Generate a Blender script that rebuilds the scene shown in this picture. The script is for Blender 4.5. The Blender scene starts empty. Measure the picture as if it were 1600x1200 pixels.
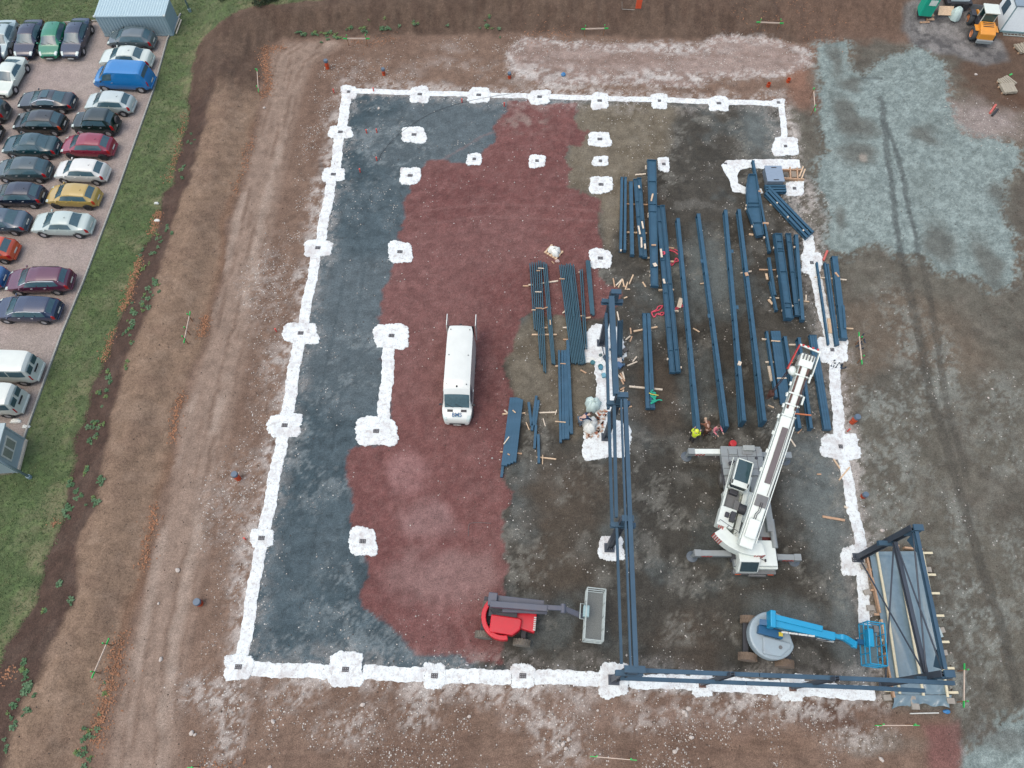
import bpy, bmesh, math, random
import numpy as np
from mathutils import Vector, Matrix

random.seed(7)
SC = bpy.context.scene
COL = SC.collection

# ------------------------------------------------------------------ camera
FPX, PITCH, ROLL, YAW = 1133.97, 1.108114, 0.0100487, -0.0270473
CAM = Vector((15.2772, -3.5104, 43.633))
_f0 = Vector((math.sin(YAW), math.cos(YAW), 0)); _r0 = Vector((math.cos(YAW), -math.sin(YAW), 0))
FWD = _f0 * math.cos(PITCH) - Vector((0, 0, math.sin(PITCH)))
_u0 = _f0 * math.sin(PITCH) + Vector((0, 0, math.cos(PITCH)))
RGT = _r0 * math.cos(ROLL) + _u0 * math.sin(ROLL)
UPV = -_r0 * math.sin(ROLL) + _u0 * math.cos(ROLL)
cam_d = bpy.data.cameras.new('camera'); cam = bpy.data.objects.new('camera', cam_d); COL.objects.link(cam)
cam.matrix_world = Matrix(((RGT.x, UPV.x, -FWD.x, CAM.x), (RGT.y, UPV.y, -FWD.y, CAM.y), (RGT.z, UPV.z, -FWD.z, CAM.z), (0, 0, 0, 1)))
cam_d.sensor_width = 36.0; cam_d.lens = 36.0 * FPX / 1600.0; cam_d.clip_end = 2000.0; cam_d.clip_start = 0.5
SC.camera = cam

# ------------------------------------------------------------------ sky and sun (soft overcast daylight)
SUN_EL, SUN_AZ = math.radians(68), math.radians(-115)      # azimuth measured from +Y towards +X
w = bpy.data.worlds.new('World'); SC.world = w; w.use_nodes = True
nt = w.node_tree; bg = nt.nodes['Background']
sky = nt.nodes.new('ShaderNodeTexSky'); sky.sky_type = 'NISHITA'; sky.sun_disc = False
sky.sun_elevation = SUN_EL; sky.sun_rotation = SUN_AZ; sky.dust_density = 4.0; sky.air_density = 1.0; sky.ozone_density = 1.0
nt.links.new(sky.outputs[0], bg.inputs[0]); bg.inputs[1].default_value = 0.15
sd = bpy.data.lights.new('sun', 'SUN'); sd.energy = 0.55; sd.angle = math.radians(150); sd.color = (1.0, 0.98, 0.93)
so = bpy.data.objects.new('sun', sd); COL.objects.link(so)
_dir = Vector((math.sin(SUN_AZ) * math.cos(SUN_EL), math.cos(SUN_AZ) * math.cos(SUN_EL), math.sin(SUN_EL)))
so.rotation_euler = _dir.to_track_quat('Z', 'Y').to_euler()
SC.view_settings.view_transform = 'Standard'; SC.view_settings.look = 'None'
SC.view_settings.gamma = 1.0; SC.view_settings.use_curve_mapping = False
SC.view_settings.exposure = 0.86
SC.cycles.max_bounces = 5; SC.cycles.diffuse_bounces = 3; SC.cycles.glossy_bounces = 3; SC.cycles.transmission_bounces = 3
SC.cycles.caustics_reflective = False; SC.cycles.caustics_refractive = False

# ------------------------------------------------------------------ survey helpers
def at(px, py, z=0.0):
    """point at height z on the sight line of a mark in the 1600x1200 survey picture"""
    d = FWD + RGT * ((px - 800.0) / FPX) + UPV * ((600.0 - py) / FPX)
    t = (z - CAM.z) / d.z
    return CAM + d * t
def at_np(pts, z=0.0):
    return np.array([tuple(at(x, y, z))[:2] for x, y in pts])
def lin(c):
    c = c / 255.0
    return c / 12.92 if c <= 0.04045 else ((c + 0.055) / 1.055) ** 2.4
LIGHT = (1.52, 1.56, 1.74)
def alb(r, g, b):
    """real base colour of a surface that reads (r,g,b) under this light"""
    return tuple(min(0.85, lin(v) / l) for v, l in zip((r, g, b), LIGHT))
WORDS = ['first', 'second', 'third', 'fourth', 'fifth', 'sixth', 'seventh', 'eighth', 'ninth', 'tenth', 'eleventh', 'twelfth', 'thirteenth', 'fourteenth']

# ------------------------------------------------------------------ materials
MATS = {}
def mat(name, rgb, rough=0.6, metal=0.0, var=0.12, scale=6.0, bump=0.0, spec=0.5, coat=0.0, dirt=0.0, dirt_rgb=(0.16, 0.12, 0.09), lineal=False):
    """painted / raw surface: base colour with blotchy variation, optional dust and fine relief"""
    if name in MATS: return MATS[name]
    m = bpy.data.materials.new(name); m.use_nodes = True; MATS[name] = m
    n = m.node_tree.nodes; l = m.node_tree.links; p = n['Principled BSDF']
    p.inputs['Roughness'].default_value = rough; p.inputs['Metallic'].default_value = metal
    p.inputs['Specular IOR Level'].default_value = spec
    if coat: p.inputs['Coat Weight'].default_value = coat; p.inputs['Coat Roughness'].default_value = 0.08
    tc = n.new('ShaderNodeTexCoord'); ns = n.new('ShaderNodeTexNoise'); ns.inputs['Scale'].default_value = scale
    ns.inputs['Detail'].default_value = 6.0; ns.inputs['Roughness'].default_value = 0.62
    l.new(tc.outputs['Object'], ns.inputs['Vector'])
    mr = n.new('ShaderNodeMapRange'); mr.inputs['From Min'].default_value = 0.3; mr.inputs['From Max'].default_value = 0.7
    mr.inputs['To Min'].default_value = 1.0 - var; mr.inputs['To Max'].default_value = 1.0 + var
    l.new(ns.outputs['Fac'], mr.inputs['Value'])
    mx = n.new('ShaderNodeMix'); mx.data_type = 'RGBA'; mx.blend_type = 'MULTIPLY'; mx.inputs[0].default_value = 1.0
    mx.inputs[6].default_value = (*rgb, 1); l.new(mr.outputs[0], mx.inputs[7])
    out = mx.outputs[2]
    if dirt > 0:
        n2 = n.new('ShaderNodeTexNoise'); n2.inputs['Scale'].default_value = scale * 0.45; n2.inputs['Detail'].default_value = 8.0; n2.inputs['Roughness'].default_value = 0.7
        l.new(tc.outputs['Object'], n2.inputs['Vector'])
        r2 = n.new('ShaderNodeMapRange'); r2.inputs['From Min'].default_value = 0.48; r2.inputs['From Max'].default_value = 0.72; r2.inputs['To Max'].default_value = dirt
        l.new(n2.outputs['Fac'], r2.inputs['Value'])
        m2 = n.new('ShaderNodeMix'); m2.data_type = 'RGBA'; m2.inputs[7].default_value = (*dirt_rgb, 1)
        l.new(r2.outputs[0], m2.inputs[0]); l.new(out, m2.inputs[6]); out = m2.outputs[2]
    l.new(out, p.inputs['Base Color'])
    if bump:
        b = n.new('ShaderNodeBump'); b.inputs['Strength'].default_value = bump; b.inputs['Distance'].default_value = 0.02
        l.new(ns.outputs['Fac'], b.inputs['Height']); l.new(b.outputs[0], p.inputs['Normal'])
    return m
def paint(name, r, g, b, **k):
    k.setdefault('rough', 0.35); k.setdefault('var', 0.05)
    return mat(name, alb(r, g, b), **k)

# ------------------------------------------------------------------ mesh builder
class MB:
    def __init__(s): s.v = []; s.f = []; s.m = []; s.cur = 0
    def quad(s, a, b, c, d): i = len(s.v); s.v += [tuple(a), tuple(b), tuple(c), tuple(d)]; s.f.append((i, i + 1, i + 2, i + 3)); s.m.append(s.cur)
    def poly(s, pts): i = len(s.v); s.v += [tuple(p) for p in pts]; s.f.append(tuple(range(i, i + len(pts)))); s.m.append(s.cur)
    def mesh(s, V, F):
        i = len(s.v); s.v += [tuple(p) for p in V]
        for f in F: s.f.append(tuple(i + k for k in f)); s.m.append(s.cur)
        return s
    def box(s, c, size, rz=0.0, M=None):
        hx, hy, hz = size[0] / 2, size[1] / 2, size[2] / 2
        R = M if M is not None else Matrix.Rotation(rz, 3, 'Z'); c = Vector(c)
        V = [c + R @ Vector((x * hx, y * hy, z * hz)) for z in (-1, 1) for x, y in ((-1, -1), (1, -1), (1, 1), (-1, 1))]
        return s.mesh(V, [(3, 2, 1, 0), (4, 5, 6, 7), (0, 1, 5, 4), (1, 2, 6, 5), (2, 3, 7, 6), (3, 0, 4, 7)])
    def frame(s, p0, p1, up=(0, 0, 1)):
        p0 = Vector(p0); p1 = Vector(p1); x = (p1 - p0); L = x.length; x = x / L; u = Vector(up)
        y = u.cross(x)
        if y.length < 1e-4: y = Vector((0, 1, 0)).cross(x)
        y.normalize(); z = x.cross(y)
        return p0, p1, x, y, z, L
    def bar(s, p0, p1, w, h, up=(0, 0, 1)):
        p0, p1, x, y, z, L = s.frame(p0, p1, up)
        return s.prof(p0, p1, [(-w / 2, -h / 2), (w / 2, -h / 2), (w / 2, h / 2), (-w / 2, h / 2)], up)
    def prof(s, p0, p1, pts, up=(0, 0, 1), pts1=None):
        p0, p1, x, y, z, L = s.frame(p0, p1, up); n = len(pts); pts1 = pts1 or pts
        V = [p0 + y * a + z * b for a, b in pts] + [p1 + y * a + z * b for a, b in pts1]
        F = [(i, i + n, (i + 1) % n + n, (i + 1) % n) for i in range(n)] + [tuple(range(n)), tuple(range(2 * n - 1, n - 1, -1))]
        return s.mesh(V, F)
    def ibeam(s, p0, p1, h, b, tw=0.012, tf=0.02, up=(0, 0, 1), h1=None):
        """I section: flanges b wide, h deep (h1 at the far end), z axis of the web along up"""
        def P(h): return [(-b / 2, -h / 2), (b / 2, -h / 2), (b / 2, -h / 2 + tf), (tw / 2, -h / 2 + tf), (tw / 2, h / 2 - tf), (b / 2, h / 2 - tf), (b / 2, h / 2), (-b / 2, h / 2), (-b / 2, h / 2 - tf), (-tw / 2, h / 2 - tf), (-tw / 2, -h / 2 + tf), (-b / 2, -h / 2 + tf)]
        return s.prof(p0, p1, P(h), up, P(h1) if h1 else None)
    def cyl(s, p0, p1, r, r1=None, n=14, caps=True):
        r1 = r if r1 is None else r1; p0, p1, x, y, z, L = s.frame(p0, p1)
        V = []
        for p, rr in ((p0, r), (p1, r1)):
            for k in range(n): a = 2 * math.pi * k / n; V.append(p + y * (rr * math.cos(a)) + z * (rr * math.sin(a)))
        F = [(k, (k + 1) % n, n + (k + 1) % n, n + k) for k in range(n)]
        if caps: F += [tuple(range(n - 1, -1, -1)), tuple(range(n, 2 * n))]
        return s.mesh(V, F)
    def lathe(s, c, axis, prof, n=20, ang=2 * math.pi, caps=False):
        """prof: list of (along, radius) about axis through c"""
        c = Vector(c); ax = Vector(axis).normalized(); _, _, x, y, z, L = s.frame(c, c + ax)
        V = []; full = abs(ang - 2 * math.pi) < 1e-6; m = n if full else n + 1
        for a_, r in prof:
            for k in range(m): t = ang * k / n; V.append(c + ax * a_ + y * (r * math.cos(t)) + z * (r * math.sin(t)))
        F = []
        for i in range(len(prof) - 1):
            for k in range(n):
                k2 = (k + 1) % m; F.append((i * m + k, i * m + k2, (i + 1) * m + k2, (i + 1) * m + k))
        if caps: F += [tuple(range(m - 1, -1, -1)), tuple(range((len(prof) - 1) * m, len(prof) * m))]
        return s.mesh(V, F)
    def tube(s, path, r, n=6):
        path = [Vector(p) for p in path]; V = []; F = []
        for i, p in enumerate(path):
            t = (path[min(i + 1, len(path) - 1)] - path[max(i - 1, 0)])
            if t.length < 1e-6: t = Vector((0, 0, 1))
            t.normalize(); a = Vector((0, 0, 1)) if abs(t.z) < 0.9 else Vector((1, 0, 0))
            y = a.cross(t).normalized(); z = t.cross(y)
            for k in range(n): q = 2 * math.pi * k / n; V.append(p + y * (r * math.cos(q)) + z * (r * math.sin(q)))
        for i in range(len(path) - 1):
            for k in range(n): F.append((i * n + k, i * n + (k + 1) % n, (i + 1) * n + (k + 1) % n, (i + 1) * n + k))
        F += [tuple(range(n - 1, -1, -1)), tuple(range((len(path) - 1) * n, len(path) * n))]
        return s.mesh(V, F)
    def ball(s, c, r, sx=1, sy=1, sz=1, n=12, m=8, jit=0.0, seed=0):
        rn = random.Random(seed); c = Vector(c); V = [c + Vector((0, 0, -r * sz))]
        for i in range(1, m):
            th = math.pi * i / m
            for k in range(n):
                a = 2 * math.pi * k / n; q = 1 + jit * rn.uniform(-1, 1)
                V.append(c + Vector((r * sx * math.sin(th) * math.cos(a) * q, r * sy * math.sin(th) * math.sin(a) * q, -r * sz * math.cos(th) * q)))
        V.append(c + Vector((0, 0, r * sz))); F = [(0, 1 + (k + 1) % n, 1 + k) for k in range(n)]
        for i in range(m - 2):
            for k in range(n): F.append((1 + i * n + k, 1 + i * n + (k + 1) % n, 1 + (i + 1) * n + (k + 1) % n, 1 + (i + 1) * n + k))
        e = len(V) - 1; F += [(1 + (m - 2) * n + k, 1 + (m - 2) * n + (k + 1) % n, e) for k in range(n)]
        return s.mesh(V, F)
    def prism(s, pts, z0, z1, c=(0, 0, 0), rz=0.0):
        """outline in plan (counter-clockwise) pulled up from z0 to z1"""
        R = Matrix.Rotation(rz, 3, 'Z'); c = Vector(c); n = len(pts)
        V = [c + R @ Vector((x, y, z0)) for x, y in pts] + [c + R @ Vector((x, y, z1)) for x, y in pts]
        return s.mesh(V, [(i, (i + 1) % n, (i + 1) % n + n, i + n) for i in range(n)] + [tuple(range(n - 1, -1, -1)), tuple(range(n, 2 * n))])
    def side(s, pts, y0, y1):
        """outline in the x-z plane pulled along y"""
        n = len(pts); V = [(x, y0, z) for x, z in pts] + [(x, y1, z) for x, z in pts]
        return s.mesh(V, [(i, (i + 1) % n, (i + 1) % n + n, i + n) for i in range(n)] + [tuple(range(n - 1, -1, -1)), tuple(range(n, 2 * n))])
    def data(s, name, mats, smooth=False):
        me = bpy.data.meshes.new(name); me.from_pydata(s.v, [], s.f); me.update()
        for m_ in (mats if isinstance(mats, (list, tuple)) else [mats]): me.materials.append(m_)
        if any(s.m): me.polygons.foreach_set('material_index', s.m)
        bm = bmesh.new(); bm.from_mesh(me); bmesh.ops.recalc_face_normals(bm, faces=bm.faces); bm.to_mesh(me); bm.free()
        if smooth: me.polygons.foreach_set('use_smooth', [True] * len(me.polygons))
        return me
    def build(s, name, mats, parent=None, loc=None, rz=0.0, smooth=False, bevel=0.0, auto=False):
        o = link(name, s.data(name, mats, smooth or auto), parent, loc, rz)
        if bevel:
            b = o.modifiers.new('edge', 'BEVEL'); b.width = bevel; b.segments = 2; b.limit_method = 'ANGLE'; b.angle_limit = math.radians(40)
        if auto:
            try: o.data.set_sharp_from_angle(angle=math.radians(35))
            except Exception: pass
        return o
def link(name, data, parent=None, loc=None, rz=0.0):
    o = bpy.data.objects.new(name, data); COL.objects.link(o)
    if parent is not None: o.parent = parent
    if loc is not None: o.location = loc
    if rz: o.rotation_euler = (0, 0, rz)
    return o
def tag(o, label=None, cat=None, group=None, kind=None):
    if label: o['label'] = label
    if cat: o['category'] = cat
    if group: o['group'] = group
    if kind: o['kind'] = kind
    return o
def thing(name, loc, rz=0.0, label=None, cat=None, group=None):
    o = bpy.data.objects.new(name, None); COL.objects.link(o); o.location = loc; o.rotation_euler = (0, 0, rz); o.empty_display_size = 0.3
    return tag(o, label, cat, group)
def copy_tree(o, parent=None):
    c = o.copy(); COL.objects.link(c)
    if parent is not None: c.parent = parent
    for ch in list(o.children): copy_tree(ch, c)
    return c
# ------------------------------------------------------------------ noise and masks on the terrain grid
_rs = np.random.RandomState(11)
_TAB = _rs.rand(8, 256, 256)
def vn(x, y, s, k=0):
    x = x / s + 37.3 * k; y = y / s + 91.7 * k
    xi = np.floor(x).astype(int); yi = np.floor(y).astype(int); fx = x - xi; fy = y - yi
    fx = fx * fx * (3 - 2 * fx); fy = fy * fy * (3 - 2 * fy); T = _TAB[k % 8]
    a = T[xi & 255, yi & 255]; b = T[(xi + 1) & 255, yi & 255]; c = T[xi & 255, (yi + 1) & 255]; d = T[(xi + 1) & 255, (yi + 1) & 255]
    return (a * (1 - fx) + b * fx) * (1 - fy) + (c * (1 - fx) + d * fx) * fy
def fbm(x, y, s, k=0, o=4, g=0.5):
    t = 0; a = 1.0; n = 0
    for i in range(o): t = t + a * vn(x, y, s / 2 ** i, k + i); n += a; a *= g
    return t / n
def sst(a, b, x): t = np.clip((x - a) / (b - a), 0, 1); return t * t * (3 - 2 * t)
def seg_d(X, Y, P):
    d = np.full(X.shape, 1e9)
    for (x0, y0), (x1, y1) in zip(P[:-1], P[1:]):
        dx, dy = x1 - x0, y1 - y0; t = np.clip(((X - x0) * dx + (Y - y0) * dy) / (dx * dx + dy * dy + 1e-9), 0, 1)
        d = np.minimum(d, np.hypot(X - x0 - t * dx, Y - y0 - t * dy))
    return d
def sdf(X, Y, P):
    """negative inside"""
    P = np.vstack([P, P[:1]]); d = seg_d(X, Y, P); ins = np.zeros(X.shape, bool)
    for (x0, y0), (x1, y1) in zip(P[:-1], P[1:]):
        if y0 == y1: continue
        c = ((y0 > Y) != (y1 > Y)) & (X < (x1 - x0) * (Y - y0) / (y1 - y0) + x0); ins ^= c
    return np.where(ins, -d, d)
def local_sdf(X, Y, P, pad=3.0):
    P = np.asarray(P); out = np.full(X.shape, 99.0)
    m = (X > P[:, 0].min() - pad) & (X < P[:, 0].max() + pad) & (Y > P[:, 1].min() - pad) & (Y < P[:, 1].max() + pad)
    out[m] = sdf(X[m], Y[m], P); return out
def local_line(X, Y, P, pad=4.0):
    P = np.asarray(P); out = np.full(X.shape, 99.0)
    m = (X > P[:, 0].min() - pad) & (X < P[:, 0].max() + pad) & (Y > P[:, 1].min() - pad) & (Y < P[:, 1].max() + pad)
    out[m] = seg_d(X[m], Y[m], P); return out

STEP = 0.15
def axis(a, b):
    core = np.arange(a, b + 1e-6, STEP); o = np.array([0.4, 1, 2, 4, 8, 16, 32, 64, 128, 256, 400.0])
    return np.concatenate([a - o[::-1], core, b + o])
AX, AY = axis(-40.0, 66.0), axis(-13.0, 64.0)
GX, GY = np.meshgrid(AX, AY, indexing='ij'); NX, NY = GX.shape

# boundary lines, surveyed
GRASS = [(1700, -14), (1300, -3), (1130, -3), (900, 2), (800, 5), (700, 9), (600, 14), (500, 19), (430, 28), (380, 32), (345, 55), (322, 66), (306, 85), (302, 125), (295, 155), (290, 190), (280, 235), (265, 285), (250, 300), (247, 345), (240, 362), (222, 380), (218, 410), (205, 450), (195, 480), (178, 510), (167, 545), (158, 580), (147, 605), (133, 660), (120, 690), (105, 755), (92, 810), (75, 860), (62, 905), (50, 945), (25, 985), (0, 1030), (-60, 1130), (-160, 1300)]
TAN = [(352, 48), (347, 80), (345, 110), (340, 150), (330, 190), (320, 230), (310, 260), (300, 300), (288, 320), (275, 360), (262, 415), (250, 465), (238, 500), (225, 530), (212, 560), (200, 595), (192, 640), (180, 680), (172, 725), (163, 770), (148, 815), (135, 840), (130, 870), (130, 905), (122, 950), (112, 985), (85, 1035), (62, 1070), (50, 1100), (38, 1140), (22, 1200), (-20, 1330)]
TOE = [(1340, 52), (1250, 66), (1150, 62), (1000, 60), (940, 53), (820, 50), (700, 53), (580, 57), (440, 60), (412, 78), (405, 150), (395, 205), (375, 280), (352, 340), (350, 400), (335, 450), (325, 490), (312, 535), (290, 590), (272, 640), (262, 720), (250, 780), (238, 830), (225, 870), (217, 910), (205, 950), (195, 1000), (183, 1030), (175, 1070), (160, 1110), (150, 1150), (140, 1200), (110, 1330)]
PARK = [(-700, 70), (0, 42), (150, 33), (278, 28), (262, 62), (240, 142), (182, 305), (131, 440), (97, 522), (72, 590), (40, 678), (20, 740), (-700, 800)]
W = lambda L: at_np(L)
gW, tW, oW, pW = W(GRASS), W(TAN), W(TOE), W(PARK)
wx = GX + 0.9 * (fbm(GX, GY, 1.6, 1, 4) - 0.5); wy = GY + 0.9 * (fbm(GX, GY, 1.6, 5, 4) - 0.5)
far = [(-700, 90), (-300, 90)]
grass_poly = np.vstack([gW, [(-600, -60), (-600, 600), (600, 600)]])
g_sd = sdf(wx, wy, grass_poly)                      # <0 : grass side
tan_poly = np.vstack([tW, [(-14, -600), (-600, -600), (-600, 600), (-13, 600)]])
t_sd = sdf(wx, wy, tan_poly)                        # <0 : left of the tan edge
toe_poly = np.vstack([oW, [(-9, -600), (-600, -600), (-600, 600), (600, 600), (600, 61)]])
o_sd = sdf(wx, wy, toe_poly)                        # <0 : bank side
p_sd = sdf(GX, GY, pW)
# heights: a low earth bank along the left, a steeper cut bank at the far side, ruts and lumps
dg = np.maximum(g_sd, 0); do = np.maximum(-o_sd, 0); tt = dg / (dg + do + 1e-6)
inb = (g_sd > 0) & (o_sd < 0)
left_w = sst(46.5, 42.0, GY - 0.0)
rise = np.where(tt < 0.42, sst(0, 0.42, tt), 1 - sst(0.55, 1.0, tt))
H = np.where(inb, 0.75 * rise * left_w, 0.0)
bank = np.where(inb, 1 - tt, np.where(g_sd <= 0, 1.0, 0.0)) * (1 - left_w) * sst(-15.5, -10.0, GX)
H = H + 1.25 * sst(0.0, 0.85, bank + .25 * (fbm(GX * 2.0, GY * .6, 1.5, 4, 4) - .5) * inb) * np.where(g_sd <= 0, sst(14, 2, -g_sd), 1.0)
soilm = (o_sd > 0)
H += 0.10 * (fbm(GX, GY, 2.2, 2, 4) - 0.5) * sst(0, 2, -np.maximum(o_sd, g_sd * 0 - 99)) * inb
H += 0.035 * (fbm(GX, GY, 1.1, 3, 3) - 0.5) * (p_sd > 0)
H = np.where((p_sd < 0.8), H * sst(0.0, 0.8, p_sd), H)
inside_poly = W([(548, 146), (1222, 165), (1262, 380), (1318, 700), (1365, 1085), (374, 1042)])
in_sd = sdf(GX, GY, inside_poly)
H = np.where(in_sd < 0, H * 0.35, H)
def ground_z(x, y):
    i = int(np.clip(np.searchsorted(AX, x) - 1, 0, NX - 2)); j = int(np.clip(np.searchsorted(AY, y) - 1, 0, NY - 2))
    u = (x - AX[i]) / (AX[i + 1] - AX[i]); v = (y - AY[j]) / (AY[j + 1] - AY[j])
    return float((H[i, j] * (1 - u) + H[i + 1, j] * u) * (1 - v) + (H[i, j + 1] * (1 - u) + H[i + 1, j + 1] * u) * v)
def gp(px, py, dz=0.0):
    """the terrain point seen at a survey mark"""
    z = 0.0
    for _ in range(4): p = at(px, py, z); z = ground_z(p.x, p.y)
    return Vector((p.x, p.y, z + dz))

# ------------------------------------------------------------------ ground colours: one soil, several gravels
C = np.zeros((NX, NY, 3)); ZONE = np.zeros((NX, NY), int); SPECK = np.zeros((NX, NY)); GRAIN = np.full((NX, NY), 0.5)
def base(r, g, b): c = np.array(alb(r, g, b)) * 1.16; return c * .90 + c.mean() * .10
def lay(a, col, zone=None, th=0.5):
    global C
    m = a > 0.004; q = np.clip(a[m], 0, 1)[:, None]; col = np.asarray(col); C[m] = C[m] * (1 - q) + (col[m] if col.ndim == 3 else col) * q
    if zone is not None: ZONE[a > th] = zone
def edge(sd, wdt=0.25): return sst(wdt, -wdt, sd)
def blob(px, py, rx, ry, k=0, soft=0.5):
    c = at(px, py); e = at(px + rx, py); f = at(px, py - ry); r1 = (e - c).length; r2 = (f - c).length
    R_ = (1.6 + soft) * max(r1, r2); out = np.zeros(GX.shape)
    i0, i1 = np.searchsorted(AX, (c.x - R_, c.x + R_)); j0, j1 = np.searchsorted(AY, (c.y - R_, c.y + R_)); sl = (slice(i0, i1), slice(j0, j1))
    d = np.hypot((wx[sl] - c.x) / r1, (wy[sl] - c.y) / r2); out[sl] = sst(1 + soft, 1 - soft, d + 0.9 * (BN[k % 4][sl] - 0.5)); return out
BN = [fbm(GX, GY, 0.9, k, 4) for k in range(4)]
hf = .5 * fbm(GX, GY, .34, 3, 2) + .5 * (.5 + .55 * (_rs.rand(NX, NY) - .5)); n1 = fbm(GX, GY, 5.0, 0, 5); n2 = fbm(GX, GY, 1.3, 4, 4); n3 = fbm(GX, GY, 0.5, 6, 3); n4 = fbm(GX, GY, 11.0, 7, 3)
# bare soil everywhere
lay(np.ones_like(GX), base(122, 101, 88), 0)
lay(0.6 * sst(0.42, 0.62, n1), base(108, 87, 75)); lay(0.35 * sst(0.5, 0.75, n2), base(134, 113, 100)); lay(0.25 * sst(0.5, 0.7, n3), base(102, 84, 74))
# far bank, its shadowed face put into the colour, and dark topsoil strip
lay(edge(np.maximum(o_sd, -g_sd), 0.4), base(96, 80, 69), 1)
lay(0.6 * edge(np.maximum(o_sd, -g_sd), 0.4) * sst(0.45, 0.65, fbm(GX * 2.2, GY * .8, 1.6, 2, 4)), base(82, 66, 57))
dark = edge(np.maximum(t_sd, -g_sd), 0.18) * left_w
lay(dark, base(80, 64, 57), 1); lay(dark * 0.5 * sst(0.45, 0.7, n3), base(70, 58, 52)); lay(dark * 0.35 * sst(0.5, 0.7, n2), base(98, 84, 76))
# smooth tan slope
tanm = edge(np.maximum(-t_sd, o_sd), 0.3) * left_w
lay(tanm, base(132, 111, 94), 2); lay(tanm * 0.5 * sst(0.45, 0.7, n2), base(120, 99, 85)); lay(tanm * 0.4 * sst(0.52, 0.7, fbm(GX, GY, .8, 1, 4)), base(146, 126, 110))
lay(tanm * 0.3 * sst(0.55, 0.75, n1), base(118, 99, 86))
lay(0.55 * sst(0.5, 0.0, np.abs(o_sd + 0.1 + .5 * (n2 - .5))) * left_w * sst(.35, .6, n1), base(116, 88, 70))
# haul track along the toe, streaked lengthways
TRK = W([(505, 60), (455, 90), (432, 160), (415, 230), (395, 320), (375, 420), (350, 520), (325, 620), (300, 720), (280, 830), (262, 930), (245, 1010), (232, 1090), (222, 1200), (205, 1340)])
trd = local_line(GX + 0.25 * (n2 - .5), GY, TRK, 6)
trk = sst(2.4, 1.2, trd) * sst(0.2, 1.0, o_sd)
lay(0.8 * trk, base(146, 128, 116)); 
for off, aa in ((0.0, .5), (0.55, .6), (1.1, .55), (1.6, .5), (2.2, .4)):
    lay(aa * sst(0.22, 0.05, np.abs(trd - off + 0.5 * (n2 - .5))) * sst(0.42, 0.6, fbm(GX, GY * .35, 1.2, int(off * 10) % 7, 3)) * (o_sd > 0.3), base(112, 92, 80))
lay(0.55 * sst(0.5, 0.05, np.abs(trd - 1.0 + .6 * (n2 - .5))) * sst(0.5, 0.62, n1) * (o_sd > 0.2), base(164, 149, 138))
# brown stony ground between the track and the building
outs = sst(0.3, 2.0, in_sd) * sst(2.2, 3.6, trd) * sst(0, 1, o_sd)
SPECK = np.maximum(SPECK, 1.5 * outs * sst(0.45, 0.62, n2 * .6 + n1 * .4) * (GX < 33))
# car park chippings
pk = edge(p_sd, 0.05); lay(pk, base(158, 148, 144), 3); lay(pk * 0.25 * sst(0.45, 0.7, n2), base(158, 146, 146)); lay(pk * 0.3 * sst(0.5, 0.7, n1), base(154, 138, 138))
# grass
gr = edge(np.maximum(g_sd, -p_sd - 0.02), 0.12); gz = gr > 0.5
lay(gr, base(88, 102, 70), 4); lay(gr * .6 * sst(.42, .62, n1), base(74, 94, 58)); lay(gr * .5 * sst(.5, .7, n2), base(112, 118, 88)); lay(gr * .4 * sst(.52, .7, n3), base(68, 86, 54))
lay(gr * 0.65 * sst(2.2, 0.2, -g_sd) * sst(.4, .6, n2), base(120, 118, 90)); lay(gr * .35 * sst(.5, .7, fbm(GX, GY, .35, 3, 2)), base(96, 122, 72))
# blue-grey gravel under the left part of the building
bl = edge(in_sd, 0.4)
BLUE = W([(548, 146), (1222, 165), (1262, 380), (1318, 700), (1365, 1085), (374, 1042)])
lay(bl, base(76, 92, 101), 5); lay(bl * .8 * sst(.45, .62, n1), base(62, 79, 88)); lay(bl * .5 * sst(.5, .7, n2), base(94, 108, 116)); lay(bl * .55 * sst(.5, .7, n3), base(58, 72, 80)); lay(bl * .35 * sst(.55, .7, n4), base(108, 118, 124))
lay(bl * .55 * sst(.50, .60, hf * .6 + n2 * .4) * sst(.42, .58, n1), base(122, 134, 140)); SPECK = np.maximum(SPECK, bl * .22 * sst(.46, .6, n2))
# dark grey-brown crushed stone in the right part
DARK = W([(985, 158), (1222, 165), (1262, 380), (1318, 700), (1365, 1085), (960, 1062), (745, 1048), (745, 900), (760, 700), (760, 560), (830, 470), (880, 420), (900, 300)])
dk = edge(local_sdf(wx, wy, DARK), 0.5)
lay(dk, base(74, 72, 67), 7); lay(dk * .7 * sst(.48, .66, n1), base(66, 64, 59)); lay(dk * .75 * sst(.52, .66, fbm(GX, GY, 3.0, 3, 5)), base(86, 92, 92)); lay(dk * .5 * sst(.5, .72, n3), base(58, 58, 55)); lay(dk * .4 * sst(.58, .72, n2), base(112, 112, 108))
for q in ((1300, 810, 40, 120), (1270, 760, 40, 80), (1220, 960, 60, 30), (1190, 210, 30, 40), (1220, 560, 40, 30), (1110, 420, 40, 60), (1330, 1000, 30, 70)):
    lay(.55 * blob(*q, k=2) * (dk > .5), base(108, 118, 120))
for q in ((880, 780, 60, 60), (900, 640, 40, 40), (870, 880, 60, 50), (1030, 620, 30, 60), (1010, 330, 30, 40), (1080, 1000, 50, 40)):
    lay(.6 * blob(*q, k=3) * (dk > .5), base(84, 74, 64))
lay(dk * .5 * sst(.50, .60, hf * .6 + n2 * .4) * sst(.44, .58, fbm(GX, GY, 3.4, 1, 4)), base(124, 124, 118)); SPECK = np.maximum(SPECK, dk * .18 * sst(.45, .62, n2))
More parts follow.
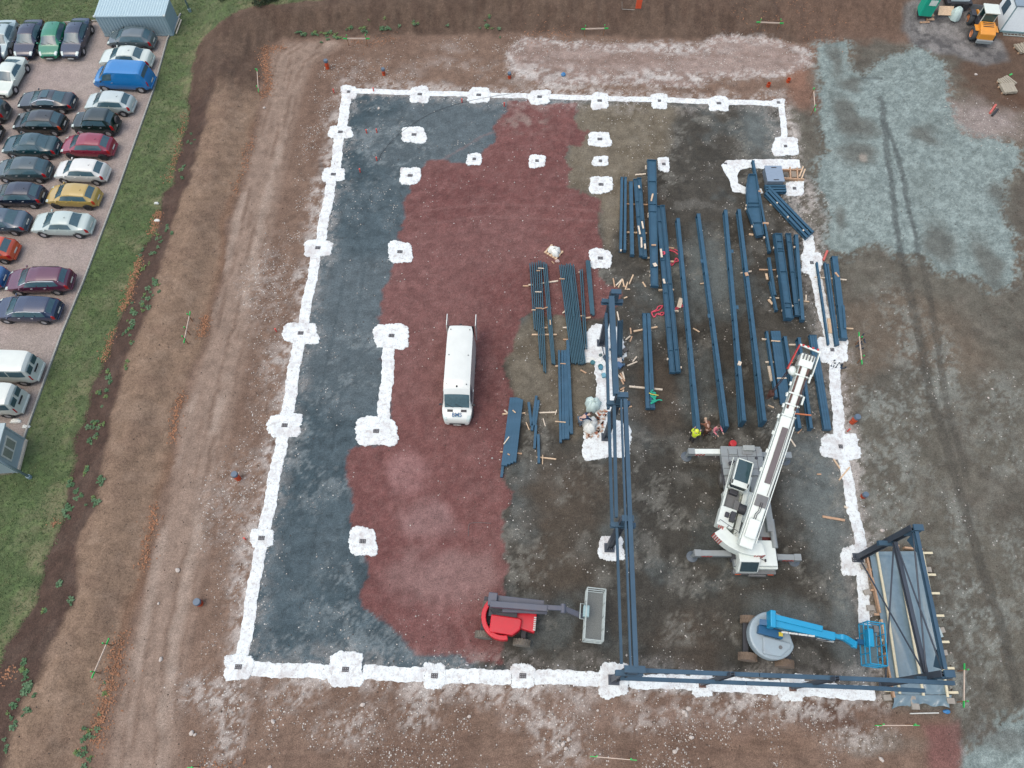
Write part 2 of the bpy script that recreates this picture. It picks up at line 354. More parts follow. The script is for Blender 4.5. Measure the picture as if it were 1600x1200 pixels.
# olive gravel beside the red
OLIVE = W([(900, 160), (985, 160), (1060, 166), (1040, 230), (1000, 270), (975, 330), (950, 390), (925, 300), (880, 300), (880, 230)])
ol = edge(local_sdf(wx, wy, OLIVE), 0.7); lay(ol, base(112, 105, 92), 6); lay(ol * .6 * sst(.45, .65, n2), base(98, 90, 76)); lay(ol * .4 * sst(.5, .7, n3), base(128, 122, 110))
OL2 = W([(838, 486), (900, 500), (935, 520), (930, 640), (905, 690), (840, 640), (800, 640), (790, 560), (803, 510)])
o2 = edge(local_sdf(wx, wy, OL2), 0.5); lay(.9 * o2, base(108, 102, 90), 6); lay(o2 * .6 * sst(.48, .66, n2), base(90, 82, 70)); lay(o2 * .45 * sst(.5, .7, n3), base(124, 118, 106))
# red crushed brick
RED = W([(792, 160), (788, 175), (775, 190), (770, 220), (755, 235), (752, 255), (735, 262), (720, 258), (690, 253), (668, 252), (655, 270), (650, 290), (637, 310), (630, 345), (625, 375), (606, 420), (600, 460), (592, 505), (600, 530), (607, 600), (607, 640), (615, 700), (560, 702), (546, 720), (545, 745), (551, 775), (549, 825), (573, 890), (580, 905), (570, 930), (578, 950), (592, 962), (620, 990), (640, 1002), (650, 1020), (700, 1020), (730, 1030), (778, 1032), (782, 960), (785, 905), (791, 880), (793, 830), (797, 770), (785, 745), (792, 700), (795, 640), (800, 620), (790, 580), (805, 540), (803, 515), (812, 493), (838, 487), (875, 495), (900, 505), (940, 500), (962, 480), (975, 455), (945, 440), (935, 400), (938, 380), (935, 340), (930, 305), (905, 300), (887, 290), (893, 262), (888, 250), (890, 228), (912, 225), (918, 207), (905, 198), (898, 185), (905, 175), (900, 160)])
rx = GX + 0.7 * (fbm(GX, GY, .7, 1, 4) - .5) + 1.0 * (fbm(GX, GY, 2.6, 2, 3) - .5); ry = GY + 0.7 * (fbm(GX, GY, .7, 5, 4) - .5) + 1.0 * (fbm(GX, GY, 2.6, 6, 3) - .5)
def rag(sd, k=.5): return sst(.10, -.10, sd + k * (hf - .5) + .25 * (n2 - .5))
rd = rag(local_sdf(rx, ry, RED), .35)
lay(rd, base(114, 76, 74), 8); lay(rd * .4 * sst(.46, .62, n1), base(102, 65, 64)); lay(rd * .2 * sst(.52, .7, n2), base(132, 98, 96)); lay(rd * .3 * sst(.5, .7, n3), base(104, 68, 68)); lay(rd * .3 * sst(.56, .7, n4), base(124, 94, 92)); lay(rd * .16 * sst(.52, .6, hf), base(146, 114, 112))
SPECK = np.maximum(SPECK * (1 - .6 * rd), rd * .12 * sst(.52, .64, n2))
lay(.5 * blob(700, 900, 90, 40, 4) * rd, base(150, 124, 122)); lay(.5 * blob(670, 810, 40, 30, 5) * rd, base(146, 120, 120)); lay(.45 * blob(640, 740, 30, 30, 2) * rd, base(160, 124, 124))
# right-hand yard
YARD = W([(1228, 168), (1270, 165), (1282, 80), (1330, 60), (1700, 100), (1800, 700), (1800, 1300), (1500, 1230), (1490, 1110), (1400, 1110), (1365, 1085), (1318, 700), (1262, 380)])
yd = edge(local_sdf(wx, wy, YARD, 8), 0.6)
lay(yd, base(98, 96, 88), 9); lay(yd * .6 * sst(.46, .64, n1), base(88, 86, 80)); lay(yd * .4 * sst(.52, .7, n2), base(110, 106, 98)); lay(yd * .45 * sst(.5, .7, n3), base(84, 78, 71)); lay(yd * .5 * sst(.54, .68, n4), base(112, 98, 84))
for q in ((1450, 590, 40, 60), (1395, 690, 45, 60), (1375, 770, 45, 70), (1500, 850, 30, 90), (1405, 500, 40, 50), (1480, 560, 20, 40), (1570, 620, 50, 30), (1590, 880, 30, 80), (1500, 980, 60, 90), (1395, 640, 20, 30), (1440, 630, 30, 30), (1555, 700, 40, 40), (1350, 610, 20, 60), (1480, 1080, 50, 40), (1550, 960, 30, 60)):
    b_ = blob(*q, k=(q[0] % 7), soft=.8) * yd * sst(.47, .58, hf * .6 + n2 * .4); lay(.55 * b_, base(132, 138, 134)); SPECK = np.maximum(SPECK, .22 * b_)
# brown soil by the upper right cabins
lay(.9 * blob(1560, 110, 60, 60, 1, .4), base(92, 74, 62), 0); lay(.9 * blob(1320, 30, 110, 34, 2, .3), base(104, 84, 72)); lay(.8 * blob(1470, 150, 22, 50, 3), base(128, 113, 104))
lay(.8 * blob(1540, 190, 60, 26, 3, .7), base(150, 140, 138)); SPECK = np.maximum(SPECK, .6 * blob(1540, 190, 60, 30, 3)); lay(.7 * blob(1590, 160, 40, 12, 5), base(88, 66, 52))
lay(.7 * blob(1258, 150, 22, 24, 6), base(122, 92, 78)); lay(.8 * blob(1245, 120, 18, 20, 6), base(134, 100, 84))
RUB = W([(1405, 22), (1440, 8), (1500, 25), (1560, 62), (1572, 92), (1540, 100), (1490, 88), (1430, 72), (1412, 50)])
rb = edge(local_sdf(wx, wy, RUB), .4); lay(rb, base(112, 111, 112), 9); lay(rb * .7 * sst(.42, .6, n3), base(78, 78, 80)); lay(rb * .6 * sst(.52, .66, n2), base(142, 140, 140))
# pale crushed stone heap spread at the far side
PALE = W([(790, 78), (815, 60), (900, 65), (1000, 72), (1100, 70), (1118, 58), (1190, 58), (1262, 76), (1272, 98), (1215, 122), (1130, 120), (1080, 136), (930, 128), (850, 137), (800, 112)])
pl_ = local_sdf(wx, wy, PALE); pe = edge(pl_, .25)
lay(pe * .9, base(142, 124, 117), 10); lay(pe * .5 * sst(.46, .64, n2), base(126, 108, 100)); lay(pe * .6 * sst(.5, .62, fbm(GX * .5, GY * 2, 2.5, 4, 4)), base(156, 140, 134))
rim = sst(.9, .1, np.abs(pl_ + .35 + .7 * (n2 - .5))); lay(.7 * rim * sst(.46, .57, hf * .7 + n3 * .3), base(188, 184, 182)); SPECK = np.maximum(SPECK, np.maximum(rim * .9, pe * .35))
for q in ((850, 115, 60, 16), (1100, 122, 50, 8), (1010, 118, 90, 8), (1060, 75, 60, 8)): b_ = blob(*q, k=4, soft=.8); lay(.6 * b_ * sst(.4, .6, n3), base(196, 194, 193)); SPECK = np.maximum(SPECK, .8 * b_)
# teal-grey new gravel
TEAL = W([(1275, 70), (1320, 68), (1322, 112), (1345, 120), (1380, 95), (1420, 85), (1432, 72), (1470, 100), (1478, 140), (1487, 180), (1500, 210), (1560, 220), (1590, 235), (1592, 260), (1570, 280), (1560, 340), (1580, 370), (1587, 400), (1582, 442), (1550, 450), (1540, 440), (1525, 430), (1470, 420), (1440, 395), (1410, 400), (1380, 382), (1365, 380), (1345, 390), (1330, 403), (1310, 395), (1295, 387), (1293, 360), (1292, 320), (1280, 280), (1282, 255), (1300, 235), (1290, 210), (1285, 165), (1282, 120)])
_sd = np.minimum(local_sdf(rx, ry, TEAL), local_sdf(rx, ry, W([(1650, 1085), (1600, 1120), (1560, 1140), (1510, 1185), (1485, 1230), (1700, 1340), (1750, 1080)])))
tl = np.maximum(rag(_sd, .45), .75 * sst(1.0, -.1, _sd) * sst(.47, .57, hf))
lay(tl, base(128, 144, 144), 11); lay(tl * .5 * sst(.46, .64, n2), base(118, 134, 135)); lay(tl * .4 * sst(.5, .6, hf), base(150, 166, 166)); lay(tl * .4 * sst(.5, .6, 1 - hf), base(96, 108, 108)); lay(tl * .3 * sst(.55, .68, fbm(GX, GY, 2.4, 6, 4)), base(108, 120, 118))
for q in ((1340, 240, 26, 16), (1305, 90, 12, 30), (1335, 130, 16, 10), (1545, 410, 20, 40), (1320, 180, 20, 30), (1470, 380, 24, 30), (1560, 300, 14, 20), (1345, 200, 24, 14), (1445, 210, 20, 14), (1310, 340, 10, 20)):
    lay(.8 * blob(*q, k=(q[1] % 7), soft=.6) * tl, base(92, 94, 90))
lay(.6 * blob(1350, 246, 6, 6, 2) * tl, base(170, 160, 150))
def rut(pts, wd, col, a=.8):
    d = local_line(GX * .7 + wx * .3, GY * .7 + wy * .3, W(pts), 3); lay(a * sst(wd, wd * .55, d + .35 * (hf - .5)) * (.65 + .35 * sst(.4, .55, hf)), col)
rut([(1377, 155), (1384, 215), (1392, 280), (1398, 330), (1408, 400)], .32, base(84, 92, 93), .9); rut([(1383, 190), (1406, 250), (1415, 300), (1424, 340), (1437, 395)], .26, base(84, 92, 93), .9)
rut([(1409, 400), (1425, 470), (1440, 540), (1455, 620), (1480, 700), (1500, 770), (1525, 860), (1545, 920), (1570, 1000), (1590, 1100)], .42, base(74, 72, 67), .75); rut([(1438, 400), (1455, 470), (1466, 540), (1480, 640), (1510, 740)], .34, base(76, 74, 69), .65)
rut([(1350, 122), (1375, 122)], .2, base(84, 92, 93), .8)
# dig at the lower right and red fill
lay(.95 * edge(local_sdf(wx, wy, W([(1445, 1135), (1500, 1130), (1512, 1180), (1500, 1220), (1450, 1230)])), .3), base(118, 84, 80), 8)
lay(.7 * blob(1290, 1120, 50, 22, 2), base(84, 62, 52)); lay(.6 * blob(1370, 1160, 60, 20, 5), base(118, 112, 104)); lay(.5 * blob(1550, 1150, 50, 20, 5), base(88, 84, 80))
lay(.6 * blob(1200, 1160, 80, 30, 3), base(126, 103, 88)); lay(.5 * blob(1000, 1120, 200, 20, 1, .8), base(136, 116, 106))
for _p in ([(660, 330), (760, 318), (860, 322), (940, 330)], [(650, 352), (760, 338), (930, 345)], [(690, 250), (760, 210), (830, 190)], [(620, 780), (660, 900), (690, 1010)], [(650, 770), (700, 900), (735, 1015)]): rut(_p, .14, base(140, 106, 104), .35)
for _p in ([(1010, 1030), (1040, 900), (1050, 760), (1040, 660)], [(1045, 1030), (1080, 900), (1090, 720)], [(1100, 700), (1180, 720), (1290, 760)], [(860, 880), (820, 760), (830, 690)], [(830, 1020), (940, 1010), (1100, 1020)]): rut(_p, .17, base(58, 56, 52), .4)
for _p in ([(500, 250), (540, 420), (500, 620), (450, 900)], [(530, 250), (570, 420), (530, 640), (480, 900)]): rut(_p, .15, base(60, 74, 82), .4)
# front strip tracks
for yy in (1150, 1165, 1185):
    rut([(380, yy + 25), (600, yy + 10), (800, yy), (1000, yy - 20), (1250, yy)], .16, base(98, 78, 68), .4)
# chalky spill beside the white footings
FOOT = [[(545, 143), (1218, 163)], [(545, 143), (372, 1042)], [(372, 1042), (1380, 1085)], [(1262, 380), (1318, 700), (1352, 900), (1360, 1085)], [(1218, 163), (1227, 228), (1240, 300)]]
SPD = np.full(GX.shape, 99.0)
for L in FOOT: SPD = np.minimum(SPD, local_line(GX, GY, W(L), 5))
spill = sst(1.9, .5, SPD + 2.2 * (fbm(GX, GY, 1.7, 5, 4) - .42)); out_ = sst(-.3, .3, in_sd)
lay(.72 * spill * (.35 + .65 * out_) * sst(.40, .57, hf * .6 + n3 * .4), base(188, 183, 180)); SPECK = np.maximum(SPECK, .75 * spill * (.5 + .5 * out_))
for q in ((350, 1130, 22, 50), (330, 1080, 50, 24), (460, 1090, 40, 18), (545, 1140, 40, 26), (650, 1110, 30, 30), (880, 1170, 40, 30), (850, 1125, 40, 24), (1130, 1110, 30, 20), (1180, 1080, 60, 20), (1260, 1100, 60, 14), (430, 560, 26, 60), (370, 780, 40, 60), (420, 440, 30, 50), (1000, 1130, 30, 20), (1060, 1110, 24, 18), (1230, 1105, 60, 20), (500, 330, 16, 40), (365, 1160, 16, 30), (1255, 330, 24, 40), (1340, 1150, 40, 20)):
    b_ = blob(*q, k=(q[1] % 7), soft=.9); lay((.32 if q[0] < 460 and q[1] < 900 else .6) * b_ * sst(.45, .57, hf * .8 + n3 * .2), base(182, 177, 174)); SPECK = np.maximum(SPECK, 1.2 * b_)
for q in ((700, 75, 25, 8), (690, 100, 40, 8), (560, 110, 20, 14), (640, 115, 20, 10), (745, 105, 16, 10), (820, 190, 30, 16)):
    b_ = blob(*q, k=(q[0] % 7), soft=.9); lay(.55 * b_ * sst(.40, .62, n3), base(150, 138, 132)); SPECK = np.maximum(SPECK, .5 * b_ * (in_sd > 0))
lay(.4 * sst(.52, .68, fbm(GX, GY, .45, 2, 2)) * (1 - pk) * (1 - gr), C * 0.72); lay(.4 * sst(.55, .7, fbm(GX, GY, .33, 4, 2)) * (1 - pk) * (1 - gr), np.minimum(C * 1.28, .8))
SPECK *= (1 - pk) * (1 - gr)

def ground_mat():
    m = bpy.data.materials.new('earth_and_gravel'); m.use_nodes = True; n = m.node_tree.nodes; l = m.node_tree.links; p = n['Principled BSDF']
    p.inputs['Roughness'].default_value = .95; p.inputs['Specular IOR Level'].default_value = .15
    a = n.new('ShaderNodeAttribute'); a.attribute_name = 'soil'; s = n.new('ShaderNodeAttribute'); s.attribute_name = 'stones'
    g = n.new('ShaderNodeNewGeometry')
    def noise(sc, det=3, ro=.6): q = n.new('ShaderNodeTexNoise'); q.inputs['Scale'].default_value = sc; q.inputs['Detail'].default_value = det; q.inputs['Roughness'].default_value = ro; l.new(g.outputs['Position'], q.inputs['Vector']); return q
    def rng(src, a0, a1, b0, b1): q = n.new('ShaderNodeMapRange'); q.inputs[1].default_value = a0; q.inputs[2].default_value = a1; q.inputs[3].default_value = b0; q.inputs[4].default_value = b1; l.new(src, q.inputs[0]); return q.outputs[0]
    f = noise(6.5, 4, .85); f2 = noise(17, 1, .7); md = noise(1.3, 4, .6)
    k2 = rng(f2.outputs['Fac'], .3, .7, .74, 1.27)
    ad = n.new('ShaderNodeMath'); ad.operation = 'MULTIPLY_ADD'; ad.inputs[1].default_value = .5; l.new(md.outputs['Fac'], ad.inputs[0]); l.new(f.outputs['Fac'], ad.inputs[2])
    k1 = rng(ad.outputs[0], .52, .98, .68, 1.36)
    mu = n.new('ShaderNodeMath'); mu.operation = 'MULTIPLY'; l.new(k1, mu.inputs[0]); l.new(k2, mu.inputs[1])
    mx = n.new('ShaderNodeMix'); mx.data_type = 'RGBA'; mx.blend_type = 'MULTIPLY'; mx.inputs[0].default_value = 1; l.new(a.outputs['Color'], mx.inputs[6]); l.new(mu.outputs[0], mx.inputs[7])
    # pale chippings: cells switched on where stones lie
    v = n.new('ShaderNodeTexVoronoi'); v.inputs['Scale'].default_value = 11; l.new(g.outputs['Position'], v.inputs['Vector'])
    sep = n.new('ShaderNodeSeparateColor'); l.new(v.outputs['Color'], sep.inputs[0])
    s2 = n.new('ShaderNodeMath'); s2.operation = 'MULTIPLY'; s2.inputs[1].default_value = .27; l.new(s.outputs['Fac'], s2.inputs[0])
    lt = n.new('ShaderNodeMath'); lt.operation = 'LESS_THAN'; l.new(sep.outputs[0], lt.inputs[0]); l.new(s2.outputs[0], lt.inputs[1])
    rad = rng(sep.outputs[1], 0, 1, .18, .5); ld = n.new('ShaderNodeMath'); ld.operation = 'LESS_THAN'; l.new(v.outputs['Distance'], ld.inputs[0]); l.new(rad, ld.inputs[1])
    am = n.new('ShaderNodeMath'); am.operation = 'MULTIPLY'; l.new(lt.outputs[0], am.inputs[0]); l.new(ld.outputs[0], am.inputs[1])
    am2 = n.new('ShaderNodeMath'); am2.operation = 'MULTIPLY'; am2.inputs[1].default_value = .8; l.new(am.outputs[0], am2.inputs[0])
    sc = n.new('ShaderNodeMix'); sc.data_type = 'RGBA'; sc.inputs[6].default_value = (*alb(150, 142, 138), 1); sc.inputs[7].default_value = (*alb(232, 232, 230), 1); l.new(sep.outputs[2], sc.inputs[0])
    m3 = n.new('ShaderNodeMix'); m3.data_type = 'RGBA'; l.new(am2.outputs[0], m3.inputs[0]); l.new(mx.outputs[2], m3.inputs[6]); l.new(sc.outputs[2], m3.inputs[7])
    l.new(m3.outputs[2], p.inputs['Base Color'])
    b = n.new('ShaderNodeBump'); b.inputs['Strength'].default_value = .55; b.inputs['Distance'].default_value = .05; l.new(f.outputs['Fac'], b.inputs['Height']); l.new(b.outputs[0], p.inputs['Normal'])
    return m
GM = ground_mat()
NAMES = ['bare_soil', 'dark_earth_shaded_bank', 'tan_earth_slope', 'car_park', 'grass_verge', 'blue_grey_gravel', 'olive_gravel', 'dark_crushed_stone', 'red_brick_gravel', 'gravel_yard', 'pale_crushed_stone', 'teal_gravel']
VV = np.stack([GX, GY, H], -1).reshape(-1, 3); CC = np.concatenate([np.clip(C, 0.004, .85), np.ones((NX, NY, 1))], -1).reshape(-1, 4); SS = SPECK.reshape(-1)
idx = np.arange(NX * NY).reshape(NX, NY); Q = np.stack([idx[:-1, :-1], idx[1:, :-1], idx[1:, 1:], idx[:-1, 1:]], -1).reshape(-1, 4); ZQ = ZONE[:-1, :-1].reshape(-1)
def np_mesh(name, V, F, mats, smooth=True):
    k = F.shape[1]; me = bpy.data.meshes.new(name); me.vertices.add(len(V)); me.vertices.foreach_set('co', np.ascontiguousarray(V, dtype=np.float32).ravel())
    me.loops.add(F.size); me.loops.foreach_set('vertex_index', F.astype(np.int32).ravel()); me.polygons.add(len(F))
    me.polygons.foreach_set('loop_start', np.arange(0, F.size, k, dtype=np.int32)); me.polygons.foreach_set('loop_total', np.full(len(F), k, dtype=np.int32))
    if smooth: me.polygons.foreach_set('use_smooth', np.ones(len(F), bool))
    for m_ in mats: me.materials.append(m_)
    me.update(calc_edges=True); return me
for z, nm in enumerate(NAMES):
    q = Q[ZQ == z]
    if not len(q): continue
    u, inv = np.unique(q, return_inverse=True); me = np_mesh(nm, VV[u], inv.reshape(q.shape), [GM])
    at_ = me.attributes.new('soil', 'FLOAT_COLOR', 'POINT'); at_.data.foreach_set('color', CC[u].astype(np.float32).ravel())
    a2 = me.attributes.new('stones', 'FLOAT', 'POINT'); a2.data.foreach_set('value', SS[u].astype(np.float32))
    tag(link(nm, me), kind='structure')

# ------------------------------------------------------------------ white concrete footings and ground beams
def concrete_mat():
    m = bpy.data.materials.new('white_concrete'); m.use_nodes = True; MATS['white_concrete'] = m; n = m.node_tree.nodes; l = m.node_tree.links; p = n['Principled BSDF']
    p.inputs['Roughness'].default_value = .9; p.inputs['Specular IOR Level'].default_value = .2; g = n.new('ShaderNodeNewGeometry')
    def noise(sc, d): q = n.new('ShaderNodeTexNoise'); q.inputs['Scale'].default_value = sc; q.inputs['Detail'].default_value = d; q.inputs['Roughness'].default_value = .7; l.new(g.outputs['Position'], q.inputs['Vector']); return q.outputs['Fac']
    def rng(s, a, b, c, d): q = n.new('ShaderNodeMapRange'); q.inputs[1].default_value = a; q.inputs[2].default_value = b; q.inputs[3].default_value = c; q.inputs[4].default_value = d; l.new(s, q.inputs[0]); return q.outputs[0]
    def mix(f, a, b):
        q = n.new('ShaderNodeMix'); q.data_type = 'RGBA'; l.new(f, q.inputs[0])
        if isinstance(a, tuple): q.inputs[6].default_value = (*a, 1)
        else: l.new(a, q.inputs[6])
        q.inputs[7].default_value = (*b, 1); return q.outputs[2]
    c = mix(rng(noise(1.1, 4), .46, .72, 0, .6), (.60, .64, .61), (.44, .45, .43))
    c = mix(rng(noise(3.5, 6), .50, .68, 0, .75), c, (.34, .31, .28)); c = mix(rng(noise(15, 2), .61, .70, 0, .85), c, (.16, .14, .13))
    c = mix(rng(noise(.55, 5), .52, .72, 0, .6), c, (.40, .36, .33))
    l.new(c, p.inputs['Base Color']); b = n.new('ShaderNodeBump'); b.inputs['Strength'].default_value = .5; b.inputs['Distance'].default_value = .04; l.new(noise(8, 3), b.inputs['Height']); l.new(b.outputs[0], p.inputs['Normal']); return m
CONC = concrete_mat()
BOLT = mat('anchor_steel', (.05, .05, .05), rough=.6, var=.3)
def slab(name, ring, top, seed, label, cat, group):
    """flat concrete body from a plan outline; ragged feathered edge"""
    rn = random.Random(seed); c = Vector((sum(p.x for p in ring) / len(ring), sum(p.y for p in ring) / len(ring), 0)); mb = MB(); n = len(ring)
    levels = ((1.0, -.05), (.985, top - .018), (.9, top), (.45, top + .004)); V = []; w_ = [rn.uniform(-1, 1) for _ in range(n)]
    size = max((p - c).length for p in ring)
    for li, (s, z) in enumerate(levels):
        for k, p in enumerate(ring):
            d = p - c; L = max(d.length, 1e-3); e = (.025 * w_[k] + .02 * rn.uniform(-1, 1) - .05) * (1 if li < 2 else .4)
            inset = {0: -.02, 1: .0, 2: .07}.get(li); q = d * (1 + ((e - inset) / L)) if inset is not None else d * .45
            V.append((q.x, q.y, z + (rn.uniform(-.006, .006) if li else 0)))
    V.append((0, 0, top + .004)); F = []
    for li in range(3): F += [(li * n + k, li * n + (k + 1) % n, (li + 1) * n + (k + 1) % n, (li + 1) * n + k) for k in range(n)]
    F += [(3 * n + k, 3 * n + (k + 1) % n, 4 * n) for k in range(n)]
    mb.mesh(V, F); c.z = max(0.0, ground_z(c.x, c.y) + .004)
    return tag(mb.build(name, CONC, loc=c), label, cat, group)
def rounded(px, py, w_, h_, seed, n=120, pw=4.5, skew=0.0):
    rn = random.Random(seed); A = at(px, py); ex = (at(px + w_ / 2, py) - at(px - w_ / 2, py)); ey = (at(px, py - h_ / 2) - at(px, py + h_ / 2)); ph = [rn.uniform(0, 6.28) for _ in range(4)]; R = []
    for k in range(n):
        a = 2 * math.pi * k / n; ca, sa = math.cos(a), math.sin(a); r = (abs(ca) ** pw + abs(sa) ** pw) ** (-1 / pw)
        r *= 1 + .05 * math.sin(2 * a + ph[0]) + .045 * math.sin(3 * a + ph[1]) + .035 * math.sin(5 * a + ph[2]) + .022 * math.sin(11 * a + ph[3]) + .016 * math.sin(19 * a + ph[0]) + .012 * math.sin(31 * a + ph[1])
        R.append(A + ex * (.47 * r * ca) + ey * (.47 * r * sa))
    return R
def strip(pts, wpx, seed):
    """outline of a beam with the survey centre line pts and width in marks"""
    rn = random.Random(seed); P = [at(*q) for q in pts]; sc = (at(pts[0][0] + 10, pts[0][1]) - at(pts[0][0], pts[0][1])).length / 10; hw = wpx * sc * .43; L = []; Rr = []
    tot = []
    for a, b in zip(P[:-1], P[1:]):
        m = max(2, int((b - a).length / .10)); tot += [a.lerp(b, k / m) for k in range(m)]
    tot.append(P[-1]); f1, f2 = rn.uniform(0, 6), rn.uniform(0, 6)
    for i, p in enumerate(tot):
        t = (tot[min(i + 1, len(tot) - 1)] - tot[max(i - 1, 0)]).normalized(); nrm = Vector((-t.y, t.x, 0)); e = .10 * math.sin(i * .17 + f1) + .05 * math.sin(i * .5 + f2) + .05 * math.sin(i * 1.1 + f1 * 2)
        endf = .8 if i in (0, len(tot) - 1) else 1
        L.append(p + nrm * (hw * (1 + e + rn.uniform(-.05, .05)) * endf)); Rr.append(p - nrm * (hw * (1 - e + rn.uniform(-.05, .05)) * endf))
    return Rr + L[::-1]
def beam_slab(name, pts, wpx, top, seed, label, group):
    (xa, ya), (xb, yb) = pts[0], pts[-1]; dd = math.hypot(xb - xa, yb - ya); ux, uy = (xb - xa) / dd * 5, (yb - ya) / dd * 5; pts = [(xa - ux, ya - uy)] + list(pts[1:-1]) + [(xb + ux, yb + uy)]
    ring = strip(pts, wpx, seed); n = len(ring); h = n // 2; rn = random.Random(seed); mb = MB(); c = sum(ring, Vector()) / n
    V = []; 
    for s, z in ((1.0, -.05), (1.0, top - .012), (.82, top)):
        for k in range(n):
            o = ring[n - 1 - k]; p = ring[k]; m_ = (p + o) / 2; q = m_ + (p - m_) * s - c; V.append((q.x, q.y, z + (rn.uniform(-.006, .006) if z > 0 else 0)))
    F = []
    for li in range(2): F += [(li * n + k, li * n + (k + 1) % n, (li + 1) * n + (k + 1) % n, (li + 1) * n + k) for k in range(n)]
    F += [(2 * n + k, 2 * n + k + 1, 2 * n + n - 2 - k, 2 * n + n - 1 - k) for k in range(h - 1)]
    mb.mesh(V, F); c.z = max(0.0, ground_z(c.x, c.y) + .002)
    return tag(mb.build(name, CONC, loc=c), label, 'ground beam', group)
def anchors(pad, dx=0.0, dy=0.0, grid=(3, 2), s=.115, red=False):
    mb = MB()
    mb.box((dx, dy, .058), (s * (grid[0] + .35), s * (grid[1] + .35), .012)); mb.build('anchor_plate', mat('rusty_plate', alb(120, 96, 84), var=.3) if red else BOLT, pad)
    for i in range(grid[0]):
        for j in range(grid[1]):
            q = MB(); q.box((dx + (i - (grid[0] - 1) / 2) * s, dy + (j - (grid[1] - 1) / 2) * s, .073), (s * .55, s * .55, .02)); q.cyl((dx + (i - (grid[0] - 1) / 2) * s, dy + (j - (grid[1] - 1) / 2) * s, .08), (dx + (i - (grid[0] - 1) / 2) * s, dy + (j - (grid[1] - 1) / 2) * s, .14), .02, n=6); q.build('anchor_bolt', mat('bolt_grey', (.22, .22, .22), rough=.5), pad)
def ordn(i, n): return 'last' if i == n - 1 else WORDS[i]
seed = 100
def pads(rows, what, group, **k):
    global seed; out = []
    for i, q in enumerate(rows):
        seed += 1; o = slab('concrete_footing', rounded(*q[:4], seed, **k), .05, seed, what % ordn(i, len(rows)), 'footing', group); anchors(o, *(q[4:6] if len(q) > 4 else (0, 0)), grid=(3, 2) if q[2] > 30 else (2, 2)); out.append(o)
    return out
pads([(545, 144, 28, 23), (656, 148, 32, 30), (748, 149, 38, 27), (843, 152, 37, 25), (937, 158, 31, 28), (1030, 158, 30, 26), (1123, 162, 33, 27), (1216, 161, 23, 15)], 'white concrete footing pad, %s from left in the far row', 'footings of the far row')
pads([(532, 207, 40, 22), (521, 273, 40, 24), (497, 388, 50, 28), (470, 521, 60, 36), (445, 665, 58, 41), (409, 841, 40, 34), (373, 1042, 52, 44)], 'white concrete footing pad on the left edge line, %s counted from the far corner', 'footings of the left edge line')
pads([(540, 1046, 63, 60), (679, 1056, 38, 48), (817, 1056, 44, 42), (959, 1062, 54, 60), (1097, 1068, 38, 46), (1238, 1075, 44, 48)], 'white concrete footing pad in the near row, %s from left after the corner', 'footings of the near row')
INN = [((647, 211, 42, 28), 'white concrete footing pad on blue gravel, upper of the two nearest the far left corner'), ((641, 275, 36, 30), 'white concrete footing pad where blue gravel meets red, below the far left one'), ((741, 249, 27, 21), 'small white footing pad at the jutting edge of the blue gravel'), ((839, 252, 30, 22), 'small white footing pad standing alone in the red gravel'), ((937, 218, 40, 25), 'white footing pad on olive gravel, farthest of the line of three'), ((938, 252, 28, 18), 'small white footing pad on olive gravel, middle of the line of three'), ((939, 289, 41, 29), 'white footing pad on olive gravel, nearest of the line of three'), ((1037, 257, 21, 25), 'small white footing pad beside the head of the broad upper steel column'), ((625, 394, 42, 37), 'white concrete footing pad alone on the long red and blue gravel border'), ((612, 525, 58, 44), 'white footing pad at the far end of the inner ground beam'), ((588, 674, 70, 50), 'large white footing pad at the near end of the inner ground beam'), ((567, 846, 48, 50), 'white footing pad on the red and blue border towards the near edge'), ((938, 404, 38, 34), 'speckled white footing pad left of the upper steel stack at the red gravel'), ((955, 857, 46, 42), 'white footing pad at the foot of the standing column nearest the white pad row')]
for q, lb in INN:
    seed += 1; anchors(slab('concrete_footing', rounded(*q, seed), .05, seed, lb, 'footing', 'inner footings'), 0, 0, (3, 2) if q[2] > 35 else (2, 2))
for q, lb, k in [((945, 540, 70, 72), 'big rounded white concrete footing under the farthest standing column', dict(pw=2.6)), ((948, 687, 80, 66), 'big white concrete footing under the standing column beside the white bags', {}), ((1227, 229, 43, 34), 'crumbling white concrete footing near the far right corner', {}), ((1241, 295, 34, 26), 'white concrete footing beside the grey lidded crate and steel pile', {}), ((1268, 411, 38, 36), 'white concrete footing at the head of the right edge beam', {}), ((1300, 547, 54, 44), 'white concrete footing on the right edge line beside the boom head', {}), ((1313, 698, 68, 44), 'wide white concrete footing on the right edge line near the crane', {}), ((1334, 875, 46, 52), 'white concrete footing at the foot of the covered pit column', {})]:
    seed += 1; anchors(slab('concrete_footing', rounded(*q, seed, **k), .048, seed, lb, 'footing', 'large footings'), 0.0, 0.0, (2, 2))
